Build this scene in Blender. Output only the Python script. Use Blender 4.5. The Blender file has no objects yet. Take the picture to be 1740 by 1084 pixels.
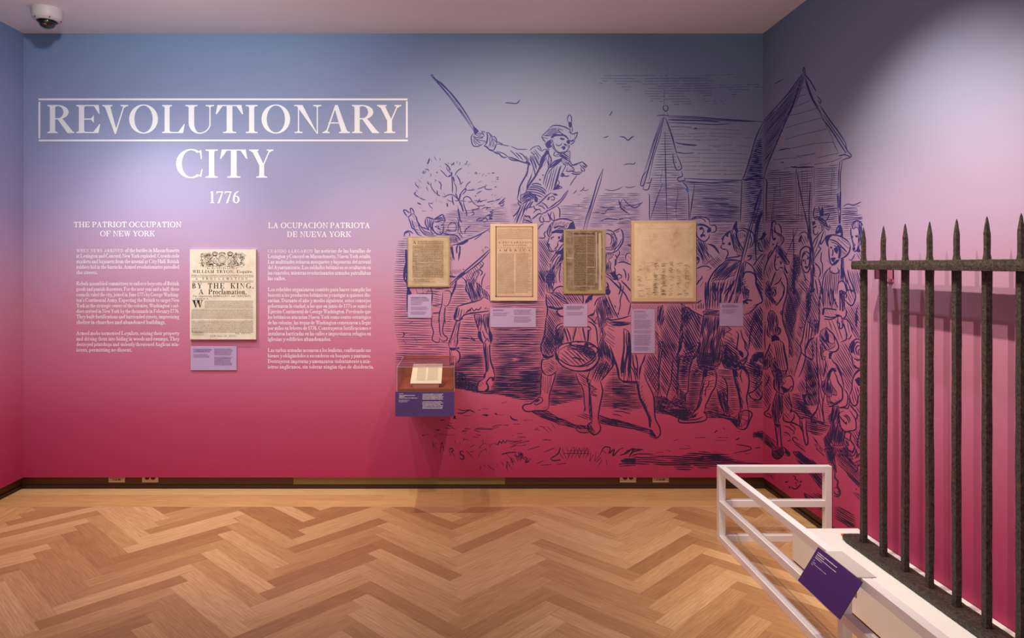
import bpy, bmesh, math, random
from mathutils import Vector, Matrix
from mathutils.geometry import tessellate_polygon

# ---------------------------------------------------------------- scene, camera, light
scene = bpy.context.scene
COL = scene.collection
random.seed(7)

EYE = 1.606            # eye height above the floor
D = 4.872              # distance from the camera to the title wall
K = D / 1160.0         # metres on the title wall per photograph pixel
XL, XR = -3.129, 2.148 # left and right wall faces
ZC = 3.257             # ceiling height
ZB = 0.089             # lower edge of the printed wall panels

cam_d = bpy.data.cameras.new('camera')
cam = bpy.data.objects.new('camera', cam_d)
COL.objects.link(cam)
cam.location = (0, 0, EYE)
cam.rotation_euler = (math.pi / 2, 0, 0)
cam_d.sensor_fit = 'HORIZONTAL'
cam_d.sensor_width = 36
cam_d.lens = 24
cam_d.shift_x = (870 - 785) / 1740
cam_d.shift_y = -(542 - 450) / 1740
cam_d.clip_start = 0.05
scene.camera = cam

scene.view_settings.view_transform = 'Standard'
scene.view_settings.look = 'None'
scene.view_settings.gamma = 1
scene.view_settings.use_curve_mapping = False
scene.view_settings.exposure = 0.06

world = bpy.data.worlds.new('gallery_ambient')
scene.world = world
world.use_nodes = True
wb = world.node_tree.nodes['Background']
wb.inputs[0].default_value = (1.0, 0.96, 0.94, 1)
wb.inputs[1].default_value = 0.85

WARM = (1.0, 0.90, 0.82)
def spot(name, pos, target, watts, deg, blend=0.8, radius=0.03, col=WARM):
    l = bpy.data.lights.new(name, 'SPOT')
    l.energy = watts; l.color = col; l.spot_size = math.radians(deg)
    l.spot_blend = blend; l.shadow_soft_size = radius
    o = bpy.data.objects.new(name, l)
    o.location = pos
    o.rotation_euler = (Vector(target) - Vector(pos)).to_track_quat('-Z', 'Y').to_euler()
    COL.objects.link(o)
    return o
# track spotlights of the gallery ceiling, between the camera and the walls
spot('track_spot', (-1.66, 2.90, 3.08), (-1.75, D, 2.45), 80, 122, 1.0, 0.04, (0.93, 0.97, 1.0))
spot('track_spot', (-2.45, 3.50, 3.05), (-1.75, D, 0.80), 60, 105, 1.0, 0.02, (1.0, 0.95, 0.92))
spot('track_spot', (-1.32, 2.11, 3.05), (-0.45, D, 1.20), 78, 86, 1.0, 0.02, (1.0, 0.82, 0.67))
spot('track_spot', (0.45, 2.60, 3.05), (0.45, D, 1.80), 188, 76, 1.0, 0.03, (1.0, 0.77, 0.57))
spot('track_spot', (1.00, 2.85, 3.08), (2.14, 3.15, 1.30), 155, 84, 1.0, 0.02, (1.0, 0.86, 0.69))
spot('track_spot', (0.75, 2.20, 3.08), (2.14, 2.60, 0.70), 105, 80, 1.0, 0.02, (1.0, 0.86, 0.69))
# recessed downlights just in front of the title wall; the last is an added fill
spot('recessed_or_fill_downlight', (-0.80, 4.10, 3.25), (-0.65, 4.05, 0), 105, 85, 1.0, 0.03, (1.0, 0.93, 0.84))
spot('recessed_or_fill_downlight', (-2.10, 4.10, 3.25), (-2.10, 4.60, 0), 150, 82, 1.0, 0.03, (1.0, 0.93, 0.84))
spot('recessed_or_fill_downlight', (1.40, 3.70, 3.25), (1.65, 3.40, 0), 125, 66, 1.0, 0.03, (0.97, 0.98, 0.98))  # added unseen lamp that brightens the plinth and barrier

# ---------------------------------------------------------------- helpers
def s2l(c):
    c = c / 255.0
    return c / 12.92 if c <= 0.04045 else ((c + 0.055) / 1.055) ** 2.4
def rgb(r, g, b):
    return (s2l(r), s2l(g), s2l(b), 1)

def bx(x): return (x - 785) * K
def bz(y): return EYE - (y - 450) * K
def wall_pt(x, y):                       # a point of the title wall
    return (bx(x), D, bz(y))
def right_pt(x, y):                      # a point of the right wall
    d = XR * 1160.0 / (x - 785)
    return (XR, d, EYE - (y - 450) * d / 1160.0)

class MB:
    """collects polygons, then links them as ONE mesh object"""
    def __init__(s): s.v = []; s.f = []
    def poly(s, pts):
        b = len(s.v); s.v += [tuple(p) for p in pts]; s.f.append(tuple(range(b, b + len(pts))))
    def box(s, x0, x1, y0, y1, z0, z1):
        b = len(s.v)
        s.v += [(x0,y0,z0),(x1,y0,z0),(x1,y1,z0),(x0,y1,z0),(x0,y0,z1),(x1,y0,z1),(x1,y1,z1),(x0,y1,z1)]
        s.f += [(b+a,b+c,b+d,b+e) for a,c,d,e in ((0,3,2,1),(4,5,6,7),(0,1,5,4),(1,2,6,5),(2,3,7,6),(3,0,4,7))]
    def prism(s, pts2, fn, t0, t1):
        """2-D outline extruded between two levels; fn(u, v, t) -> world"""
        n = len(pts2); b = len(s.v)
        s.v += [fn(u, v, t0) for u, v in pts2] + [fn(u, v, t1) for u, v in pts2]
        s.f.append(tuple(b + i for i in reversed(range(n)))); s.f.append(tuple(b + n + i for i in range(n)))
        for i in range(n):
            j = (i + 1) % n; s.f.append((b+i, b+j, b+n+j, b+n+i))
    def lathe(s, prof, c, n=40):
        """profile (r, z) turned about the vertical through c"""
        b = len(s.v)
        for r, z in prof:
            for i in range(n):
                a = 2 * math.pi * i / n
                s.v.append((c[0] + r*math.cos(a), c[1] + r*math.sin(a), c[2] + z))
        for k in range(len(prof) - 1):
            for i in range(n):
                j = (i + 1) % n
                s.f.append((b+k*n+i, b+k*n+j, b+(k+1)*n+j, b+(k+1)*n+i))
    def build(s, name, mat, parent=None, bevel=0, smooth=False, kind=None, fix=True):
        me = bpy.data.meshes.new(name)
        off = Vector(parent['_o']) if parent is not None and '_o' in parent.keys() else Vector((0, 0, 0))
        me.from_pydata([Vector(p) - off for p in s.v], [], s.f)
        if fix or bevel:
            bm = bmesh.new(); bm.from_mesh(me)
            if fix: bmesh.ops.recalc_face_normals(bm, faces=bm.faces)
            if bevel:
                bmesh.ops.bevel(bm, geom=list(bm.edges), offset=bevel, segments=2, affect='EDGES', profile=0.5)
            bm.to_mesh(me); bm.free()
        if smooth:
            for p in me.polygons: p.use_smooth = True
        me.materials.append(mat)
        o = bpy.data.objects.new(name, me)
        COL.objects.link(o)
        if parent is not None: o.parent = parent
        if kind: o['kind'] = kind
        return o

ROOTS = []
def thing(name, loc, label, cat, group=None):
    o = bpy.data.objects.new(name, None)
    o.location = loc; o.empty_display_size = 0.05
    COL.objects.link(o)
    o['_o'] = [float(c) for c in loc]
    o['label'] = label; o['category'] = cat
    if group: o['group'] = group
    ROOTS.append(o)
    return o
def sub(o):                              # lets a part carry sub-parts built in world coordinates
    p = o
    off = Vector((0, 0, 0))
    while p is not None:
        off = off + p.location; p = p.parent
    o['_o'] = [off.x, off.y, off.z]
    ROOTS.append(o)
    return o

# ---------------------------------------------------------------- materials
def new_mat(name):
    m = bpy.data.materials.new(name); m.use_nodes = True
    nt = m.node_tree
    return m, nt, nt.nodes['Principled BSDF']
def plain(name, col, rough=0.6, metal=0.0, spec=0.5, noise=0.0, nscale=40, bump=0.0):
    m, nt, p = new_mat(name)
    p.inputs['Base Color'].default_value = col
    p.inputs['Roughness'].default_value = rough
    p.inputs['Metallic'].default_value = metal
    p.inputs['Specular IOR Level'].default_value = spec
    if noise or bump:
        tc = nt.nodes.new('ShaderNodeTexCoord')
        n = nt.nodes.new('ShaderNodeTexNoise'); n.inputs['Scale'].default_value = nscale; n.inputs['Detail'].default_value = 5
        nt.links.new(tc.outputs['Object'], n.inputs['Vector'])
        if noise:
            mx = nt.nodes.new('ShaderNodeMix'); mx.data_type = 'RGBA'; mx.blend_type = 'MULTIPLY'
            mx.inputs['Factor'].default_value = noise
            mx.inputs['A'].default_value = col
            nt.links.new(n.outputs['Fac'], mx.inputs['B'])
            br = nt.nodes.new('ShaderNodeBrightContrast'); br.inputs['Bright'].default_value = noise * 0.12
            nt.links.new(mx.outputs['Result'], br.inputs['Color'])
            nt.links.new(br.outputs['Color'], p.inputs['Base Color'])
        if bump:
            b = nt.nodes.new('ShaderNodeBump'); b.inputs['Strength'].default_value = bump; b.inputs['Distance'].default_value = 0.002
            nt.links.new(n.outputs['Fac'], b.inputs['Height']); nt.links.new(b.outputs['Normal'], p.inputs['Normal'])
    return m

# printed sunset gradient of the walls: the vinyl itself runs from blue to crimson
def gradient_wall():
    m, nt, p = new_mat('gradient_wallpaper')
    p.inputs['Roughness'].default_value = 0.62
    p.inputs['Specular IOR Level'].default_value = 0.25
    g = nt.nodes.new('ShaderNodeNewGeometry')
    sx = nt.nodes.new('ShaderNodeSeparateXYZ'); nt.links.new(g.outputs['Position'], sx.inputs[0])
    mr = nt.nodes.new('ShaderNodeMapRange')
    mr.inputs['From Min'].default_value = ZB; mr.inputs['From Max'].default_value = ZC
    nt.links.new(sx.outputs['Z'], mr.inputs['Value'])
    cr = nt.nodes.new('ShaderNodeValToRGB'); nt.links.new(mr.outputs['Result'], cr.inputs['Fac'])
    stops = [(57, (118, 143, 178)), (170, (140, 154, 190)), (260, (158, 162, 198)), (340, (168, 159, 196)), (400, (178, 155, 190)),
             (460, (188, 146, 178)), (530, (196, 130, 158)), (620, (198, 110, 142)), (710, (190, 76, 114)), (811, (180, 52, 96))]
    e = cr.color_ramp.elements
    while len(e) > 1: e.remove(e[-1])
    for i, (y, c) in enumerate(reversed(stops)):
        pos = (bz(y) - ZB) / (ZC - ZB)
        el = e[0] if i == 0 else e.new(pos)
        el.position = min(max(pos, 0), 1); el.color = rgb(*c)
    nt.links.new(cr.outputs['Color'], p.inputs['Base Color'])
    n = nt.nodes.new('ShaderNodeTexNoise'); n.inputs['Scale'].default_value = 90; n.inputs['Detail'].default_value = 4
    nt.links.new(g.outputs['Position'], n.inputs['Vector'])
    b = nt.nodes.new('ShaderNodeBump'); b.inputs['Strength'].default_value = 0.12; b.inputs['Distance'].default_value = 0.002
    nt.links.new(n.outputs['Fac'], b.inputs['Height']); nt.links.new(b.outputs['Normal'], p.inputs['Normal'])
    return m

def oak(name, lo, mid, hi, rough=0.38):
    m, nt, p = new_mat(name)
    p.inputs['Roughness'].default_value = rough
    p.inputs['Specular IOR Level'].default_value = 0.4
    oi = nt.nodes.new('ShaderNodeObjectInfo')
    tc = nt.nodes.new('ShaderNodeTexCoord')
    cr = nt.nodes.new('ShaderNodeValToRGB'); nt.links.new(oi.outputs['Random'], cr.inputs['Fac'])
    e = cr.color_ramp.elements
    e[0].position = 0; e[0].color = lo; e[1].position = 1; e[1].color = hi
    k = e.new(0.45); k.color = mid
    # per-board offset so that no two boards show the same grain
    ad = nt.nodes.new('ShaderNodeVectorMath'); ad.operation = 'MULTIPLY_ADD'
    cx = nt.nodes.new('ShaderNodeCombineXYZ')
    ml = nt.nodes.new('ShaderNodeMath'); ml.operation = 'MULTIPLY'; ml.inputs[1].default_value = 37.0
    nt.links.new(oi.outputs['Random'], ml.inputs[0])
    for a in (0, 1, 2): nt.links.new(ml.outputs[0], cx.inputs[a])
    ad.inputs[1].default_value = (7.0, 150.0, 60.0)
    nt.links.new(tc.outputs['Object'], ad.inputs[0]); nt.links.new(cx.outputs[0], ad.inputs[2])
    n = nt.nodes.new('ShaderNodeTexNoise'); n.inputs['Scale'].default_value = 1.0; n.inputs['Detail'].default_value = 6; n.inputs['Distortion'].default_value = 0.6
    nt.links.new(ad.outputs[0], n.inputs['Vector'])
    gr = nt.nodes.new('ShaderNodeValToRGB'); nt.links.new(n.outputs['Fac'], gr.inputs['Fac'])
    gr.color_ramp.elements[0].position = 0.30; gr.color_ramp.elements[0].color = (0.70, 0.64, 0.58, 1)
    gr.color_ramp.elements[1].position = 0.66; gr.color_ramp.elements[1].color = (1.06, 1.06, 1.06, 1)
    mx = nt.nodes.new('ShaderNodeMix'); mx.data_type = 'RGBA'; mx.blend_type = 'MULTIPLY'; mx.inputs['Factor'].default_value = 0.85
    nt.links.new(cr.outputs['Color'], mx.inputs['A']); nt.links.new(gr.outputs['Color'], mx.inputs['B'])
    nt.links.new(mx.outputs['Result'], p.inputs['Base Color'])
    b = nt.nodes.new('ShaderNodeBump'); b.inputs['Strength'].default_value = 0.08; b.inputs['Distance'].default_value = 0.001
    nt.links.new(n.outputs['Fac'], b.inputs['Height']); nt.links.new(b.outputs['Normal'], p.inputs['Normal'])
    return m

def iron():
    m, nt, p = new_mat('wrought_iron')
    tc = nt.nodes.new('ShaderNodeTexCoord')
    n = nt.nodes.new('ShaderNodeTexNoise'); n.inputs['Scale'].default_value = 85; n.inputs['Detail'].default_value = 8; n.inputs['Roughness'].default_value = 0.7
    n2 = nt.nodes.new('ShaderNodeTexNoise'); n2.inputs['Scale'].default_value = 9; n2.inputs['Detail'].default_value = 9; n2.inputs['Roughness'].default_value = 0.75
    nt.links.new(tc.outputs['Object'], n.inputs['Vector']); nt.links.new(tc.outputs['Object'], n2.inputs['Vector'])
    cr = nt.nodes.new('ShaderNodeValToRGB'); nt.links.new(n.outputs['Fac'], cr.inputs['Fac'])
    e = cr.color_ramp.elements
    e[0].position = 0.38; e[0].color = rgb(32, 27, 23); e[1].position = 0.64; e[1].color = rgb(90, 77, 65)
    rc = nt.nodes.new('ShaderNodeValToRGB'); nt.links.new(n2.outputs['Fac'], rc.inputs['Fac'])
    rc.color_ramp.elements[0].position = 0.60; rc.color_ramp.elements[0].color = (0, 0, 0, 1)
    rc.color_ramp.elements[1].position = 0.74; rc.color_ramp.elements[1].color = (1, 1, 1, 1)
    mx = nt.nodes.new('ShaderNodeMix'); mx.data_type = 'RGBA'
    nt.links.new(rc.outputs['Color'], mx.inputs['Factor']); nt.links.new(cr.outputs['Color'], mx.inputs['A'])
    mx.inputs['B'].default_value = rgb(128, 84, 52)
    nt.links.new(mx.outputs['Result'], p.inputs['Base Color'])
    p.inputs['Roughness'].default_value = 0.55; p.inputs['Metallic'].default_value = 0.15
    b = nt.nodes.new('ShaderNodeBump'); b.inputs['Strength'].default_value = 1.0; b.inputs['Distance'].default_value = 0.008
    nt.links.new(n.outputs['Fac'], b.inputs['Height']); nt.links.new(b.outputs['Normal'], p.inputs['Normal'])
    return m

def paper(name, base, stain, edge, scale=9):
    m, nt, p = new_mat(name)
    tc = nt.nodes.new('ShaderNodeTexCoord')
    n = nt.nodes.new('ShaderNodeTexNoise'); n.inputs['Scale'].default_value = scale; n.inputs['Detail'].default_value = 7; n.inputs['Roughness'].default_value = 0.65
    nt.links.new(tc.outputs['Object'], n.inputs['Vector'])
    cr = nt.nodes.new('ShaderNodeValToRGB'); nt.links.new(n.outputs['Fac'], cr.inputs['Fac'])
    e = cr.color_ramp.elements
    e[0].position = 0.32; e[0].color = edge; e[1].position = 0.62; e[1].color = base
    k = e.new(0.48); k.color = stain
    nt.links.new(cr.outputs['Color'], p.inputs['Base Color'])
    p.inputs['Roughness'].default_value = 0.7; p.inputs['Specular IOR Level'].default_value = 0.2
    return m

def glass(name, tint=(1, 1, 1, 1), rough=0.0):
    m, nt, p = new_mat(name)
    p.inputs['Base Color'].default_value = tint
    p.inputs['Roughness'].default_value = rough
    p.inputs['IOR'].default_value = 1.49
    p.inputs['Transmission Weight'].default_value = 1.0
    return m

M_WALL = gradient_wall()
M_CEIL = plain('ceiling_paint', rgb(242, 240, 242), 0.8, spec=0.1)
M_OAK = oak('oak_parquet', rgb(176, 128, 84), rgb(206, 159, 110), rgb(226, 182, 134))
M_OAKB = oak('oak_border', rgb(216, 168, 112), rgb(226, 180, 124), rgb(234, 192, 138))
M_BASE = plain('dark_wood', rgb(84, 48, 24), 0.5)
M_OLIVE = plain('olive_cover', rgb(134, 110, 66), 0.45, metal=0.0)
M_SHOE = plain('dark_shoe', rgb(58, 34, 22), 0.5)
def ink_print():
    # the engraving is overprinted on the gradient: violet-blue on the pale upper part, near-black plum on the crimson
    m, nt, p = new_mat('navy_ink')
    p.inputs['Roughness'].default_value = 0.6; p.inputs['Specular IOR Level'].default_value = 0.25
    g = nt.nodes.new('ShaderNodeNewGeometry')
    sx = nt.nodes.new('ShaderNodeSeparateXYZ'); nt.links.new(g.outputs['Position'], sx.inputs[0])
    mr = nt.nodes.new('ShaderNodeMapRange'); mr.inputs['From Min'].default_value = 0.25; mr.inputs['From Max'].default_value = 2.1
    nt.links.new(sx.outputs['Z'], mr.inputs['Value'])
    cr = nt.nodes.new('ShaderNodeValToRGB'); nt.links.new(mr.outputs['Result'], cr.inputs['Fac'])
    e = cr.color_ramp.elements
    e[0].color = rgb(50, 34, 66); e[1].color = rgb(62, 58, 130)
    k = e.new(0.5); k.color = rgb(52, 46, 100)
    nt.links.new(cr.outputs['Color'], p.inputs['Base Color'])
    return m
M_INK = ink_print()
M_VINYL = plain('white_vinyl', rgb(246, 248, 250), 0.5, spec=0.3)
M_VINYL2 = plain('pale_vinyl', rgb(236, 226, 238), 0.5, spec=0.3)
M_WHITE = plain('white_lacquer', rgb(242, 238, 240), 0.35)
M_PLINTH = plain('white_plinth', rgb(246, 244, 240), 0.45)
M_IRON = iron()
M_BLACK = plain('black_ink', rgb(34, 28, 24), 0.7, spec=0.2)
M_BROWNINK = plain('brown_ink', rgb(92, 72, 54), 0.7, spec=0.2)
M_FADED = plain('faded_ink', rgb(164, 138, 112), 0.7, spec=0.2)
M_LILAC = plain('lilac_board', rgb(186, 162, 204), 0.55, spec=0.3)
M_LILACINK = plain('violet_ink', rgb(112, 88, 132), 0.6, spec=0.2)
M_PURPLE = plain('purple_board', rgb(84, 58, 128), 0.5)
M_PURPLE2 = plain('deep_purple_board', rgb(64, 34, 98), 0.45)
M_RUST = plain('rust_board', rgb(150, 72, 42), 0.6)
M_ACRYL = glass('clear_acrylic', (0.97, 0.97, 0.97, 1))
M_PLATE = plain('bronze_plate', rgb(206, 172, 144), 0.45)
M_HOLE = plain('black_plastic', rgb(14, 13, 13), 0.35)
M_CAMW = plain('camera_housing', rgb(205, 192, 192), 0.45)
M_TAPE = plain('blue_tape', rgb(20, 120, 205), 0.5)
M_CREAM = plain('cream_sheet', rgb(238, 224, 196), 0.7)
M_BLADE = plain('pink_bracket', rgb(196, 120, 150), 0.5)

# ---------------------------------------------------------------- the room
def structure(o, label=None):
    o['kind'] = 'structure'
    if label: o['label'] = label
    return o
Y0 = -2.6                       # the room goes on behind the camera
REC = 0.035                     # the printed panels stand this far in front of the old baseboards
b = MB(); b.box(XL, XR, D, D + 0.03, ZB, ZC)
WALL = structure(b.build('wall_back', M_WALL), 'wall printed with a blue to crimson gradient, white text and navy engraving'); WALL['_o'] = [0, 0, 0]
b = MB(); b.box(XL - 0.03, XL, Y0, D + 0.03, ZB, ZC)
structure(b.build('wall_left', M_WALL), 'plain gradient wall at the left edge')
b = MB(); b.box(XR, XR + 0.03, Y0, D + 0.03, ZB, ZC)
WALLR = structure(b.build('wall_right', M_WALL), 'gradient wall behind the iron fence, engraving near its corner'); WALLR['_o'] = [0, 0, 0]
b = MB(); b.box(XL - 0.2, XR + 0.2, Y0, D + 0.2, ZC, ZC + 0.1)
structure(b.build('ceiling', M_CEIL), 'pale flat ceiling')
b = MB(); b.box(XL - 0.2, XR + 0.2, Y0, D + 0.2, -0.1, -0.006)
FLOOR = structure(b.build('floor', plain('subfloor', rgb(60, 38, 22), 0.8)), 'oak herringbone parquet with a straight border'); FLOOR['_o'] = [0, 0, 0]
# old baseboards in the shadow gap under the panels
def baseboard(name, x0, x1, y0, y1, ax):
    b = MB(); b.box(x0, x1, y0, y1, -0.006, ZB + 0.13)
    o = structure(b.build(name, M_BASE)); o['_o'] = [0, 0, 0]
    return o
BB = baseboard('baseboard_back', XL - 0.2, XR + 0.2, D + REC, D + REC + 0.1, 0)
BL = baseboard('baseboard_left', XL - REC - 0.1, XL - REC, Y0, D + REC, 1)
BR = baseboard('baseboard_right', XR + REC, XR + REC + 0.1, Y0, D + REC, 1)
b = MB(); b.box(XL - REC, XR + REC, D + REC - 0.008, D + REC, 0.0, 0.026); b.build('shoe_moulding', M_SHOE, BB)
b = MB(); b.box(XL - REC, XL - REC + 0.008, Y0, D + REC - 0.008, 0.0, 0.026); b.build('shoe_moulding', M_SHOE, BL)
b = MB(); b.box(XR + REC - 0.008, XR + REC, Y0, D + REC - 0.008, 0.0, 0.026); b.build('shoe_moulding', M_SHOE, BR)
b = MB(); b.box(bx(499) * 1.007, bx(858) * 1.007, D + REC - 0.006, D + REC, 0.03, ZB + 0.05)
o = b.build('cover_panel', M_OLIVE, BB); o['label'] = 'olive metal cover strip'

# ---------------------------------------------------------------- parquet
NB = 7; PW = 0.094; PL = NB * PW
XB0, XB1, YB1 = -2.80, 1.958, 4.533   # inner edges of the border
def clip_poly(poly, xmax, ymax):
    def cut(pts, f):
        out = []
        for i in range(len(pts)):
            a, c = pts[i], pts[(i + 1) % len(pts)]
            fa, fc = f(a), f(c)
            if fa <= 0: out.append(a)
            if (fa < 0 < fc) or (fc < 0 < fa):
                t = fa / (fa - fc); out.append((a[0] + t*(c[0]-a[0]), a[1] + t*(c[1]-a[1])))
        return out
    poly = cut(poly, lambda p: p[0] - xmax)
    return cut(poly, lambda p: p[1] - ymax) if poly else poly
def plank_mesh(name, pts, mat, z0=-0.008, z1=0.0):
    me = bpy.data.meshes.new(name)
    g = 0.0006
    cx = sum(p[0] for p in pts) / len(pts); cy = sum(p[1] for p in pts) / len(pts)
    n = len(pts)
    ins = []
    for x, y in pts:
        dx, dy = cx - x, cy - y; l = math.hypot(dx, dy) or 1
        ins.append((x + dx / l * g * 1.6, y + dy / l * g * 1.6))
    v = [(x, y, z0) for x, y in pts] + [(x, y, z1 - g) for x, y in pts] + [(x, y, z1) for x, y in ins]
    f = [tuple(range(2*n, 3*n))]
    for i in range(n):
        j = (i + 1) % n
        f.append((i, j, n+j, n+i)); f.append((n+i, n+j, 2*n+j, 2*n+i))
    me.from_pydata(v, [], f); me.materials.append(mat)
    return me
full = plank_mesh('plank', [(-PL/2, -PW/2), (PL/2, -PW/2), (PL/2, PW/2), (-PL/2, PW/2)], M_OAK)
planks = []
R2 = math.sqrt(2)
P0 = -0.495 - (NB - 0.5) / R2 * PW      # x of pattern coordinate 0
Q0 = 4.50
def uv(u, v): return (P0 + (u - v) / R2 * PW, Q0 - 12 + (u + v) / R2 * PW)
for r in range(-40, 260):
    for k in range(-6, 7):
        for kind in (0, 1):
            if kind == 0: u0, v0, u1, v1 = r + 2*NB*k, r, r + 2*NB*k + NB, r + 1
            else:         u0, v0, u1, v1 = r + 2*NB*k, r - 2*NB + 1, r + 2*NB*k + 1, r - NB + 1
            c = uv((u0+u1)/2, (v0+v1)/2)
            if c[0] < XB0 - 0.02 or c[0] > XB1 + 0.35 or c[1] > YB1 + 0.35 or c[1] < Y0 + 0.3: continue
            planks.append((c, math.pi/4 if kind == 0 else math.pi*3/4))
planks.sort(key=lambda q: -q[0][1])
n_obj = 0
rest = MB()
rest_r = random.Random(3)
for (cx, cy), ang in planks:
    ca, sa = math.cos(ang), math.sin(ang)
    loc = [(-PL/2, -PW/2), (PL/2, -PW/2), (PL/2, PW/2), (-PL/2, PW/2)]
    wp = [(cx + x*ca - y*sa, cy + x*sa + y*ca) for x, y in loc]
    wc = clip_poly(wp, XB1, YB1)
    if len(wc) < 3: continue
    area = abs(sum(wc[i][0]*wc[(i+1)%len(wc)][1] - wc[(i+1)%len(wc)][0]*wc[i][1] for i in range(len(wc)))) / 2
    if area < 0.0006: continue
    if n_obj < 298:
        if area > 0.999 * PL * PW: me = full
        else:
            lp = [((x-cx)*ca + (y-cy)*sa, -(x-cx)*sa + (y-cy)*ca) for x, y in wc]
            me = plank_mesh('plank', lp, M_OAK)
        o = bpy.data.objects.new('plank', me); COL.objects.link(o)
        o.parent = FLOOR; o.location = (cx, cy, 0); o.rotation_euler = (0, 0, ang)
        n_obj += 1
    else:
        n = len(wc); rest.poly([(x, y, 0.0) for x, y in wc])
if rest.v:
    o = rest.build('parquet', M_OAK, FLOOR, kind='stuff', fix=False)
# straight border boards, a hair lower than the herringbone so that its saw-tooth edge reads on the left
def board(x0, x1, y0, y1, z, along):
    L, W = (x1 - x0, y1 - y0) if along == 'x' else (y1 - y0, x1 - x0)
    me = plank_mesh('border_plank', [(-L/2, -W/2), (L/2, -W/2), (L/2, W/2), (-L/2, W/2)], M_OAKB, -0.006 - z, 0.0)
    o = bpy.data.objects.new('border_plank', me); COL.objects.link(o); o.parent = FLOOR
    o.location = ((x0+x1)/2, (y0+y1)/2, z); o.rotation_euler = (0, 0, 0 if along == 'x' else math.pi/2)
ys = [YB1, 4.645, 4.77, D + REC]
rb = random.Random(11)
for i in range(3):
    x = XL - REC + 0.0
    cuts = [x] + sorted(rb.uniform(x + 0.8, XR - 0.6) for _ in range(2)) + [XR + REC]
    if i == 0: cuts = [x, -1.05, 0.32, XR + REC]
    for a, c in zip(cuts, cuts[1:]): board(a, c, ys[i], ys[i+1], 0.0, 'x')
xs = [XL - REC, -3.05, -2.94, -2.83, -2.72]
for i in range(4):
    cuts = [Y0, rb.uniform(-1, 0.5), rb.uniform(1.2, 3.9), YB1]
    for a, c in zip(cuts, cuts[1:]): board(xs[i], xs[i+1], a, c, -0.0012, 'y')
xs = [XB1, 2.03, 2.105, XR + REC]
for i in range(3):
    cuts = [Y0, rb.uniform(-1, 0.5), rb.uniform(1.2, 3.4), YB1]
    for a, c in zip(cuts, cuts[1:]): board(xs[i], xs[i+1], a, c, 0.0, 'y')
# ---------------------------------------------------------------- a serif alphabet drawn from stems, hairlines, bowls and serifs
class Glyph:
    def __init__(s, T, h): s.T = T; s.h = h; s.p = []; s.sf = 0.10 + 0.1*T
    def quad(s, *pts): s.p.append(list(pts))
    def rect(s, x0, y0, x1, y1): s.p.append([(x0,y0),(x1,y0),(x1,y1),(x0,y1)])
    def foot(s, x0, x1, y, up=1, e=None):          # bracketed serif under / over a stem x0..x1
        e = s.sf if e is None else e; h = s.h
        s.p.append([(x0-e, y), (x1+e, y), (x1+e, y+up*h), (x1+e*0.25, y+up*(h*1.25)), (x1, y+up*(h+0.05)), (x0, y+up*(h+0.05)), (x0-e*0.25, y+up*(h*1.25)), (x0-e, y+up*h)])
    def stem(s, x, y0=0.0, y1=1.0, t=True, b=True, w=None, e=None):
        w = s.T if w is None else w
        s.rect(x, y0, x+w, y1)
        if b: s.foot(x, x+w, y0, 1, e)
        if t: s.foot(x, x+w, y1, -1, e)
    def diag(s, x0, y0, x1, y1, w):                # horizontal width w, x0/x1 are left edges
        s.p.append([(x0,y0),(x0+w,y0),(x1+w,y1),(x1,y1)])
    def bowl(s, cx, cy, rx, ry, a0=0, a1=360, wx=None, wy=None, n=None, off=0.0):
        wx = s.T if wx is None else wx; wy = s.h if wy is None else wy
        n = n or max(6, int(abs(a1-a0)/15))
        for i in range(n):
            q = []
            a = math.radians(a0 + (a1-a0)*i/n); b = math.radians(a0 + (a1-a0)*(i+1)/n)
            q = [(cx+rx*math.cos(a), cy+ry*math.sin(a)), (cx+rx*math.cos(b), cy+ry*math.sin(b)),
                 (cx+off+(rx-wx)*math.cos(b), cy+(ry-wy)*math.sin(b)), (cx+off+(rx-wx)*math.cos(a), cy+(ry-wy)*math.sin(a))]
            s.p.append(q)
    def path(s, pts, ws):                          # brush stroke with changing width
        L = []
        for i, (x, y) in enumerate(pts):
            a = pts[max(i-1,0)]; b = pts[min(i+1,len(pts)-1)]
            dx, dy = b[0]-a[0], b[1]-a[1]; l = math.hypot(dx, dy) or 1
            w = ws[i]/2; L.append(((x-dy/l*w, y+dx/l*w), (x+dy/l*w, y-dx/l*w)))
        for i in range(len(L)-1): s.p.append([L[i][0], L[i][1], L[i+1][1], L[i+1][0]])
    def dot(s, cx, cy, r):
        s.p.append([(cx+r*math.cos(math.pi*k/4), cy+r*math.sin(math.pi*k/4)) for k in range(8)])

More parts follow.
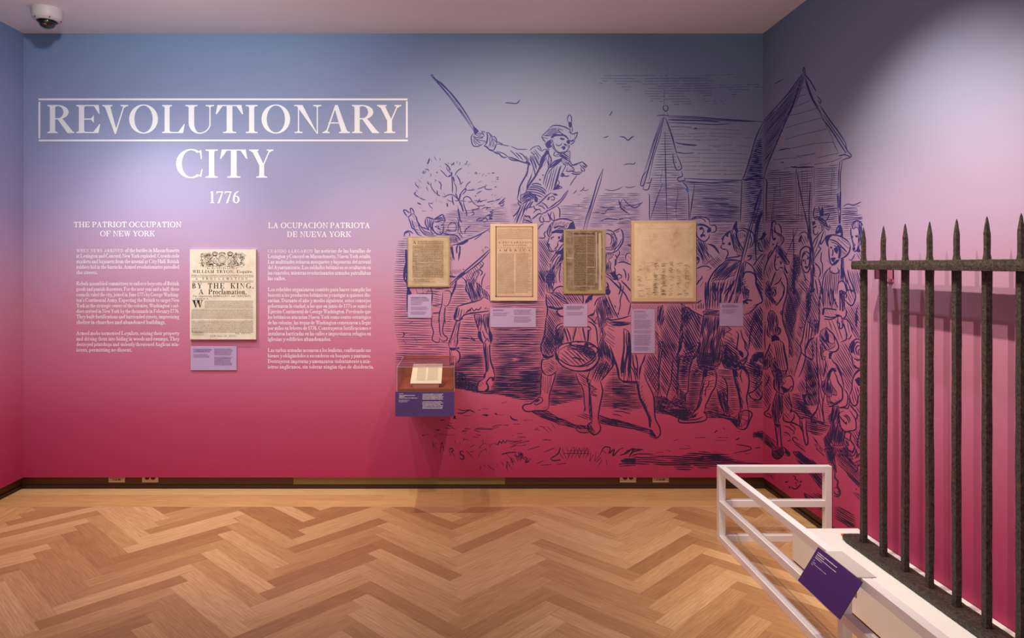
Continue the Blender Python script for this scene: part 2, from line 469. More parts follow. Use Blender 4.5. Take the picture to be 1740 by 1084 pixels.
XH = 0.64
def glyph(ch, T=0.18, h=0.05):
    g = Glyph(T, h); X = XH; adv = None
    acc = {'á':'a','é':'e','í':'i','ó':'o','ú':'u','ñ':'n','Ó':'O','Á':'A'}
    base = acc.get(ch, ch)
    lt = T*0.82                                     # lowercase stem
    if base == 'A':
        g.diag(0.10,0,0.42,1.0,h*1.2); g.diag(0.62,0,0.36,1.02,T*1.08); g.rect(0.20,0.34,0.66,0.34+h)
        g.p[-2] = [(0.64,0),(0.64+T*1.08,0),(0.50,1.02),(0.40,1.02-0.12)]
        g.foot(0.09,0.09+h*1.4,0,1,0.09); g.foot(0.64,0.64+T,0,1,0.09); adv=0.96
    elif base == 'B':
        g.stem(0.12,e=0.06); g.bowl(0.36,0.755,0.34,0.245,-90,90); g.bowl(0.38,0.27,0.40,0.27,-90,90)
        for y in (0,0.51-h,1-h): g.rect(0.2,y,0.42,y+h)
        adv=0.86
    elif base == 'C':
        g.bowl(0.53,0.5,0.49,0.52,52,308); g.quad((0.80,0.96),(0.86,0.98),(0.88,0.66),(0.85,0.66)); g.quad((0.80,0.04),(0.86,0.03),(0.90,0.30),(0.87,0.30)); adv=0.98
    elif base == 'D':
        g.stem(0.12,e=0.06); g.bowl(0.42,0.5,0.52,0.5,-90,90); g.rect(0.2,0,0.45,h); g.rect(0.2,1-h,0.45,1); adv=1.02
    elif base in 'EFL':
        g.stem(0.14,e=0.09)
        if base != 'L':
            g.rect(0.2,1-h,0.80,1); g.quad((0.66,1-h),(0.83,1.0),(0.86,0.68),(0.84,0.68))
            g.rect(0.3,0.5-h/2,0.62,0.5+h/2); g.quad((0.66,0.64),(0.66,0.36),(0.56,0.5-h/2),(0.56,0.5+h/2))
        if base != 'F':
            g.rect(0.2,0,0.78,h); g.quad((0.64,h),(0.82,0),(0.88,0.32),(0.86,0.33))
        adv = 0.94 if base != 'F' else 0.86
    elif base == 'G':
        g.bowl(0.53,0.5,0.49,0.52,52,330); g.quad((0.80,0.96),(0.86,0.98),(0.88,0.66),(0.85,0.66)); g.rect(0.78,0.06,0.78+T*0.8,0.42); g.foot(0.78,0.78+T*0.8,0.42,-1,0.1); adv=1.06
    elif base == 'H':
        g.stem(0.14); g.stem(0.76); g.rect(0.2,0.5-h/2,0.8,0.5+h/2); adv=1.08
    elif base == 'I':
        g.stem(0.14,e=0.12); adv=0.46
    elif base == 'J':
        g.stem(0.28,0.1,1.0,b=False); g.path([(0.37,0.2),(0.34,0.02),(0.2,-0.12),(0.06,-0.08)],[T,T*0.8,h*1.2,h*2.4]); adv=0.58
    elif base == 'K':
        g.stem(0.14); g.diag(0.34,0.42,0.76,1.0,h*1.2); g.diag(0.74,0,0.42,0.55,T); g.foot(0.74,0.74+T,0,1,0.07); g.foot(0.74,0.86,1,-1,0.09); adv=1.0
    elif base == 'M':
        g.diag(0.14,0,0.18,1.0,h*1.2); g.diag(0.50,0,0.16,1.0,T); g.diag(0.56,0,0.94,1.0,h*1.2); g.stem(0.92); g.foot(0.14,0.2,0,1,0.09); g.foot(0.12,0.25,1,-1,0.05); adv=1.24
    elif base == 'N':
        g.rect(0.17,0,0.17+h,1.0); g.p.append([(0.10,1),(0.10+T*1.25,1),(0.86,-0.03),(0.84,-0.03)]); g.rect(0.83,-0.02,0.83+h,1.0); g.foot(0.17,0.17+h,0,1,0.12); g.foot(0.83,0.83+h,1,-1,0.12); g.rect(0.04,1-h,0.3,1); adv=1.02
    elif base == 'O':
        g.bowl(0.54,0.5,0.505,0.52,0,360,n=36); adv=1.08
    elif base == 'P':
        g.stem(0.12,e=0.08); g.bowl(0.38,0.73,0.40,0.27,-90,90); g.rect(0.2,1-h,0.4,1); g.rect(0.2,0.46,0.4,0.46+h); adv=0.84
    elif base == 'Q':
        g.bowl(0.54,0.5,0.505,0.52,0,360,n=36); g.path([(0.5,0.02),(0.66,-0.08),(0.86,-0.2),(1.02,-0.16)],[h,T,T*0.8,h]); adv=1.08
    elif base == 'R':
        g.stem(0.14,e=0.09); g.bowl(0.42,0.745,0.38,0.255,-90,90); g.rect(0.2,1-h,0.44,1); g.rect(0.2,0.49,0.44,0.49+h)
        g.p.append([(0.40,0.51),(0.56,0.54),(0.97,0.03),(0.76,0.0)]); g.quad((0.76,0),(1.0,0),(1.0,h),(0.86,h*2)); adv=1.0
    elif base == 'S':
        g.path([(0.66,0.74),(0.62,0.90),(0.42,0.99),(0.20,0.92),(0.13,0.76),(0.22,0.62),(0.42,0.51),(0.60,0.40),(0.66,0.24),(0.56,0.07),(0.34,0.0),(0.16,0.07),(0.10,0.26)],[h,h,h,T*0.5,T*0.8,T,T*1.05,T,T*0.8,T*0.5,h,h,h]); g.quad((0.64,0.95),(0.68,1),(0.70,0.68),(0.67,0.68)); g.quad((0.08,0.32),(0.11,0.32),(0.14,0.0),(0.08,0.0)); adv=0.78
    elif base == 'T':
        g.stem(0.38,t=False,e=0.12); g.rect(0.08,1-h,0.86,1); g.quad((0.03,0.68),(0.06,0.66),(0.25,1-h),(0.09,1.0)); g.quad((0.91,0.68),(0.88,0.66),(0.69,1-h),(0.85,1.0)); adv=0.92
    elif base == 'U':
        g.stem(0.14,0.34,1.0,b=False,e=0.11); g.bowl(0.505,0.36,0.365,0.385,180,270,wx=T); g.rect(0.83,0.35,0.83+h,1.0)
        n=len(g.p); g.foot(0.83,0.83+h,1,-1,0.12); adv=1.04
        # right half of the bowl is thin
        g.p = [q for q in g.p]
        g.bowl(0.505,0.36,0.375,0.385,270,360,wx=h,wy=h)
    elif base == 'V':
        g.p.append([(0.10,1),(0.10+T*1.1,1),(0.54,0.12),(0.48,-0.03)]); g.diag(0.47,-0.03,0.80,1.0,h*1.2); g.foot(0.12,0.12+T,1,-1,0.09); g.foot(0.80,0.86,1,-1,0.11); adv=0.96
    elif base == 'W':
        for o in (0, 0.46):
            g.p.append([(0.08+o,1),(0.08+o+T*1.05,1),(0.46+o,0.12),(0.41+o,-0.03)]); g.diag(0.40+o,-0.03,0.62+o,1.0,h*1.2); g.foot(0.1+o,0.1+o+T,1,-1,0.08)
        g.foot(1.08,1.14,1,-1,0.1); adv=1.26
    elif base == 'X':
        g.diag(0.66,0,0.12,1.0,T*1.1); g.diag(0.14,0,0.74,1.0,h*1.2); g.foot(0.66,0.85,0,1,0.06); g.foot(0.13,0.3,1,-1,0.06); g.foot(0.14,0.2,0,1,0.1); g.foot(0.74,0.8,1,-1,0.1); adv=0.96
    elif base == 'Y':
        g.stem(0.40,0,0.46,t=False); g.p.append([(0.09,1),(0.09+T*1.1,1),(0.40+T,0.44),(0.40,0.44)]); g.diag(0.40+T-h*1.5,0.44,0.78,1.0,h*1.3); g.foot(0.1,0.1+T,1,-1,0.09); g.foot(0.78,0.84,1,-1,0.1); adv=0.92
    elif base == 'Z':
        g.rect(0.1,1-h,0.74,1); g.rect(0.08,0,0.76,h); g.diag(0.08,0,0.56,1.0,T*1.2); g.quad((0.08,0.7),(0.11,0.7),(0.2,1-h),(0.1,1)); g.quad((0.78,0.3),(0.75,0.3),(0.64,h),(0.76,0)); adv=0.84
    # lowercase
    elif base == 'a':
        g.path([(0.10,0.47),(0.14,0.60),(0.28,X),(0.40,0.58),(0.42,0.42)],[h*2,h*1.6,h,lt*0.8,lt]); g.rect(0.42-lt/2,0.08,0.42+lt/2,0.5); g.path([(0.42,0.37),(0.22,0.33),(0.10,0.22),(0.10,0.10),(0.20,0.01),(0.34,0.05),(0.42,0.14)],[h,h*1.5,lt*0.8,lt,lt*0.7,h*1.3,h]); g.path([(0.40,0.1),(0.50,0.0),(0.58,0.05)],[lt,h*1.8,h]); adv=0.60
    elif base == 'b':
        g.stem(0.10,0.02,1.04,t=False,b=False,w=lt); g.quad((0.0,1.0),(0.1,1.04),(0.1,0.98),(0.02,0.97)); g.bowl(0.34,X/2,0.27,X/2+0.01,-120,140,wx=lt); adv=0.68
    elif base == 'c':
        g.bowl(0.32,X/2,0.28,X/2+0.01,48,315,wx=lt); g.dot(0.47,0.50,lt*0.55); adv=0.56
    elif base == 'd':
        g.stem(0.44,0.0,1.04,t=False,b=False,w=lt); g.quad((0.34,1.0),(0.44,1.04),(0.44,0.98),(0.36,0.97)); g.rect(0.44,0,0.44+lt+0.06,h); g.bowl(0.33,X/2,0.28,X/2+0.01,40,320,wx=lt); adv=0.68
    elif base == 'e':
        g.bowl(0.31,X/2,0.27,X/2+0.01,0,318,wx=lt); g.rect(0.12,X*0.5,0.56,X*0.5+h); adv=0.58
    elif base == 'f':
        g.stem(0.12,0,0.9,t=False,w=lt,e=0.08); g.path([(0.19,0.85),(0.24,1.0),(0.36,1.05),(0.44,0.99)],[lt,lt*0.8,h*1.4,h*2]); g.rect(0.02,X-h,0.40,X); adv=0.40
    elif base == 'g':
        g.bowl(0.28,0.43,0.21,0.21,0,360,wx=lt*0.9); g.path([(0.18,0.24),(0.13,0.15),(0.22,0.09),(0.42,0.06),(0.52,-0.06),(0.44,-0.20),(0.24,-0.25),(0.08,-0.18),(0.08,-0.07),(0.2,0.04)],[h,h*1.5,lt*0.8,lt,lt*0.8,h*1.5,h,h*1.5,h*1.4,h]); g.path([(0.42,0.57),(0.50,0.66),(0.58,0.64)],[h,h,h*2]); adv=0.58
    elif base == 'h':
        g.stem(0.10,0,1.04,t=False,w=lt,e=0.07); g.quad((0.0,1.0),(0.1,1.04),(0.1,0.98),(0.02,0.97)); g.path([(0.18,0.44),(0.28,0.60),(0.40,0.62),(0.50,0.54),(0.51,0.4)],[h,h*1.5,lt*0.7,lt,lt]); g.stem(0.51-lt/2,0,0.44,t=False,w=lt,e=0.07); adv=0.70
    elif base == 'i':
        g.stem(0.10,0,X,t=False,w=lt,e=0.07); g.quad((0.0,X-0.03),(0.1,X),(0.1,X-0.07),(0.02,X-0.07))
        if ch == 'i': g.dot(0.10+lt/2,0.86,lt*0.62)
        adv=0.35
    elif base == 'j':
        g.rect(0.12,-0.1,0.12+lt,X); g.path([(0.19,-0.05),(0.14,-0.2),(0.0,-0.24)],[lt,lt*0.7,h*1.5]); g.dot(0.12+lt/2,0.86,lt*0.62); adv=0.35
    elif base == 'k':
        g.stem(0.10,0,1.04,t=False,w=lt,e=0.07); g.diag(0.2,0.26,0.44,X,h*1.3); g.diag(0.42,0,0.26,0.36,lt*1.1); g.rect(0.36,X-h,0.58,X); g.rect(0.36,0,0.64,h); adv=0.64
    elif base == 'l':
        g.stem(0.10,0,1.04,t=False,w=lt,e=0.07); g.quad((0.0,1.0),(0.1,1.04),(0.1,0.98),(0.02,0.97)); adv=0.34
    elif base in 'mnr':
        g.stem(0.10,0,X,t=False,w=lt,e=0.07); g.quad((0.0,X-0.03),(0.1,X),(0.1,X-0.07),(0.02,X-0.07))
        if base == 'r':
            g.path([(0.18,0.42),(0.26,0.58),(0.38,0.62)],[h,h*1.6,lt*0.9]); g.dot(0.39,0.57,lt*0.55); adv=0.47
        else:
            for k in range(2 if base == 'm' else 1):
                o = 0.36*k
                g.path([(0.18+o,0.44),(0.28+o,0.60),(0.38+o,0.62),(0.46+o,0.54),(0.47+o,0.4)],[h,h*1.5,lt*0.7,lt,lt]); g.stem(0.47+o-lt/2,0,0.44,t=False,w=lt,e=0.07)
            adv = 0.66 if base == 'n' else 1.02
    elif base == 'o':
        g.bowl(0.32,X/2,0.29,X/2+0.01,0,360,wx=lt); adv=0.64
    elif base == 'p':
        g.stem(0.10,-0.28,X,t=False,w=lt,e=0.07); g.quad((0.0,X-0.03),(0.1,X),(0.1,X-0.07),(0.02,X-0.07)); g.bowl(0.34,X/2,0.27,X/2+0.01,-140,140,wx=lt); adv=0.68
    elif base == 'q':
        g.stem(0.44,-0.28,X,t=False,w=lt,e=0.07); g.bowl(0.33,X/2,0.28,X/2+0.01,40,320,wx=lt); adv=0.68
    elif base == 's':
        g.path([(0.38,0.48),(0.34,0.58),(0.22,0.62),(0.11,0.54),(0.13,0.42),(0.27,0.32),(0.38,0.22),(0.38,0.09),(0.24,0.01),(0.10,0.06),(0.06,0.18)],[h*1.6,h*1.3,h,lt*0.7,lt*0.9,lt,lt*0.9,lt*0.7,h,h*1.3,h*1.6]); adv=0.48
    elif base == 't':
        g.path([(0.19,0.80),(0.19,0.5),(0.19,0.15),(0.27,0.02),(0.40,0.08)],[h,lt,lt,lt*0.8,h]); g.rect(0.03,X-h,0.40,X); adv=0.42
    elif base == 'u':
        g.rect(0.10,0.2,0.10+lt,X); g.rect(0.02,X-h,0.12,X); g.path([(0.17,0.24),(0.20,0.06),(0.30,0.01),(0.42,0.08),(0.48,0.2)],[lt,lt*0.9,h*1.6,h*1.3,h]); g.rect(0.47,0,0.47+lt,X); g.rect(0.38,X-h,0.5,X); g.rect(0.5,0,0.68,h); adv=0.70
    elif base in 'vy':
        g.p.append([(0.06,X),(0.06+lt*1.15,X),(0.35,0.08),(0.31,-0.02)]); g.diag(0.30,-0.02,0.48,X,h*1.3); g.rect(0.0,X-h,0.26,X); g.rect(0.40,X-h,0.6,X)
        if base == 'y': g.path([(0.33,0.02),(0.24,-0.20),(0.10,-0.26),(0.05,-0.2)],[h*1.3,h*1.3,h*2,h*2.2])
        adv=0.60
    elif base == 'w':
        for o in (0,0.30):
            g.p.append([(0.06+o,X),(0.06+o+lt*1.1,X),(0.32+o,0.08),(0.28+o,-0.02)]); g.diag(0.27+o,-0.02,0.42+o,X,h*1.3)
        g.rect(0.0,X-h,0.24,X); g.rect(0.66,X-h,0.84,X); adv=0.86
    elif base == 'x':
        g.diag(0.40,0,0.06,X,lt*1.15); g.diag(0.08,0,0.44,X,h*1.3); g.rect(0.0,X-h,0.26,X); g.rect(0.34,X-h,0.56,X); g.rect(0.0,0,0.2,h); g.rect(0.34,0,0.6,h); adv=0.60
    elif base == 'z':
        g.rect(0.05,X-h,0.48,X); g.rect(0.04,0,0.50,h); g.diag(0.04,0,0.34,X,lt*1.2); adv=0.54
    # figures
    elif base == '1':
        g.stem(0.20,0,1.0,t=False,w=T,e=0.10); g.quad((0.08,0.86),(0.20,1.0),(0.24,1.0),(0.21,0.84)); adv=0.52
    elif base == '7':
        g.rect(0.10,1-h*1.6,0.62,1); g.quad((0.08,0.78),(0.11,0.78),(0.16,1-h),(0.09,1.0)); g.p.append([(0.18,0),(0.18+T*1.05,0),(0.66,1.0),(0.58,0.98)]); adv=0.68
    elif base == '6':
        g.bowl(0.34,0.31,0.29,0.32,0,360); g.path([(0.14,0.36),(0.17,0.62),(0.30,0.86),(0.54,1.02)],[T*0.9,T,T*0.7,h]); adv=0.68
    elif base == '5':
        g.bowl(0.30,0.30,0.28,0.30,-140,130); g.rect(0.14,0.92,0.52,1.0); g.quad((0.14,1.0),(0.2,1.0),(0.16,0.52),(0.12,0.50)); adv=0.62
    elif base == '.': g.dot(0.12,0.06,T*0.55); adv=0.26
    elif base in ",'":
        y = 0.05 if base == ',' else 0.98
        g.dot(0.12,y,T*0.5); g.path([(0.15,y),(0.14,y-0.1),(0.06,y-0.18)],[T*0.5,h*1.5,h]); adv=0.28
    elif base == '-': g.rect(0.05,0.27,0.36,0.27+h*1.6); adv=0.42
    else: adv = 0.30
    if ch in 'áéíóú': g.path([(adv*0.42,0.74),(adv*0.62,0.94)],[h*1.2,T*0.7])
    if ch == 'Ó': g.path([(0.50,1.08),(0.66,1.26)],[h*1.2,T*0.7])
    if ch == 'ñ': g.path([(0.18,0.78),(0.27,0.86),(0.38,0.78),(0.48,0.86)],[h,T*0.6,T*0.6,h])
    return g.p, adv
_gc = {}
def glyphc(ch, T, h):
    k = (ch, T, h)
    if k not in _gc: _gc[k] = glyph(ch, T, h)
    return _gc[k]
def text_width(txt, cap, T, h, track=0.0, word=0.34):
    w = 0
    for ch in txt: w += (word if ch == ' ' else glyphc(ch, T, h)[1]) + track
    return (w - track) * cap
_lay = [0]
def put_text(mb, fn, txt, x, base, cap, T=0.17, h=0.06, width=None, align='l', track=0.0, word=0.34, justify=False, sx=1.0, lift=0.0006):
    """fn(u, v, d) maps sheet coordinates (v up) and a lift to the world; text is laid with its baseline at v = base"""
    w = text_width(txt, cap, T, h, track, word)
    if justify and width and w > 0:
        ns = txt.count(' ')
        extra = (width - w)
        if ns and extra > 0: word = word + extra / cap / ns
        else: sx = width / w
        w = width
    elif width and not justify and align == 'fit': sx = width / w; w = width
    if align == 'c': x = x - w * sx / 2
    if align == 'r': x = x - w * sx
    cx = x
    for ch in txt:
        if ch == ' ': cx += (word + track) * cap * sx; continue
        polys, adv = glyphc(ch, T, h)
        for q in polys:
            _lay[0] = (_lay[0] + 7) % 23
            d = lift + _lay[0] * 8e-6
            mb.poly([fn(cx + px * cap * sx, base + py * cap, d) for px, py in q])
        cx += (adv + track) * cap * sx
# dashes that stand for print too small to read
def put_lines(mb, fn, x0, x1, y0, y1, pitch, h, r, word=(3, 9), unit=0.5, gap=0.9, ragged=0.0, lift=0.0006):
    y = y0
    while y > y1:
        x = x0; end = x1 - r.random() * ragged * (x1 - x0)
        while x < end - unit:
            w = r.uniform(*word) * unit
            xe = min(x + w, end)
            _lay[0] = (_lay[0] + 7) % 23
            d = lift + _lay[0] * 8e-6
            hh = h * r.uniform(0.75, 1.15)
            mb.poly([fn(x, y, d), fn(xe, y, d), fn(xe, y + hh, d), fn(x, y + hh, d)])
            x = xe + gap * unit
        y -= pitch
# lettering is laid out in photograph pixels of the wall plane, then turned into metres on the wall
def on_wall(x, v, d): return (bx(x), D - d, bz(-v))

def title_part(name, label, fill, mat):
    mb = MB(); fill(mb)
    o = mb.build(name, mat, WALL, fix=False); o['label'] = label
    return o
TT, TH = 0.185, 0.042
def title(mb):
    for ch, x0, x1 in (('R',80.5,126.5),('E',129.7,170.4),('V',174,218),('O',219.5,268.5),('L',275.6,314),('U',315,364),('T',366.5,413.4),('I',417.6,437.8),
                       ('O',444.4,493.2),('N',500,546),('A',547.8,594.9),('R',598,644.2),('Y',640.6,682)):
        polys, adv = glyphc(ch, TT, TH)
        xs = [p[0] for q in polys for p in q]; a, b_ = min(xs), max(xs)
        for q in polys:
            _lay[0] = (_lay[0] + 7) % 23; d = 0.0008 + _lay[0]*8e-6
            mb.poly([on_wall(x0 + (px-a)/(b_-a)*(x1-x0), -226.2 + py*47.8, d) for px, py in q])
def city(mb):
    for ch, x0, x1 in (('C',299.5,344.2),('I',349.4,370),('T',373.8,420.5),('Y',423.2,464.8)):
        polys, adv = glyphc(ch, TT, TH)
        xs = [p[0] for q in polys for p in q]; a, b_ = min(xs), max(xs)
        for q in polys:
            _lay[0] = (_lay[0] + 7) % 23; d = 0.0008 + _lay[0]*8e-6
            mb.poly([on_wall(x0 + (px-a)/(b_-a)*(x1-x0), -302 + py*48, d) for px, py in q])
title_part('title_lettering', 'large white serif word REVOLUTIONARY', title, M_VINYL)
title_part('title_lettering', 'large white serif word CITY', city, M_VINYL)
title_part('year_lettering', 'white number 1776', lambda mb: put_text(mb, on_wall, '1776', 381.6, -345.2, 20.0, 0.16, 0.06, align='c', track=0.03), M_VINYL)
for x0, x1, y0, y1 in ((65.5,692.5,167.3,170.5),(65.8,693,237.2,240.2),(65.5,68.6,173,235),(689.8,692.8,172,234)):
    mb = MB(); mb.poly([on_wall(x0,-y1,0.0008),on_wall(x1,-y1,0.0008),on_wall(x1,-y0,0.0008),on_wall(x0,-y0,0.0008)])
    mb.build('title_rule', M_VINYL, WALL, fix=False)
def heads(mb, l1, c1, w1, b1, l2, w2, b2):
    put_text(mb, on_wall, l1, c1 - w1/2, b1, 9.3, 0.16, 0.07, width=w1, align='fit', track=0.03)
    put_text(mb, on_wall, l2, c1 - w2/2, b2, 9.3, 0.16, 0.07, width=w2, align='fit', track=0.03)
title_part('heading_lettering', 'white capitals THE PATRIOT OCCUPATION OF NEW YORK', lambda mb: heads(mb, 'THE PATRIOT OCCUPATION', 216.7, 183, -386, 'OF NEW YORK', 93.5, -401.5), M_VINYL)
title_part('heading_lettering', 'white capitals LA OCUPACIÓN PATRIOTA DE NUEVA YORK', lambda mb: heads(mb, 'LA OCUPACIÓN PATRIOTA', 542.2, 173.5, -387.5, 'DE NUEVA YORK', 109, -402.6), M_VINYL)
def para(lines, x, w, first, pitch):
    def fill(mb):
        for i, t in enumerate(lines):
            x0, w0 = x, w
            if t.startswith(('WHEN NEWS ARRIVED', 'CUANDO LLEGARON')):       # opening words in small spaced capitals
                n = 17 if t[0] == 'W' else 15
                pw = 80.0 if t[0] == 'W' else 77.0
                put_text(mb, on_wall, t[:n], x, -(first + i*pitch), 5.2, 0.18, 0.09, width=pw, align='fit', track=0.12, word=0.4)
                t = t[n+1:]; x0 = x + pw + 2.6; w0 = w - pw - 2.6
            put_text(mb, on_wall, t, x0, -(first + i*pitch), 6.5, 0.195, 0.095, width=w0, justify=(i < len(lines)-1), word=0.24)
    return fill
EN = [['WHEN NEWS ARRIVED of the battles in Massachusetts','at Lexington and Concord, New York exploded. Crowds stole','muskets and bayonets from the arsenal at City Hall. British','soldiers hid in the barracks. Armed revolutionaries patrolled','the streets.'],
      ['Rebels assembled committees to enforce boycotts of British','goods and punish dissenters. For the next year and a half, these','councils ruled the city, joined in June 1775 by George Washing-',"ton's Continental Army. Expecting the British to target New","York as the strategic center of the colonies, Washington's sol-",'diers arrived in New York by the thousands in February 1776.','They built fortifications and barricaded streets, improvising','shelter in churches and abandoned buildings.'],
      ['Armed mobs tormented Loyalists, seizing their property','and driving them into hiding in woods and swamps. They','destroyed printshops and violently threatened Anglican min-','isters, permitting no dissent.']]
ES = [['CUANDO LLEGARON las noticias de las batallas de','Lexington y Concord en Massachusetts, Nueva York estalló.','Las multitudes robaron mosquetes y bayonetas del arsenal','del Ayuntamiento. Los soldados británicos se ocultaron en','los cuarteles, mientras revolucionarios armados patrullaban','las calles.'],
      ['Los rebeldes organizaron comités para hacer cumplir los','boicots a los productos británicos y castigar a quienes dis-','entían. Durante el año y medio siguiente, estos consejos','gobernaron la ciudad, a los que en junio de 1775 se sumó el','Ejército Continental de George Washington. Previendo que','los británicos atacarían Nueva York como centro estratégico','de las colonias, las tropas de Washington comenzaron a llegar','por miles en febrero de 1776. Construyeron fortificaciones e','instalaron barricadas en las calles e improvisaron refugios en','iglesias y edificios abandonados.'],
      ['Las turbas armadas acosaron a los lealistas, confiscando sus','bienes y obligándolos a esconderse en bosques y pantanos.','Destruyeron imprentas y amenazaron violentamente a min-','istros anglicanos, sin tolerar ningún tipo de disidencia.']]
for lines, first in zip(EN, (428.4, 484.8, 569.2)):
    title_part('paragraph_lettering', 'small white English paragraph, ' + ' '.join(lines[0].split()[:3]), para(lines, 129.7, 175, first, 9.38), M_VINYL2)
for lines, first in zip(ES, (429.2, 494.8, 598.0)):
    title_part('paragraph_lettering', 'small white Spanish paragraph, ' + ' '.join(lines[0].split()[:3]), para(lines, 454.9, 175.6, first, 9.38), M_VINYL2)
# ---------------------------------------------------------------- documents and labels on the title wall
def plane(dep):
    """sheet coordinates are photograph pixels in the vertical plane that stands dep in front of the wall"""
    Yp = D - dep; k = Yp / 1160.0
    return lambda x, v, d: ((x - 785) * k, Yp - d, EYE - (-v - 450) * k)
def slab(mb, fn, x0, x1, y0, y1, d0, d1):
    mb.prism([(x0, -y1), (x1, -y1), (x1, -y0), (x0, -y0)], lambda u, v, t: fn(u, v, t), d0, d1)
def doc_root(name, x0, x1, y0, y1, label, cat):
    c = wall_pt((x0 + x1) / 2, y1)
    return thing(name, (c[0], D, c[2]), label, cat)
DOC_DEP = 0.022
def document(x0, x1, y0, y1, label, mount, sheet, inset, sheet_mat):
    r = doc_root('mounted_document', x0, x1, y0, y1, label, 'document')
    f = plane(DOC_DEP)
    mb = MB(); slab(mb, f, x0, x1, y0, y1, -DOC_DEP, 0.0); mb.build('mount_board', mount, r, bevel=0.0008)
    l, rr, t, bt = inset
    mb = MB(); slab(mb, f, x0 + l, x1 - rr, y0 + t, y1 - bt, 0.0002, 0.0008); o = sub(mb.build('sheet', sheet_mat, r))
    return r, o, f
M_P1 = paper('cream_paper', rgb(232, 224, 206), rgb(226, 215, 194), rgb(214, 198, 172))
M_P2 = paper('brown_paper', rgb(200, 178, 152), rgb(190, 166, 138), rgb(172, 146, 116), 14)
M_P3 = paper('buff_paper', rgb(218, 192, 168), rgb(210, 182, 156), rgb(198, 168, 140), 12)
M_P4 = paper('stained_paper', rgb(158, 140, 124), rgb(134, 116, 100), rgb(106, 88, 74), 20)
M_P5 = paper('parchment', rgb(232, 212, 180), rgb(224, 202, 168), rgb(196, 168, 130), 9)
M_PALE = plain('worn_paper_fold', rgb(194, 178, 158), 0.7, spec=0.2)
M_MT1 = plain('cream_board', rgb(222, 212, 190), 0.6)
M_MT2 = plain('olive_board', rgb(162, 150, 110), 0.6)
M_MT3 = plain('buff_board', rgb(222, 194, 164), 0.6)
M_MT4 = plain('ochre_board', rgb(166, 148, 104), 0.6)
M_MT5 = plain('tan_board', rgb(210, 182, 148), 0.6)
M_MATTE = plain('brown_rule', rgb(150, 122, 92), 0.7, spec=0.2)
R = random.Random(5)
L8 = 0.0012
def P(fn, lift=L8):                       # a printing surface just above the sheet
    return lambda x, v, d: fn(x, v, lift + d)
def dash_print(name, mat, parent, items, label=None):
    mb = MB()
    for it in items: it(mb)
    o = mb.build(name, mat, parent, fix=False)
    if label: o['label'] = label
    if name in ('crease', 'handwriting', 'signatures', 'fine_print', 'printed_text'): o['kind'] = 'stuff'
    return o
# 1 the proclamation
r, s, f = document(322.5, 435, 424, 577, 'cream royal proclamation broadside between the two white text columns', M_MT1, None, (0.6, 0.6, 0.6, 0.6), M_P1)
g = P(f)
def t(mb, txt, x0, x1, b, cap, T=0.2, h=0.06, track=0.04, word=0.5): put_text(mb, g, txt, x0, -b, cap, T, h, width=x1 - x0, align='fit', track=track, word=word, lift=0)
def proc(mb):
    t(mb, 'By his EXCELLENCY', 352, 403.2, 457, 2.7, track=0.2)
    t(mb, 'WILLIAM TRYON, Esquire,', 327, 430, 463.8, 5.0, track=0.1)
    t(mb, 'A PROCLAMATION,', 332.5, 425, 475.2, 3.6, track=0.9)
    t(mb, 'BY THE KING.', 326.2, 431, 490, 9.0, 0.2, 0.05, track=0.22, word=0.75)
    t(mb, 'A Proclamation.', 337.8, 419, 499.8, 8.4, 0.2, 0.05, track=0.02, word=0.9)
    t(mb, 'For suppressing REBELLION and SEDITION.', 328, 426.4, 504.4, 3.0, track=0.12)
    t(mb, 'GEORGE R.', 332, 355, 508.7, 2.4, track=0.3)
    t(mb, 'W', 326, 345.7, 522.4, 12.6, 0.26, 0.05)
    t(mb, 'Wm. TRYON.', 400, 427.5, 567.6, 2.2, track=0.25)
    t(mb, 'GOD Save the KING.', 357, 402, 572, 2.4, track=0.25)
dash_print('printed_text', M_BLACK, s, [proc], 'bold black serif headlines')
dash_print('fine_print', plain('grey_print', rgb(142, 126, 106), 0.7, spec=0.2), s, [
    lambda mb: put_lines(mb, g, 325, 431, -468, -471.5, 2.6, 1.0, R, (3, 9), 0.55, lift=0),
    lambda mb: put_lines(mb, g, 327, 431, -477.8, -480.2, 2.0, 0.8, R, (3, 9), 0.55, lift=0),
    lambda mb: put_lines(mb, g, 348, 430.3, -511.8, -524, 1.7, 0.75, R, (2, 6), 0.5, lift=0),
    lambda mb: put_lines(mb, g, 325.4, 430.3, -526.2, -542.5, 1.7, 0.75, R, (2, 6), 0.5, lift=0),
    lambda mb: put_lines(mb, g, 325.4, 430.3, -546, -566.5, 2.1, 0.95, R, (2, 7), 0.55, lift=0),
    lambda mb: put_lines(mb, g, 327, 348, -564, -571.5, 1.5, 0.6, R, (2, 6), 0.5, 0.9, 0.15, lift=0)], 'close lines of small print')
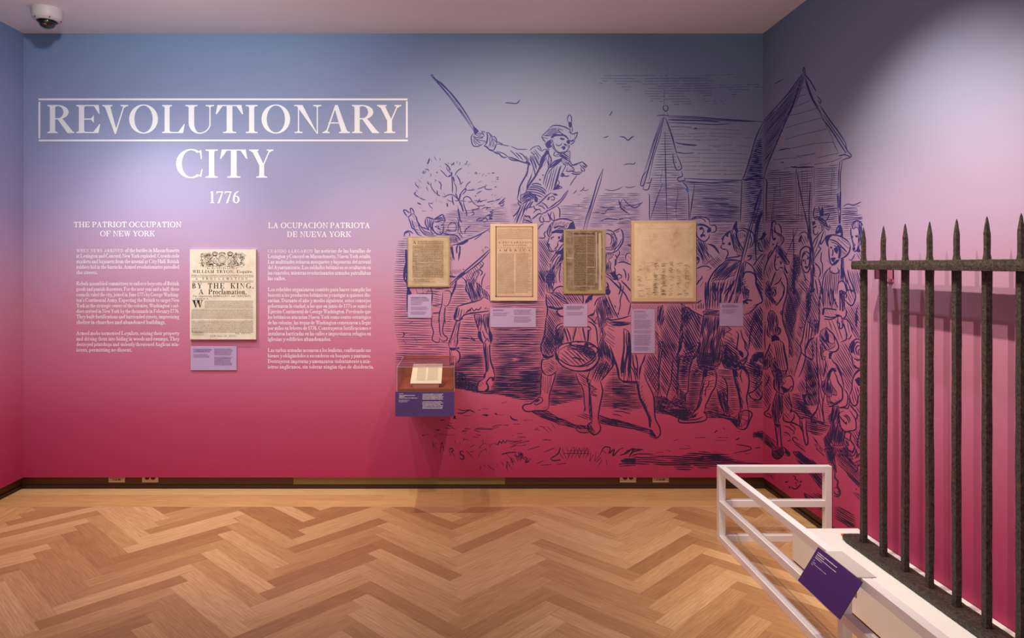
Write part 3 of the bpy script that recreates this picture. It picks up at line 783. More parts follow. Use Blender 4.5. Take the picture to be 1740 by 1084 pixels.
def crest(mb):
    rr = random.Random(21)
    def st(pts, w):
        pts = [(x, -y) for x, y in pts]
        L = []
        for i, (x, y) in enumerate(pts):
            a = pts[max(i-1, 0)]; c = pts[min(i+1, len(pts)-1)]
            dx, dy = c[0]-a[0], c[1]-a[1]; l = math.hypot(dx, dy) or 1
            ww = w/2*(0.4 if i in (0, len(pts)-1) else 1)
            L.append(((x-dy/l*ww, y+dx/l*ww), (x+dy/l*ww, y-dx/l*ww)))
        _lay[0] = (_lay[0] + 7) % 23; d = _lay[0]*8e-6
        for a, c in zip(L, L[1:]): mb.poly([g(*a[0], d), g(*a[1], d), g(*c[1], d), g(*c[0], d)])
    def arc(cx, cy, rx, ry, a0, a1, w, n=14):
        st([(cx+rx*math.cos(math.radians(a0+(a1-a0)*i/n)), cy+ry*math.sin(math.radians(a0+(a1-a0)*i/n))) for i in range(n+1)], w)
    arc(377.5, 441, 6.6, 6.6, 0, 360, 0.8, 24); arc(377.5, 441, 4.6, 4.8, 0, 360, 0.5, 20)     # garter and shield
    for k in range(5): st([(374+k*1.7, 437.5), (374.2+k*1.7, 444.5)], 0.6)
    arc(377.5, 432.5, 5.5, 3.6, 180, 360, 0.9); st([(372, 433), (383, 433)], 1.1)               # crown
    for k in range(5): st([(372.6+k*2.4, 432.6), (373.2+k*2.2, 429)], 0.9)
    for sgn, cx in ((-1, 365), (1, 391)):                                                        # two beasts
        arc(cx, 431.5, 4.2, 3.4, 0, 360, 1.2); arc(cx, 432, 2.4, 2, 0, 360, 0.8)
        for k in range(7): arc(cx, 432, 4.6+0.2*k, 3.6, 200+k*20, 240+k*20, 0.7, 4)
        st([(cx+sgn*1, 434), (cx+sgn*5, 437.5), (cx+sgn*9, 442), (cx+sgn*14, 448)], 1.0)
        st([(cx-sgn*2, 435), (cx-sgn*3.5, 439), (cx-sgn*6.5, 441)], 1.1)
        st([(cx+sgn*3, 443), (cx+sgn*1, 447), (cx-sgn*4, 449)], 1.2)
        st([(cx+sgn*10, 444), (cx+sgn*15, 451), (cx+sgn*7, 452)], 1.0)
        for k in range(9): st([(cx+sgn*(1+k*1.2), 439+k*0.9), (cx+sgn*(0+k*1.0), 445+k*0.6)], 0.75)
        for k in range(11):                                                                      # flags and lances outside
            x = cx+sgn*(9+k*1.5); st([(x, 429+(k%4)*1.2), (x-sgn*4.5, 436+(k%3))], 0.7)
        for k in range(62):
            x = cx+sgn*rr.uniform(6, 25); y = rr.uniform(431, 452); st([(x, y), (x+rr.uniform(-2, 2), y+rr.uniform(-2.5, 2.5)), (x+rr.uniform(-3, 3), y+rr.uniform(-1, 3))], 0.8)
    for k in range(34):
        x = rr.uniform(348, 404); y = rr.uniform(447, 453); st([(x, y), (x+rr.uniform(1, 4), y+rr.uniform(-1, 1)), (x+rr.uniform(4, 7), y+rr.uniform(-1, 1.2))], 0.8)
    for k in range(330):
        x = rr.uniform(340.5, 414); y = rr.uniform(428.5, 453)
        if math.hypot(x-377.5, (y-441)) < 7.4 or (abs(x-355) < 2.6 and y < 434) or (abs(x-401) < 2.6 and y < 434): continue
        st([(x, y), (x+rr.uniform(-1.6, 1.6), y+rr.uniform(0.4, 2.0)), (x+rr.uniform(-2.2, 2.2), y+rr.uniform(0.8, 3.0))], 0.42)
    put_text(mb, g, 'G', 353.5, -432.5, 3.6, lift=0); put_text(mb, g, 'R', 400, -432.5, 3.6, lift=0)
dash_print('royal_arms', plain('grey_black_ink', rgb(62, 54, 46), 0.7, spec=0.2), s, [crest], 'engraved coat of arms with crown and two beasts')
# 2 the creased brown sheet
r, s, f = document(692.5, 764, 402, 487.5, 'small creased brown broadsheet on olive mount, leftmost of the row over the engraving', M_MT2, None, (2.2, 2.4, 2.0, 1.8), M_P2)
g = P(f)
def t2(mb): put_text(mb, g, 'A', 701.4, -414.6, 6.0, 0.24, 0.07, lift=0)
dash_print('printed_text', plain('umber_ink', rgb(84, 66, 52), 0.7, spec=0.2), s, [t2,
    lambda mb: put_lines(mb, g, 709.5, 753.5, -410, -415.2, 1.7, 0.7, R, (2, 6), 0.5, lift=0),
    lambda mb: put_lines(mb, g, 701, 753.5, -417.6, -472.5, 1.5, 0.68, R, (2, 7), 0.55, lift=0),
    lambda mb: put_lines(mb, g, 702, 744, -474.5, -479.5, 1.6, 0.6, R, (2, 6), 0.5, 0.9, 0.6, lift=0)])
def creases(mb):
    for pts in ([(695.5,422.5),(706,423.4),(716,424.4)],[(702,450.5),(712,452.3),(724,453),(733,449.6)],[(743,436.8),(754,436.4)],[(741,443),(755,442.4)],[(702,447.5),(716,446),(735,447)],[(702,433.5),(716,431.5)],[(758,408),(759.8,430),(759.6,478)],[(697,484.3),(730,484),(758,484.6)]):
        for a, c in zip(pts, pts[1:]):
            mb.poly([g(a[0], -a[1], 0.0004), g(c[0], -c[1], 0.0004), g(c[0], -c[1]+0.7, 0.0004), g(a[0], -a[1]+0.7, 0.0004)] if abs(a[0]-c[0]) > 3 else [g(a[0], -a[1], 0.0004), g(a[0]+0.7, -a[1], 0.0004), g(c[0]+0.7, -c[1], 0.0004), g(c[0], -c[1], 0.0004)])
dash_print('crease', M_PALE, s, [creases])
# 3 the declaration
r, s, f = document(833, 913, 380, 511, 'tall buff printed declaration in two columns, between the brown broadsheet and the stained sheet', M_MT3, None, (8.2, 6.8, 4, 6), M_P3)
g = P(f)
def frame3(mb):
    for x0, x1, y0, y1 in ((841.8,844.2,384.6,504.6),(904.2,906,384.6,504.6),(841.8,906,384.6,386),(841.8,906,503,504.6)):
        mb.poly([g(x0,-y1,0),g(x1,-y1,0),g(x1,-y0,0),g(x0,-y0,0)])
dash_print('printed_border', M_MATTE, s, [frame3])
def t3(mb):
    put_text(mb, g, 'A DECLARATION', 846.5, -413.4, 2.9, 0.2, 0.07, width=57, align='fit', track=0.25, lift=0)
    put_text(mb, g, 'REPRESENTATIVES', 855, -417.8, 2.2, 0.2, 0.07, width=40, align='fit', track=0.2, lift=0)
    put_text(mb, g, 'UNITED STATES OF', 846.5, -422.2, 2.0, 0.2, 0.07, width=57, align='fit', track=0.5, lift=0)
    put_text(mb, g, 'AMERICA', 847.6, -427, 3.6, 0.2, 0.07, width=54, align='fit', track=0.9, lift=0)
dash_print('printed_text', M_BROWNINK, s, [t3], 'heading A DECLARATION ... AMERICA')
dash_print('fine_print', M_FADED, s, [
    lambda mb: put_lines(mb, g, 845.8, 903.4, -389.8, -407, 1.6, 0.7, R, (2, 7), 0.5, lift=0),
    lambda mb: put_lines(mb, g, 845.8, 874, -431, -500, 1.5, 0.72, R, (2, 7), 0.5, 0.7, 0.04, lift=0),
    lambda mb: put_lines(mb, g, 876.4, 903.4, -431, -498, 1.5, 0.72, R, (2, 7), 0.5, 0.7, 0.25, lift=0)])
# 4 the stained sheet
r, s, f = document(958, 1028.5, 390, 499, 'dark stained water-marked broadsheet with torn lower edge on ochre mount', M_MT4, None, (30, 30, 40, 40), M_P4)
bpy.data.objects.remove(s); ROOTS.remove(s) if s in ROOTS else None
rag = random.Random(8)
out = [(961, 392), (1024.6, 392)]
yy = 392
while yy < 492: yy += rag.uniform(5, 12); out.append((1024.8 - rag.uniform(0, 1.6) - (1.2 if yy > 460 else 0), min(yy, 494)))
xx = 1022
while xx > 968: xx -= rag.uniform(4, 9); out.append((xx, 495.5 - rag.uniform(0, 3) + (1 if xx < 1000 else -1)))
out.append((962, 489)); out.append((961.4, 440))
mb = MB(); mb.prism([(x, -y) for x, y in out], lambda u, v, tt: f(u, v, tt), 0.0002, 0.0008); s = sub(mb.build('sheet', M_P4, r)); s['label'] = 'stained torn paper'
g = P(f)
def patch(pts): return lambda mb: mb.poly([g(x, -y, 0) for x, y in pts])
for q in ([(1017.5,396),(1021,396),(1022,440),(1020.8,470),(1022.6,493),(1017,493.6),(1018.4,465),(1017,430)], [(1012,394),(1013.5,394),(1014.6,440),(1013.2,480),(1012.4,480),(1013,430)], [(962.5,437.4),(975,438),(975,439.2),(962.5,438.8)]):
    dash_print('pale_fold', M_PALE, s, [patch(q)])
dash_print('text_panel', plain('text_ground', rgb(168, 144, 116), 0.7, spec=0.2), s, [patch([(974.6,400),(1010.8,400),(1010.8,487.4),(974.6,487.4)])])
g2 = P(f, L8 + 0.0003)
dash_print('printed_text', M_BLACK, s, [
    lambda mb: put_lines(mb, g2, 975.4, 1010.4, -398, -399, 2, 1.7, R, (1, 3), 0.8, 0.7, lift=0),
    lambda mb: put_lines(mb, g2, 975.4, 1010.4, -402.2, -486, 1.62, 0.86, R, (2, 6), 0.5, 0.6, lift=0),
    lambda mb: put_lines(mb, g2, 985, 1000, -488.4, -489.4, 2, 1.2, R, (1, 3), 0.7, 0.7, lift=0)])
def folds(mb):
    for x0, x1, y0, y1 in ((980,1010.4,430,430.6),(998,1010.4,453.6,454.6),(1000,1010,465.4,466.2),(996.6,997.2,402,492)):
        mb.poly([g2(x0,-y1,0.0004),g2(x1,-y1,0.0004),g2(x1,-y0,0.0004),g2(x0,-y0,0.0004)])
dash_print('crease', M_PALE, s, [folds])
# 5 the petition with signatures
r, s, f = document(1073, 1183, 375, 512.5, 'largest tan framed handwritten parchment covered with signatures', M_MT5, None, (5, 5.5, 4.4, 6), M_P5)
g = P(f)
dash_print('handwriting', plain('pale_sepia', rgb(196, 172, 138), 0.7, spec=0.2), s, [
    lambda mb: put_lines(mb, g, 1100, 1174, -389, -391, 2.5, 0.55, R, (2, 6), 0.6, 0.9, lift=0),
    lambda mb: put_lines(mb, g, 1090, 1174, -396, -441, 2.9, 0.28, R, (3, 9), 0.6, 0.9, lift=0)], 'faint lines of handwriting')
def sign(mb):
    rr = random.Random(17)
    for k in range(330):
        col = rr.choice((0, 1, 2, 2, 3, 3, 4, 5, 6)); x = 1082 + col * 13.2 + rr.uniform(0, 5); y = 445 + rr.random() * 58
        if col < 2 and rr.random() < 0.45: continue
        pts = [(x, y)]
        for q in range(rr.randint(3, 6)): pts.append((pts[-1][0] + rr.uniform(0.6, 2.1), y + rr.uniform(-1.3, 1.3)))
        w = rr.uniform(0.18, 0.42)
        for a, c in zip(pts, pts[1:]):
            d = rr.randint(0, 20) * 8e-6
            mb.poly([g(a[0], -a[1]-w/2, d), g(c[0], -c[1]-w/2, d), g(c[0]+0.1, -c[1]+w/2, d), g(a[0]+0.1, -a[1]+w/2, d)])
dash_print('signatures', plain('sepia_ink', rgb(96, 76, 52), 0.7, spec=0.2), s, [sign], 'scrawled brown signatures')
def wall_label(x0, x1, y0, y1, label, blocks):
    r = doc_root('wall_label', x0, x1, y0, y1, label, 'label'); r['group'] = 'lilac labels on the title wall'
    f = plane(0.008)
    mb = MB(); slab(mb, f, x0, x1, y0, y1, -0.008, 0.0); p = sub(mb.build('board', M_LILAC, r, bevel=0.0005))
    g = P(f, 0.0006)
    dash_print('printed_text', M_LILACINK, p, [(lambda q: lambda mb: put_lines(mb, g, q[0], q[1], -q[2], -q[3], q[4], q[5], R, (2, 7), 0.42, 0.8, 0.18, lift=0))(q) for q in blocks])
wall_label(324, 402, 588.5, 629, 'wide lilac label under the cream royal proclamation', [(328.6,360.5,593.6,600,1.6,0.85),(328.6,358,602.5,608,1.6,0.55),(364,398,593,604,1.5,0.6),(364,396,607,622,1.5,0.6)])
wall_label(693, 733, 501, 540, 'square lilac label under the creased brown broadsheet', [(698,729,505.4,508,1.5,0.85),(698,729.5,508.6,512,1.5,0.6),(698,720,513.5,519,1.6,0.5),(698,729,522,528,1.5,0.55),(698,726,530,536,1.5,0.55)])
wall_label(833, 910.5, 523.3, 555.8, 'wide lilac label under the tall buff declaration', [(837.6,859,526.8,529.4,1.5,0.8),(837.6,865,532,538,1.6,0.5),(873.4,905,527,536,1.5,0.55),(873.4,904,538.6,549,1.5,0.55)])
wall_label(958, 998, 517, 555.2, 'square lilac label under the dark stained broadsheet', [(962.6,993,520.6,524,1.5,0.85),(962.6,990,524.8,527,1.5,0.6),(962.6,995,530.8,536,1.6,0.5)])
wall_label(1073, 1112.6, 525.3, 600, 'tall narrow lilac label under the largest framed parchment', [(1077.6,1098,529,532,1.5,0.85),(1077.6,1103,534,541,1.7,0.5),(1077.6,1109,544,559,1.45,0.55),(1077.6,1107,562,567,1.45,0.55),(1077.6,1108,569.5,587,1.45,0.55),(1077.6,1106,590,597,1.45,0.55)])
wall_label(1223, 1263, 515.2, 554, 'square lilac label alone near the corner, under no document', [(1227.4,1250,518.6,519.6,1.5,0.8),(1227.4,1257,520.6,523.6,1.5,0.85),(1227.4,1252,526,533,1.6,0.5)])

# ---------------------------------------------------------------- wall-mounted display case
def clear(name):
    m, nt, p = new_mat(name)
    out = nt.nodes['Material Output']
    nt.nodes.remove(p)
    tr = nt.nodes.new('ShaderNodeBsdfTransparent'); tr.inputs[0].default_value = (0.985, 0.98, 0.975, 1)
    gl = nt.nodes.new('ShaderNodeBsdfGlossy'); gl.inputs['Roughness'].default_value = 0.01
    geo = nt.nodes.new('ShaderNodeNewGeometry')
    ior = nt.nodes.new('ShaderNodeMix'); ior.data_type = 'FLOAT'; ior.inputs['A'].default_value = 1.49; ior.inputs['B'].default_value = 1 / 1.49
    nt.links.new(geo.outputs['Backfacing'], ior.inputs['Factor'])
    fr = nt.nodes.new('ShaderNodeFresnel'); nt.links.new(ior.outputs['Result'], fr.inputs['IOR'])
    mx = nt.nodes.new('ShaderNodeMixShader')
    nt.links.new(fr.outputs[0], mx.inputs[0]); nt.links.new(tr.outputs[0], mx.inputs[1]); nt.links.new(gl.outputs[0], mx.inputs[2])
    nt.links.new(mx.outputs[0], out.inputs['Surface'])
    return m
M_CLEAR = clear('clear_acrylic_sheet')
cx0, cx1, cy0, cy1 = -0.416, -0.049, 4.365, D
case = thing('display_case', ((cx0+cx1)/2, D, 0.637), 'small wall-mounted display case with clear cover and purple front label', 'display case')
mb = MB(); mb.box(cx0 + 0.006, cx1 - 0.006, cy0 + 0.01, cy1, 0.640, 0.785); mb.build('body', M_RUST, case)
mb = MB(); mb.box(cx0 + 0.008, cx1 - 0.008, cy0 + 0.03, cy1 - 0.012, 0.785, 0.808); mb.build('deck', M_RUST, case)
mb = MB(); mb.box(cx0, cx1, cy1 - 0.012, cy1, 0.785, 0.957); mb.build('back_board', M_RUST, case)
TH_A = 0.005
for nm, bb in (('front', (cx0, cx1, cy0, cy0 + TH_A, 0.786, 0.948)), ('top', (cx0, cx1, cy0, cy1 - 0.012, 0.948, 0.953)),
           ('left', (cx0, cx0 + TH_A, cy0 + TH_A, cy1 - 0.012, 0.786, 0.948)), ('right', (cx1 - TH_A, cx1, cy0 + TH_A, cy1 - 0.012, 0.786, 0.948))):
    mb = MB(); mb.box(*bb); mb.build('cover_pane', M_CLEAR, case)
M_EDGE = plain('bright_acrylic_edge', rgb(206, 190, 190), 0.25)  # pale colour paints the light caught in the clear cover's edges
mb = MB()
e = 0.0022
for x in (cx0, cx1 - e): mb.box(x, x + e, cy0 - 0.0006, cy0 + e, 0.786, 0.953)
mb.box(cx0, cx1, cy0 - 0.0006, cy0 + e, 0.9515, 0.9535)
for x in (cx0, cx1 - e): mb.box(x, x + e, cy0, cy1 - 0.012, 0.9525, 0.9540)
mb.build('cover_edge', M_EDGE, case)
fcase = lambda x, v, d: ((x - 785) * (cy0 - 0.008) / 1160, cy0 - 0.008 - d, EYE - (-v - 450) * (cy0 - 0.008) / 1160)
mb = MB(); slab(mb, fcase, 671.6, 772, 665.6, 707.8, -0.008, 0.0); pl = sub(mb.build('front_label', M_PURPLE, case, bevel=0.0005)); pl['label'] = 'purple printed label panel'
gc = P(fcase, 0.0006)
RC = random.Random(9)
dash_print('printed_text', plain('white_print', rgb(226, 216, 232), 0.6), pl, [(lambda q: lambda mb: put_lines(mb, gc, q[0], q[1], -q[2], -q[3], q[4], q[5], RC, (2, 7), 0.42, 0.6, q[6], lift=0))(q) for q in
    ((677.6,686,669.4,670,1.5,0.8,0),(678,707,672.4,673.2,2,1.2,0.1),(678,688,674.6,675.2,2,1.2,0),(677.6,709.6,676.8,677.4,2,1.0,0.05),(677.4,700,680,683.4,1.6,0.5,0.4),(718,753.6,670,679.5,2.15,1.05,0.12),(717.8,753.6,683,694.5,2.25,1.05,0.14))])
mb = MB(); mb.box(-0.245, -0.188, D - 0.30, D, 0.598, 0.640); mb.box(-0.245, -0.188, D - 0.012, D, 0.56, 0.640); mb.build('wall_bracket', M_HOLE, case)
# cradle and printed sheet inside
mb = MB()
sl = math.atan2(0.928 - 0.832, 4.65 - 4.434)
mb.prism([(4.445, 0.808), (4.66, 0.808), (4.66, 0.918), (4.645, 0.921), (4.445, 0.828)], lambda u, v, tt: (tt, u, v), -0.318, -0.150)
mb.build('cradle', plain('brown_cradle', rgb(176, 120, 100), 0.6), case)
mb = MB(); mb.box(-0.318, -0.150, 4.432, 4.445, 0.808, 0.836); mb.build('cradle_lip', plain('cradle_lip', rgb(186, 130, 112), 0.6), case)
tp = thing('printed_sheet', (-0.232, 4.54, 0.874), 'cream two-column printed sheet inside the display case', 'document')
def slope(u, v, d):                       # u across in metres, v up the slope in metres
    return (u, 4.430 + v*math.cos(sl) - d*math.sin(sl), 0.831 + v*math.sin(sl) + d*math.cos(sl))
mb = MB(); mb.prism([(-0.336, 0), (-0.134, 0), (-0.132, 0.238), (-0.330, 0.238)], slope, 0.004, 0.007); sh = sub(mb.build('sheet', M_CREAM, tp))
mb = MB()
put_lines(mb, lambda u, v, d: slope(u, v, 0.0074 + d), -0.298, -0.238, 0.186, 0.03, 0.0062, 0.0024, R, (2, 7), 0.003, 0.7, 0.05, lift=0)
put_lines(mb, lambda u, v, d: slope(u, v, 0.0074 + d), -0.226, -0.158, 0.184, 0.03, 0.0062, 0.0024, R, (2, 7), 0.003, 0.7, 0.05, lift=0)
put_lines(mb, lambda u, v, d: slope(u, v, 0.0074 + d), -0.29, -0.16, 0.208, 0.20, 0.01, 0.003, R, (2, 7), 0.003, 0.7, 0.05, lift=0)
mb.build('printed_text', plain('tan_print', rgb(186, 166, 136), 0.7), sh, fix=False)

# ---------------------------------------------------------------- outlets in the baseboard
KB = (D + REC) / 1160.0
def outlet(xa, xb, kind, label):
    x0, x1 = (xa - 785) * KB, (xb - 785) * KB
    zb = EYE - (819.3 - 450) * KB
    yb = D + REC
    r = thing('wall_outlet', ((x0+x1)/2, yb, zb), label, 'outlet', 'bronze outlets in the baseboard')
    mb = MB(); mb.box(x0, x1, yb - 0.006, yb, zb, zb + 0.072); mb.build('cover_plate', M_PLATE, r, bevel=0.001)
    if kind == 'power':
        for cx in ((x0+x1)/2 - 0.021, (x0+x1)/2 + 0.021):
            n = 20; mb = MB(); mb.prism([(cx + 0.0172*math.cos(2*math.pi*i/n), zb + 0.036 + 0.0165*math.sin(2*math.pi*i/n)) for i in range(n)], lambda u, v, tt: (u, tt, v), yb - 0.008, yb - 0.004)
            mb.build('socket', M_HOLE, r)
    else:
        mb = MB(); mb.box((x0+x1)/2 - 0.034, (x0+x1)/2 + 0.034, yb - 0.0085, yb - 0.004, zb + 0.014, zb + 0.05); mb.build('insert', plain('insert_plate', rgb(160, 130, 108), 0.5), r, bevel=0.001)
        cxm = (x0+x1)/2
        for dx, w in ((0.019, 0.010), (0.0, 0.004), (-0.006, 0.004)):
            mb = MB(); mb.box(cxm + dx - w/2, cxm + dx + w/2, yb - 0.0095, yb - 0.006, zb + 0.018, zb + (0.026 if w > 0.005 else 0.023)); mb.build('jack', M_HOLE, r)
        for dx in (-0.045, 0.045):
            mb = MB(); mb.box(cxm + dx - 0.003, cxm + dx + 0.003, yb - 0.0075, yb - 0.005, zb + 0.028, zb + 0.034); mb.build('screw', M_HOLE, r)
outlet(185.2, 212.8, 'data', 'bronze data outlet in the baseboard at far left')
outlet(242, 269.6, 'power', 'bronze double power socket in the baseboard below the English text')
outlet(1053, 1080.6, 'power', 'bronze double power socket in the baseboard below the marching figures')
outlet(1108.6, 1136, 'data', 'bronze data outlet in the baseboard near the barrier')

# ---------------------------------------------------------------- security camera on the ceiling
sc = (-2.68, 4.41, ZC)
r = thing('security_camera', (sc[0], sc[1], ZC), 'white dome security camera on the ceiling in the corner', 'camera')
mb = MB(); mb.lathe([(0, 0), (0.090, 0), (0.0915, -0.008), (0.088, -0.050), (0.083, -0.064), (0.070, -0.076), (0.058, -0.079), (0.056, -0.072), (0, -0.072)], sc, 48); mb.build('housing', M_CAMW, r, smooth=False)
mb = MB(); mb.lathe([(0.056, -0.073), (0.060, -0.080), (0.0585, -0.083), (0.054, -0.080)], sc, 40); mb.build('trim_ring', M_HOLE, r, smooth=True)
mb = MB(); mb.lathe([(0.0525*math.cos(a), -0.079 - 0.0525*math.sin(a)) for a in [math.pi/2*k/12 for k in range(13)]], sc, 40); mb.build('dome', M_CLEAR, r, smooth=True)
mb = MB(); mb.lathe([(0.0, -0.073), (0.049, -0.074), (0.048, -0.088), (0.039, -0.110), (0.020, -0.121), (0.0, -0.123)], sc, 32); mb.build('camera_module', M_HOLE, r, smooth=True)
mb = MB()
c2 = (sc[0] + 0.006, sc[1] - 0.030, ZC - 0.106)
mb.lathe([(0.012, 0.004), (0.013, -0.004), (0.006, -0.008), (0, -0.008)], c2, 20); mb.build('lens', plain('amber_lens', rgb(120, 62, 30), 0.15), r, smooth=True)
for a in (-2.05, -0.85, 0.4, 1.9):
    mb = MB(); q = (sc[0] + 0.078*math.cos(a), sc[1] + 0.078*math.sin(a), ZC - 0.070)
    mb.lathe([(0.0035, 0.004), (0.0035, -0.004), (0, -0.004)], q, 10); mb.build('screw', M_HOLE, r)

# ---------------------------------------------------------------- blue tape on the engraving
r = thing('blue_tape', wall_pt(1167, 326), 'tiny scrap of bright blue tape on the barn drawing', 'tape')
mb = MB(); mb.prism([(1164.2,-320.5),(1167.2,-319.6),(1170.4,-324.4),(1167,-326.2)], on_wall, 0.0015, 0.0022); mb.build('strip', M_TAPE, r)

# ---------------------------------------------------------------- white barrier
TB = 0.038
bxl, byb = 1.490, 3.955
ztop = 0.438
r = thing('barrier_rail', (bxl, byb, 0), 'low white square-tube barrier rail around the plinth', 'barrier')
def bar(name, *bb):
    mb = MB(); mb.box(*bb); return mb.build(name, M_WHITE, r, bevel=0.0015)
bar('post', bxl, bxl+TB, byb, byb+TB, 0.0, ztop)
bar('post', XR-0.004-TB, XR-0.004, byb, byb+TB, 0.0, ztop)
for z in (ztop-TB, 0.2015, 0.0): bar('rail', bxl+TB, XR-0.004-TB, byb, byb+TB, z, z+TB)
for z in (ztop-TB, 0.0): bar('rail', bxl, bxl+TB, 1.25, byb, z, z+TB)
bar('post', bxl, bxl+TB, 2.672, 2.710, TB, ztop-TB)
bar('post', bxl, bxl+TB, 1.212, 1.25, 0.0, ztop)
bar('rail', bxl, bxl+TB, 2.710, byb, 0.2015, 0.2015+TB)
bar('rail', bxl, bxl+TB, 1.25, 2.672, 0.2015, 0.2015+TB)

# ---------------------------------------------------------------- plinth
r = thing('display_plinth', (1.97, 2.2, 0), 'long low white plinth carrying the iron fence', 'plinth')
mb = MB(); mb.box(1.792, XR-0.002, 0.75, 3.70, 0.010, 0.178); mb.build('body', M_PLINTH, r, bevel=0.0012)
mb = MB(); mb.box(1.800, XR-0.006, 0.76, 3.692, 0.0, 0.010); mb.build('base', M_HOLE, r)  # black strip stands in for the shadow line under the plinth

# ---------------------------------------------------------------- iron fence
r = thing('iron_fence', (2.02, 2.4, 0.178), 'dark wrought iron fence section with spiked bars on the white plinth', 'fence')
def rough_bar(pts, seed, amp, closed_taper=None):
    """stack of rectangular rings [(centre, half a, half b)], hammered a little"""
    rr = random.Random(seed); mb = MB(); n = 8
    for (c, ax, ay, axis) in pts:
        ring = []
        for i in range(n):
            a = (-1, 0, 1, 1, 1, 0, -1, -1)[i]; b_ = (-1, -1, -1, 0, 1, 1, 1, 0)[i]
            u = a * ax * (0.93 if a and b_ else 1) + rr.uniform(-amp, amp); v = b_ * ay * (0.93 if a and b_ else 1) + rr.uniform(-amp, amp)
            ring.append((c[0]+u, c[1]+v, c[2]) if axis == 'z' else (c[0]+u, c[1], c[2]+v))
        mb.v += ring
    m = len(pts)
    for k in range(m-1):
        for i in range(n):
            j = (i+1) % n; mb.f.append((k*n+i, k*n+j, (k+1)*n+j, (k+1)*n+i))
    mb.f.append(tuple(reversed(range(n)))); mb.f.append(tuple((m-1)*n+i for i in range(n)))
    return mb
FX = 2.020
pys = [3.433 - 0.1612*i for i in range(13)]
for i, y in enumerate(pys):
    rr = random.Random(100+i); pts = []
    for k in range(46):
        z = 0.200 + (1.715 - 0.200) * k / 45
        w = 0.0128 + 0.0004*math.sin(k*0.7+i)
        if z > 1.625: w = 0.0088
        if k < 1: w += 0.002
        pts.append(((FX + 0.0007*math.sin(k*0.21+i*2), y + 0.0008*math.sin(k*0.16+i), z), w, w, 'z'))
    lean = rr.uniform(-0.002, 0.002)
    for k in range(1, 7):
        q = k/6; pts.append(((FX+lean*q, y+lean*q, 1.715 + q*0.078), 0.0088*(1-q)**0.75+0.0010, 0.0088*(1-q)**0.75+0.0010, 'z'))
    o = rough_bar(pts, 40+i, 0.0005).build('picket', M_IRON, r, smooth=False)
pts = []
for k in range(120):
    y = 3.452 - 2.15*k/119
    pts.append(((FX-0.010, y, 1.6045), 0.043, 0.0225, 'y'))
rough_bar(pts, 7, 0.0006).build('top_rail', M_IRON, r)
pts = []
for k in range(130):
    y = 3.545 - 2.3*k/129
    hw = 0.052 if k > 1 else 0.046
    pts.append(((FX, y, 0.1962), hw, 0.0155, 'y'))
rough_bar(pts, 9, 0.0009).build('bottom_rail', M_IRON, r)
mb = MB(); mb.box(1.970, 1.986, 3.536, 3.5475, 0.200, 0.2098); o = mb.build('red_paint_mark', plain('red_paint', rgb(214, 92, 60), 0.6), r)
mb = MB(); mb.box(2.060, XR-0.001, 3.395, 3.410, 1.535, 1.582); mb.box(XR-0.006, XR-0.001, 3.395, 3.470, 1.520, 1.582); o = mb.build('wall_bracket', M_BLADE, r); o['label'] = 'pink painted wall bracket'

# ---------------------------------------------------------------- purple label on the barrier
r = thing('rail_label', (1.43, 2.665, 0.302), 'slanted deep purple label clipped to the white barrier', 'label')
pa, pb = (1.472, 0.4405), (1.388, 0.302)
tl = math.hypot(pa[0]-pb[0], pa[1]-pb[1]); ux, uz = (pa[0]-pb[0])/tl, (pa[1]-pb[1])/tl
def tilt(u, v, d):                         # u along the rail towards the camera, v up the panel, d outwards
    return (pb[0] + ux*v - uz*d, 2.822 - u, pb[1] + uz*v + ux*d)
mb = MB(); mb.prism([(0, 0), (0.312, 0), (0.312, tl), (0, tl)], tilt, -0.003, 0.0); pn = sub(mb.build('panel', M_PURPLE2, r, bevel=0.0005))
mb = MB(); RT = random.Random(4)
for x1, v, h in ((0.162,0.142,0.0036),(0.075,0.134,0.0036),(0.168,0.126,0.0028),(0.070,0.119,0.0028),(0.03,0.108,0.0016),(0.045,0.101,0.0016),(0.130,0.095,0.0016),(0.03,0.089,0.0016)):
    put_lines(mb, lambda u, v_, d: tilt(u, v_, 0.0005 + d), 0.018, x1, v, v - 0.001, 0.01, h, RT, (2, 6), 0.0021, 0.6, 0, lift=0)
mb.build('printed_text', plain('pale_print', rgb(214, 196, 222), 0.6), pn, fix=False)
mb = MB(); mb.box(1.474, 1.545, 2.545, 2.775, ztop + 0.0005, ztop + 0.004); mb.box(1.5285, 1.5315, 2.545, 2.775, ztop-0.03, ztop + 0.0005); mb.build('clip', plain('frosted_acrylic', rgb(206, 200, 196), 0.3), r)
mb = MB(); mb.prism([(1.474, 0.4395), (1.474, 0.36), (1.440, 0.382)], lambda u, v, tt: (u, tt, v), 2.548, 2.556); mb.build('bracket', plain('beige_bracket', rgb(176, 158, 140), 0.5), r)
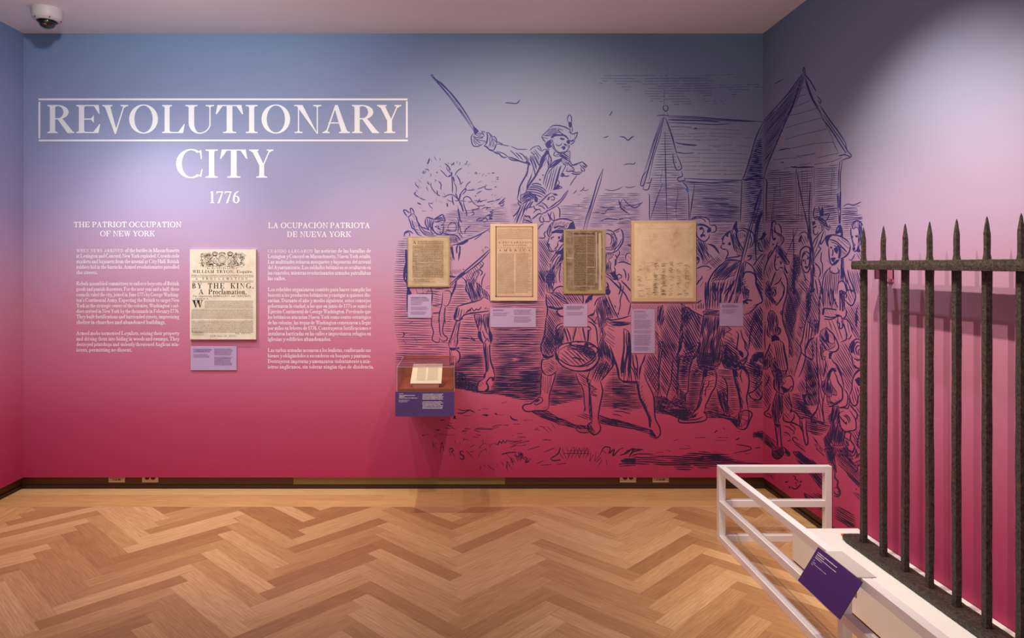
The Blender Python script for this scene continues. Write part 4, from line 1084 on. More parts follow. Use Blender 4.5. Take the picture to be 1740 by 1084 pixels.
# ---------------------------------------------------------------- the navy engraving printed across the corner
# Drawn as ink ribbons in photograph pixels of the wall planes, then turned into metres on the two walls.
CORNER = 1296.75
EDGE = 1466.0                       # the print ends here on the right wall
IR = random.Random(77)
class Ink:
    def __init__(s): s.b = MB(); s.r = MB(); s.n = 0
    def lift(s):
        s.n += 1; return 0.0002 + (s.n * 29 % 83) * 1.3e-5
    def put(s, pts, d):
        if all(p[0] <= CORNER + 0.01 for p in pts): s.b.poly([on_wall(x, -y, d) for x, y in pts])
        else:
            q = []
            for x, y in pts:
                X, Y, Z = right_pt(min(max(x, CORNER), EDGE), y); q.append((X - d, Y, Z))
            s.r.poly(q)
    def ribbon(s, pts, w, smooth=True, taper=0.35, wob=0.0):
        if smooth and len(pts) > 2:
            out = []
            n = len(pts)
            for i in range(n - 1):
                p0 = pts[max(i-1, 0)]; p1 = pts[i]; p2 = pts[i+1]; p3 = pts[min(i+2, n-1)]
                L = math.hypot(p2[0]-p1[0], p2[1]-p1[1]); m = max(1, min(6, int(L/2.2)))
                for k in range(m):
                    t = k/m; t2 = t*t; t3 = t2*t
                    out.append(tuple(0.5*((2*p1[a]) + (-p0[a]+p2[a])*t + (2*p0[a]-5*p1[a]+4*p2[a]-p3[a])*t2 + (-p0[a]+3*p1[a]-3*p2[a]+p3[a])*t3) for a in (0, 1)))
            out.append(pts[-1]); pts = out
        # cut at the corner of the room and at the end of the print
        n = len(pts); d = s.lift(); L = []
        for i, (x, y) in enumerate(pts):
            a = pts[max(i-1, 0)]; c = pts[min(i+1, n-1)]
            dx, dy = c[0]-a[0], c[1]-a[1]; l = math.hypot(dx, dy) or 1
            f = 1.0
            if taper and n > 1:
                u = i/(n-1); f = min(1.0, taper + (1-taper)*min(u, 1-u)*5)
            if wob: f *= 1 + IR.uniform(-wob, wob)
            ww = w/2*f
            L.append(((x-dy/l*ww, y+dx/l*ww), (x+dy/l*ww, y-dx/l*ww)))
        for a, c in zip(L, L[1:]):
            q = [a[0], a[1], c[1], c[0]]
            mx = sum(p[0] for p in q)/4
            if mx > EDGE: continue
            if mx <= CORNER: q = [(min(x, CORNER), y) for x, y in q]
            else: q = [(max(x, CORNER), y) for x, y in q]
            s.put(q, d)
    def fill(s, pts):
        A = abs(sum(pts[i][0]*pts[(i+1) % len(pts)][1] - pts[(i+1) % len(pts)][0]*pts[i][1] for i in range(len(pts))))/2
        if A > 130:                        # the engraver never left a large area solid: fine light slits stay open
            cx = sum(p[0] for p in pts)/len(pts); cy = sum(p[1] for p in pts)/len(pts)
            sxx = sum((p[0]-cx)**2 for p in pts); syy = sum((p[1]-cy)**2 for p in pts); sxy = sum((p[0]-cx)*(p[1]-cy) for p in pts)
            ang = math.degrees(0.5*math.atan2(2*sxy, sxx-syy)) + IR.uniform(-9, 9)
            s.ribbon(list(pts) + [pts[0]], 1.1, False, 1.0)
            s.hatch(pts, ang, 2.7, 2.35, 0.35, wob=0.16)
            return
        d = s.lift()
        for half in (0, 1):
            f = (lambda p: p[0] - CORNER) if half == 0 else (lambda p: CORNER - p[0])
            out = []
            for i in range(len(pts)):
                a, c = pts[i], pts[(i+1) % len(pts)]; fa, fc = f(a), f(c)
                if fa <= 0: out.append(a)
                if (fa < 0 < fc) or (fc < 0 < fa):
                    t = fa/(fa-fc); out.append((a[0]+t*(c[0]-a[0]), a[1]+t*(c[1]-a[1])))
            if len(out) < 3: continue
            if half == 1: out = [(min(x, EDGE), y) for x, y in out]
            for tri in tessellate_polygon([[Vector((x, y, 0)) for x, y in out]]):
                q = [out[i] for i in tri]
                if half == 1: q = [(max(x, CORNER + 0.02), y) for x, y in q]
                s.put(q, d)
    def hatch(s, poly, ang, sp, w, gap=0.0, excl=(), wob=0.25, grow=0.0, curve=0.0):
        a = math.radians(ang); ux, uy = math.cos(a), math.sin(a); vx, vy = -uy, ux
        proj = [(x*ux+y*uy, x*vx+y*vy) for x, y in poly]
        ex = [[(x*ux+y*uy, x*vx+y*vy) for x, y in e] for e in excl]
        def cuts(pg, v):
            r = []
            for i in range(len(pg)):
                (u0, v0), (u1, v1) = pg[i], pg[(i+1) % len(pg)]
                if (v0 <= v < v1) or (v1 <= v < v0): r.append(u0 + (v-v0)/(v1-v0)*(u1-u0))
            r.sort(); return [(r[i], r[i+1]) for i in range(0, len(r)-1, 2)]
        v = min(p[1] for p in proj) + sp*0.5; vmax = max(p[1] for p in proj)
        while v < vmax:
            segs = cuts(proj, v)
            for e in ex:
                if not segs: break
                for c0, c1 in cuts(e, v):
                    ns = []
                    for s0, s1 in segs:
                        if c1 <= s0 or c0 >= s1: ns.append((s0, s1)); continue
                        if c0 > s0: ns.append((s0, c0))
                        if c1 < s1: ns.append((c1, s1))
                    segs = ns
            for s0, s1 in segs:
                if s1 - s0 < 1.2: continue
                parts = []
                u = s0
                while u < s1:
                    ln = IR.uniform(14, 46) if gap else (s1-s0)
                    e = min(u+ln, s1); parts.append((u, e))
                    u = e + (IR.uniform(0.8, 5.5) if gap and IR.random() < gap else 0.0)
                # rejoin pieces without a gap
                mer = []
                for p in parts:
                    if mer and p[0] - mer[-1][1] < 0.05: mer[-1] = (mer[-1][0], p[1])
                    else: mer.append(p)
                for p0, p1 in mer:
                    if p1 - p0 < 1.0: continue
                    m = max(1, int((p1-p0)/7)); ph = IR.uniform(0, 6.28); am = sp*0.10
                    pts = []
                    for k in range(m+1):
                        uu = p0 + (p1-p0)*k/m
                        vv = v + am*math.sin(uu*0.11+ph) + curve*math.sin(math.pi*k/m)
                        pts.append((uu*ux+vv*vx, uu*uy+vv*vy))
                    s.ribbon(pts, w*IR.uniform(1-wob, 1+wob), smooth=False, taper=0.3, wob=0.12)
            v += sp*IR.uniform(0.9, 1.1)
    def build(s, name, label):
        for mb, par in ((s.b, WALL), (s.r, WALLR)):
            if mb.v:
                o = mb.build(name, M_INK, par, fix=False); o['label'] = label
INKS = {}
MASKS = {}
def draw(part, ox, oy, sc, txt):
    """one drawing in the coordinates of an enlarged window: s = curve, p = straight strokes, f = solid, h = hatching, m = mask for the background"""
    ink = INKS.setdefault(part, Ink())
    for line in txt.strip().split('\n'):
        w = line.split()
        if not w: continue
        op = w[0]; v = [float(q) for q in w[1:]]
        def P2(a): return [(ox + a[i]/sc, oy + a[i+1]/sc) for i in range(0, len(a)-1, 2)]
        if op == 's': ink.ribbon(P2(v[1:]), v[0]*0.88, True)
        elif op == 'p': ink.ribbon(P2(v[1:]), v[0]*0.9, False)
        elif op == 't':                         # several short ticks x0 y0 x1 y1 ...
            for i in range(1, len(v)-3, 4): ink.ribbon(P2(v[i:i+4]), v[0]*0.88, False, 0.4)
        elif op == 'f': ink.fill(P2(v))
        elif op == 'h': ink.hatch(P2(v[4:]), v[0], v[1]*0.84, v[2]*0.78, v[3])
        elif op == 'm': MASKS.setdefault(part, []).append(P2(v))
        else: raise ValueError(line)
#MURALDATA
# -- horseman with sword
draw('horseman', 670, 110, 5.42, """
s 2.6 335 97 400 150 500 240 570 320 650 435 745 590
s 1.6 335 97 365 130 440 215 510 300 580 395 650 490 740 620
s 1.2 355 95 400 160 470 240 540 320 600 400 720 570
s 2.2 420 150 500 240 560 315 640 420 725 560
s 1.0 590 400 640 460 720 570
s 2.4 335 97 350 92 365 105
f 722 562 750 580 780 612 745 650 735 632
""")
draw('horseman', 790, 200, 10.84, """
s 2.0 160 285 118 350 122 430 145 505 190 530 250 525 320 490 345 460
s 1.6 150 345 200 395 290 420 350 430 400 440
s 1.4 205 325 250 290 300 285 310 300 260 325 205 330
s 1.6 150 330 210 370 270 350 310 345
s 1.5 240 395 290 370 340 345 300 385 330 375
s 1.3 210 400 240 440 300 470
s 1.2 165 380 200 450 250 490 300 500
s 1.2 150 400 180 470 215 505
s 1.2 290 245 330 250 380 265
s 2.0 305 255 340 310 360 345
s 1.3 330 255 370 290
s 2.6 400 265 415 330 410 420 385 490 350 520
s 2.2 345 460 400 450
s 2.0 385 270 430 275 480 320 510 355
s 1.4 430 310 470 330 455 400 460 470 430 545
s 1.4 480 330 500 380 480 470 460 550
s 1.2 500 380 520 460 490 555
s 1.2 520 440 540 480 520 550
s 2.6 345 520 400 535 450 590 510 620
f 345 512 395 520 440 570 520 598 525 625 470 610 410 570
s 2.4 580 480 560 540 525 605
s 2.2 495 355 540 345 570 380 585 430 590 480
s 1.4 500 380 540 400 560 440
s 1.4 530 420 560 430 580 460
s 1.8 590 440 640 460 720 505 820 520
s 1.5 590 490 640 485 690 510
s 1.5 840 525 900 550 960 578 1060 582 1155 582
s 2.6 510 615 580 655 640 670 660 700 720 735 780 725
s 1.8 560 630 640 635 720 665 780 710 800 722
s 2.8 790 725 860 740 940 770 1010 800 1090 825 1160 850
s 2.4 800 745 860 780 940 790 1020 800
s 1.4 880 760 920 770
s 1.6 830 595 890 650 940 700 1000 760
s 2.0 935 640 1000 700 1050 760 1080 790
s 2.0 990 645 1060 680 1110 740 1160 810
s 1.8 1110 700 1150 750 1180 810
f 1130 790 1200 830 1210 880 1165 870 1110 820
s 3.0 1175 860 1160 930 1150 1000 1130 1084
""")
draw('horseman', 900, 185, 10.84, """
s 2.0 700 240 695 180 715 125 740 110 765 140 772 200 765 250 720 245 700 240
f 712 245 775 250 782 310 765 345 735 345 715 310
s 1.4 740 345 735 380 770 460
s 1.4 780 320 790 380 780 430
s 1.6 760 350 765 400
s 2.4 375 340 430 310 520 305 620 325 700 360 750 395
s 1.8 375 340 345 390 280 450 222 500
s 2.4 222 500 245 555 290 610
s 1.2 250 480 310 500 380 490
s 1.2 240 515 300 540 350 545
s 1.3 380 355 440 360 500 355
s 1.6 360 385 430 382 510 378
s 1.6 330 410 420 410 540 405
s 1.6 320 435 420 440 560 430
s 1.6 300 460 400 468 500 455
s 1.6 280 485 340 490 410 500
s 1.8 515 350 530 390 570 440 620 470
s 1.4 530 350 570 380 620 385
s 1.2 560 400 620 410
s 3.4 395 530 430 490 500 480 570 485 640 490 690 530 720 570
f 390 540 420 500 500 478 540 480 520 500 460 510 410 545
f 570 440 620 460 640 500 600 490
s 1.8 720 570 745 590 800 575 830 540
s 1.4 750 470 750 590
s 1.6 830 470 825 540
s 2.2 770 465 830 455 885 425
s 2.0 885 425 870 490 835 560
s 1.8 835 560 810 620 750 660
s 1.4 750 610 800 590 820 590
f 725 420 780 440 775 465 745 450 722 435
f 330 590 380 570 400 600 390 660 405 690 380 720 340 720 300 660 310 610
s 1.8 290 600 295 660 330 720 370 760
s 2.0 375 590 390 570 420 575 425 600 405 640
s 1.6 400 590 400 630
s 1.8 430 530 455 560
s 1.4 450 610 430 660 450 720 500 770
s 1.4 420 640 410 690 450 750 510 800
s 1.4 440 650 470 740 540 800 600 810
s 1.8 600 620 580 660 540 680 500 670 485 650
s 1.4 500 625 480 660
f 545 540 590 530 650 550 640 570 590 575
f 680 590 710 570 740 590 745 640 710 650 680 625
f 620 640 660 640 690 670 680 690 640 670
f 570 725 600 690 640 680 665 710 640 755 615 755 600 720
s 1.4 690 650 710 680 700 720
s 1.6 740 650 720 720 680 780 620 810
s 1.8 470 780 440 850 500 880
s 2.2 480 790 540 810 620 815 680 785
f 560 800 680 785 740 780 748 820 735 960 700 1040 620 1010 580 960 600 900 560 870 520 880 500 850
s 1.4 450 830 520 850
s 1.4 460 860 510 870
s 2.0 730 930 760 1000 800 1040 870 1020 920 985
s 1.6 920 985 970 975 1000 1000 1050 1040 1010 1060 960 1030
s 1.6 0 770 50 720 110 690 140 680
s 1.8 110 690 160 680 200 720 215 780
s 1.4 130 710 170 740 200 780
s 1.6 215 790 260 750 300 745 350 760
s 1.8 20 790 80 840 110 830
s 1.4 60 770 130 840 180 930
s 1.4 90 740 160 830 215 890
s 1.4 100 860 150 980 180 1050
s 1.4 40 850 100 990 130 1084
s 1.4 5 870 50 1000 70 1084
f 300 760 360 770 350 830 260 880 215 960 190 1050 170 1040 210 900 270 820
s 2.6 350 780 360 850 390 900 395 960 385 1010
s 1.6 340 850 350 930 360 1040
s 1.6 320 880 250 990 220 1084
s 1.6 300 870 230 960
f 520 930 600 900 590 950 540 1000 480 1030 400 1084 370 1084 450 1000
""")
draw('horseman', 870, 260, 8.338, """
s 3.0 225 160 225 230 200 310 150 400 110 480 90 580 75 650
s 2.2 75 650 95 680 130 720
s 2.0 90 680 85 710 120 750 140 740
f 120 600 170 575 230 550 300 600 290 660 210 690 130 730 120 680
s 1.6 150 480 165 540
s 1.6 115 500 130 600
s 2.4 245 70 290 160 320 260 330 330
s 1.8 260 35 310 130 350 240
s 1.8 300 20 350 120 380 180
s 1.8 340 10 390 130
s 3.6 500 10 430 100 390 210 330 330 250 440 200 540
s 2.4 280 300 260 360 230 420 205 500
s 1.6 300 220 270 330
s 2.0 470 60 430 140 400 230
s 2.0 500 80 450 180
s 2.0 545 60 560 110 530 190
s 2.0 500 100 515 170 510 215
f 430 300 450 310 440 330 428 318
f 385 360 405 370 412 395 385 385
s 2.4 690 85 600 120 520 220 480 300 450 400 445 450
s 1.8 690 120 600 190 540 250 500 320
h 105 5.0 1.9 0 490 310 600 200 700 170 660 330 620 440 590 520 500 560 460 480 450 420
s 2.4 700 180 670 260 650 350 620 440 580 530
s 1.8 640 370 670 420 660 460 710 490 600 520
f 640 440 690 470 650 510 590 530 600 500
s 2.0 740 130 800 150 830 180 880 230 870 255 800 260 770 260 790 200
s 1.6 720 160 760 180 720 260 680 330
f 715 280 740 290 745 320 720 340 690 335
s 2.2 720 320 770 330 815 322
s 1.6 810 180 830 190
s 1.6 800 235 860 225
s 1.6 815 250 860 240
s 2.2 835 185 880 165 940 145 1000 125
s 2.0 1000 125 1020 155 1065 185 1040 205 1000 180
s 2.0 960 160 990 200 1030 230 1025 260 985 240
s 2.0 970 210 990 260 985 290
s 2.6 840 290 900 300 960 295 975 270
s 1.8 850 265 920 275 970 265
s 1.8 920 315 880 370 840 430 820 465
s 2.4 270 450 340 430 420 455
s 2.2 250 475 340 465 440 500 490 560
s 2.2 230 495 340 490 430 530 480 590
s 2.4 215 520 330 520 420 550 480 590
s 2.0 200 545 320 555 420 585 460 620
s 2.2 230 575 330 590 430 630
f 200 540 260 560 330 600 360 640 340 690 310 650 240 620 170 600
f 320 610 370 640 360 700 320 690
s 2.4 560 560 500 600 440 660 400 700 330 745
s 2.0 375 655 430 660
s 1.8 370 690 410 680
s 2.0 600 570 560 570
f 570 580 620 570 655 600 610 605
f 490 665 520 620 540 610 525 665
s 2.0 540 640 570 610 605 640 590 670 545 655
s 2.2 420 700 480 740 510 790
s 2.2 370 740 430 760 470 800
s 1.8 400 720 450 745
s 2.0 795 525 740 590 700 650 620 710 540 770 500 790
s 2.0 795 525 780 570 720 660 640 740 540 800 430 860
s 1.4 750 580 770 580
s 1.4 650 690 590 740 530 780
s 2.2 310 740 320 790 370 800 400 790
s 1.8 300 850 340 810 390 800 420 840
s 2.4 440 870 380 860 330 900 280 940
s 2.0 430 850 480 840 500 800
s 2.2 420 880 390 930 410 980 450 970 440 910
s 2.0 430 900 450 980
s 1.8 450 970 540 960 500 840
s 1.6 450 890 490 880
s 1.8 510 850 560 940 600 950 590 860 570 830
s 2.4 640 760 675 800 675 920
s 1.8 560 830 540 900 580 950
s 3.0 130 740 100 800 60 860 10 900
s 2.2 170 720 130 820 90 900 60 990
s 2.2 220 690 170 790 150 900
s 2.6 300 680 260 740 250 780
s 2.4 270 680 220 760 200 820
s 2.0 170 870 200 900 230 895 270 940
s 2.0 160 860 170 800 250 770 310 760
f 190 890 250 890 270 950 290 990 150 990 170 900
h 112 5.4 2.0 0 60 850 150 760 210 740 170 850 180 900 170 990 10 990 10 910
s 2.0 370 1084 400 1030 450 1000
m 225 160 90 580 75 650 120 750 -10 900 -10 1000 350 1000 370 1080 520 1080 560 970 690 940 680 760 800 540 720 480 1065 185 1000 125 830 180 700 0 300 0
""")
# -- tree
draw('tree', 680, 260, 10.84, """
t 1.6 530 95 505 190 490 170 515 215 490 225 490 250 560 120 590 160 450 295 495 320 400 355 430 380 420 330 460 350 330 490 390 545 385 455 400 475
t 2.4 625 65 665 135 735 95 735 140 885 175 890 210 1050 155 1045 190 1100 165 1095 220
s 2.2 495 170 505 200 535 130 540 95
s 1.6 420 335 440 380 470 350 430 330
s 1.8 470 295 510 300 530 335
s 1.4 550 370 570 400 560 440
s 1.6 285 530 280 570 310 610 350 655
t 1.8 335 590 355 620 370 640 380 630 420 710 425 715 295 685 325 705
s 2.4 295 715 262 750 310 795 350 815
s 1.8 350 815 410 850 470 865
f 310 910 350 915 400 955 360 950 320 930
s 1.2 360 1000 395 1020
s 2.0 405 1068 470 1070
s 1.4 560 1070 600 1045
s 1.6 500 510 510 550 550 590
s 1.4 490 555 530 545
s 1.2 485 610 500 670 525 705
s 1.6 640 480 660 500 640 540
f 665 345 685 350 685 370 668 370
s 1.2 660 410 655 450
s 2.0 705 515 755 580 745 650 765 680
s 2.4 740 310 760 325
s 1.8 740 310 790 360 860 430 880 440
s 2.4 820 190 870 230 900 270 930 320
s 1.4 850 250 870 310 920 360 945 385
s 1.2 900 270 900 310 930 340
s 3.0 945 350 945 400 880 440
s 1.6 730 240 750 265
s 2.6 935 185 950 225 980 195 995 165
s 1.8 990 170 995 235
s 2.2 950 415 960 560 965 745
s 3.0 970 430 990 500 990 540
s 1.6 990 540 1030 620 1035 690 1025 750
s 2.4 960 790 965 880 990 960
s 1.8 1005 425 1040 350 1090 305 1145 275
s 2.2 1040 410 1090 490 1115 570
s 1.4 1085 580 1120 570 1165 525
s 1.2 1120 560 1120 640
s 1.6 1245 140 1200 215 1180 200
s 1.6 1155 240 1170 230
s 1.8 1230 225 1300 195
s 1.4 1240 260 1265 240
s 1.2 1240 380 1280 360
s 1.6 565 545 570 620 620 700 685 765
s 2.0 680 685 690 770 740 785
s 1.8 770 795 820 810 850 790 910 765 960 770 1010 800 1080 870
s 1.8 800 730 830 790
s 1.6 675 820 660 900
s 1.2 730 890 770 920
s 1.6 525 915 590 930 605 900
s 1.4 525 915 540 970 600 1030
f 850 920 880 930 880 990 860 990
s 1.4 870 900 890 915
s 1.4 860 860 930 890 970 905
s 1.6 1000 880 1080 880 1160 885 1215 890
s 2.4 1020 740 1050 820 1085 880
s 3.0 1085 870 1110 760 1125 740
s 2.0 1110 750 1160 690 1200 650
s 1.8 1140 770 1190 720 1220 680
f 1185 640 1220 650 1220 690 1190 680
s 1.8 1200 640 1240 570 1300 520
s 1.8 1215 685 1300 680
s 1.8 1160 880 1170 830 1215 800 1260 810 1300 850
s 3.0 1085 890 1130 970 1165 1080
s 1.8 1165 890 1180 980 1220 1080
s 2.0 1060 960 1070 1084
f 1062 1010 1085 1040 1085 1084 1060 1084
""")
draw('tree', 760, 280, 9.855, """
s 2.2 455 150 480 125 500 145 470 160
t 1.8 530 150 555 140 580 185 615 150 640 200 655 180 675 150 715 140 515 300 570 272
f 745 130 795 130 790 145 750 148
s 1.8 815 205 850 215 865 205
s 1.8 820 240 850 240 855 260
s 1.6 800 270 825 290
s 1.2 740 275 770 300
s 2.0 640 335 670 345
s 1.6 495 410 560 390 640 355
s 1.8 650 350 625 390 640 405 680 415 750 408
f 785 378 805 360 828 360 815 380
s 1.8 330 425 400 425 470 418
s 2.2 435 385 415 435
s 1.6 490 490 530 460 580 435
f 465 515 480 512 488 530 470 535
s 1.4 440 600 510 600 560 610 670 585
s 2.6 500 640 540 600 550 620 600 600
s 1.8 530 565 545 580 520 610
s 1.6 450 640 500 610
s 1.8 345 625 400 620 420 610
s 1.8 265 600 290 545 335 530 380 555 410 600 450 650 500 690
f 470 670 500 675 520 695 490 690
s 1.8 500 690 560 690 640 675
s 1.8 665 630 730 615 800 605
s 2.4 800 605 860 580 890 570
s 1.8 740 515 770 490
s 1.4 790 530 815 505
s 1.4 810 565 850 535
s 1.8 860 590 915 535
s 2.2 850 660 900 620 970 555
s 2.2 860 660 920 640 960 600
s 2.2 880 680 930 690 945 640
t 1.8 730 660 765 655 760 710 780 695
s 1.8 500 690 540 720 490 740 400 765
s 1.8 580 740 640 712 690 720 740 715
s 1.8 660 740 680 710 650 760
s 2.0 395 800 430 785 450 810 440 835 400 850
s 1.8 650 850 700 840 770 800 710 795 780 755
s 2.2 690 850 760 850 700 890 760 900 660 920
s 2.0 660 850 610 910 540 940 490 935 530 900 600 890 660 900 670 940 610 960 580 930
s 3.0 180 740 200 850 215 930 250 970
s 1.6 170 880 195 960 190 1040
f 172 740 190 740 205 830 218 930 200 920 185 820
s 3.0 215 620 245 700 265 780
s 2.0 270 640 300 740 325 800 325 860
f 305 765 330 800 335 850 320 865
""")
# -- man waving on the left, small figures
draw('bystander', 670, 340, 8.338, """
s 2.4 185 235 145 180 130 140 160 140 215 180 235 170
s 2.4 235 170 225 120 245 115 275 160 280 195
s 2.0 185 235 200 240 235 205 240 170
s 2.4 195 240 225 310 250 390 290 420 330 480 390 510
s 2.4 280 200 310 240 325 300 345 330 380 380 440 400 500 430
s 1.6 235 205 260 195 285 200
t 1.4 240 215 260 230 265 210 270 245 230 265 250 270 280 245 300 235 270 260 300 270
t 1.8 250 300 330 340 255 330 330 365 255 360 320 380 270 390 345 430 300 420 360 430 320 450 370 470
s 2.0 250 280 260 340 290 400
s 2.0 335 330 360 400 400 460 450 500
s 1.6 380 390 430 440 520 470
s 1.4 400 440 470 480 560 490
s 1.4 420 470 480 505 600 505
s 2.6 445 260 440 330 470 390 500 430
s 2.6 445 260 470 245 540 265 560 270
s 1.8 470 260 475 320 490 400
s 1.8 500 260 500 320 500 390
s 1.8 530 270 515 340 510 400
s 2.0 560 280 540 330 530 380 545 440
s 2.6 550 280 600 250 680 205 700 240 720 285 700 320
s 2.2 560 300 600 310 660 290 710 285
s 1.8 570 285 620 255 680 250 690 285
s 1.8 600 280 640 270 680 270
s 2.4 560 310 540 360 550 420 590 470 640 490 680 470 695 420 700 340
s 2.0 540 350 520 400 520 450 550 480 570 460
s 1.6 540 420 545 460
f 570 370 600 365 605 385 580 385
s 2.4 600 360 625 370 620 400 650 410 640 430
f 640 450 665 460 655 475 638 468
s 2.0 660 370 690 340 705 330
s 2.4 690 470 740 480 790 490 850 490 900 520 940 580
h 5 4.2 1.6 0 690 490 850 490 930 580 880 620 800 610 780 540 740 520
s 2.0 880 530 870 570 900 590
s 1.8 760 400 770 350 810 320 860 330 880 370 870 430 830 440 780 430 760 400
s 1.8 890 330 910 380 900 450
s 1.8 870 330 900 320 930 390 940 450 970 480
s 1.6 730 455 740 425 770 430 790 445
s 1.6 900 450 940 500 970 540
s 1.8 1000 480 1005 430 1040 390 1084 360
s 2.4 140 520 145 470 180 440 230 445 270 480
s 1.8 150 470 190 455 215 460
s 1.6 215 460 220 500 210 520
s 1.4 160 500 150 530
s 1.4 170 460 160 490
f 160 700 180 710 185 780 190 1084 150 1084 135 980 165 900 155 800
""")
draw('bystander', 680, 390, 6.78, """
s 3.0 60 240 75 300 70 380 50 450 45 560 85 640 80 780 80 940
f 60 235 80 260 85 330 80 430 85 640 60 600 42 540 50 440 68 360
f 85 640 110 690 135 740 90 760
s 2.2 180 670 200 740
s 2.2 260 665 265 740
s 2.2 330 690 300 745
s 2.0 350 665 370 740 360 870
s 2.0 490 720 480 860 460 940 440 1070
s 2.0 370 870 420 870 480 860
s 2.0 375 965 440 960 460 950
s 1.8 500 715 550 705 585 730 580 800 550 870 520 880 490 860
s 2.2 520 890 510 1000 520 1084
s 2.0 350 970 360 1084
s 2.2 660 560 610 700 580 780
h 8 4.4 1.4 0 360 700 480 740 470 860 370 860
h 5 4.0 1.4 0 370 880 470 880 450 960 375 960
h 5 4.0 1.3 0.3 500 730 575 730 570 800 540 860 495 850
h 5 4.0 1.4 0 480 890 515 890 515 1080 470 1080
h 5 4.0 1.4 0 365 975 445 970 440 1080 365 1080
""")
draw('bystander', 670, 440, 4.515, """
s 2.2 290 440 285 500 300 560 290 610 300 630 340 640 350 600
s 2.0 345 400 345 470 350 560 360 600
s 2.0 385 380 385 460 370 540 380 580 405 600 400 625 370 630 350 610
h 5 3.6 1.3 0 290 450 345 450 350 600 340 635 300 628
h 5 3.6 1.3 0 352 420 385 400 372 540 400 600 395 625 360 625
m 290 290 380 230 460 230 440 300 390 390 370 540 410 610 380 635 300 645 285 600 290 480 280 440
""")
# -- horse
draw('horse', 750, 380, 7.745, """
s 2.4 120 295 200 270 260 250 330 215 420 180 510 140 590 95 640 60
f 205 265 290 240 360 205 350 235 290 275 210 285
s 1.6 430 215 480 180 530 140
f 118 310 150 300 160 380 175 490 150 450 130 380
s 2.0 140 430 150 490
s 2.0 120 440 130 480
s 3.0 215 280 200 330 205 395
f 230 285 255 300 250 400 225 500 222 420 235 350
s 2.6 110 800 220 700 340 600 470 490 560 410 640 335
s 2.2 120 820 230 720 350 630 480 530 570 440 640 365
s 1.8 270 690 400 590 520 490
f 200 700 270 640 320 640 240 720
t 2.0 115 620 150 660 140 610 180 660 165 605 200 660 190 600 225 650 220 610 250 650 240 600 270 640 120 650 150 690
f 110 680 150 690 195 690 180 710 110 705
f 280 595 295 595 302 610 290 615
t 2.0 530 340 560 380 545 340 560 350 570 305 580 330 600 305 620 325
s 1.6 570 310 590 300 585 325
t 3.0 520 490 560 530 500 510 540 560 480 530 530 580 455 555 500 620 435 580 480 640 415 600 450 670 390 620 430 690 370 630 410 700 350 640 390 720 330 660 370 740 320 690 350 760
s 2.4 560 515 540 560 505 600 540 640 510 690
s 2.4 260 700 310 740 330 800 320 870 360 930 380 980 420 1030
f 430 640 480 610 500 650 470 700 450 760 480 790 540 860 600 900 635 960 640 1010 590 980 560 960 520 1000 440 1030 400 1020 370 950 325 890 320 850 335 800 330 740 380 740 410 690
s 1.8 460 780 500 800 530 850
s 1.8 580 650 545 720 530 790 535 840
s 1.8 500 760 510 790
s 2.0 590 830 640 815
s 2.0 580 850 640 850
s 2.2 230 1080 330 1050 440 1030
s 2.0 200 770 180 850 130 960 110 1030
s 2.2 620 80 630 115
m 110 300 640 60 640 1010 500 1010 420 1030 320 880 330 800 250 700 110 810
""")
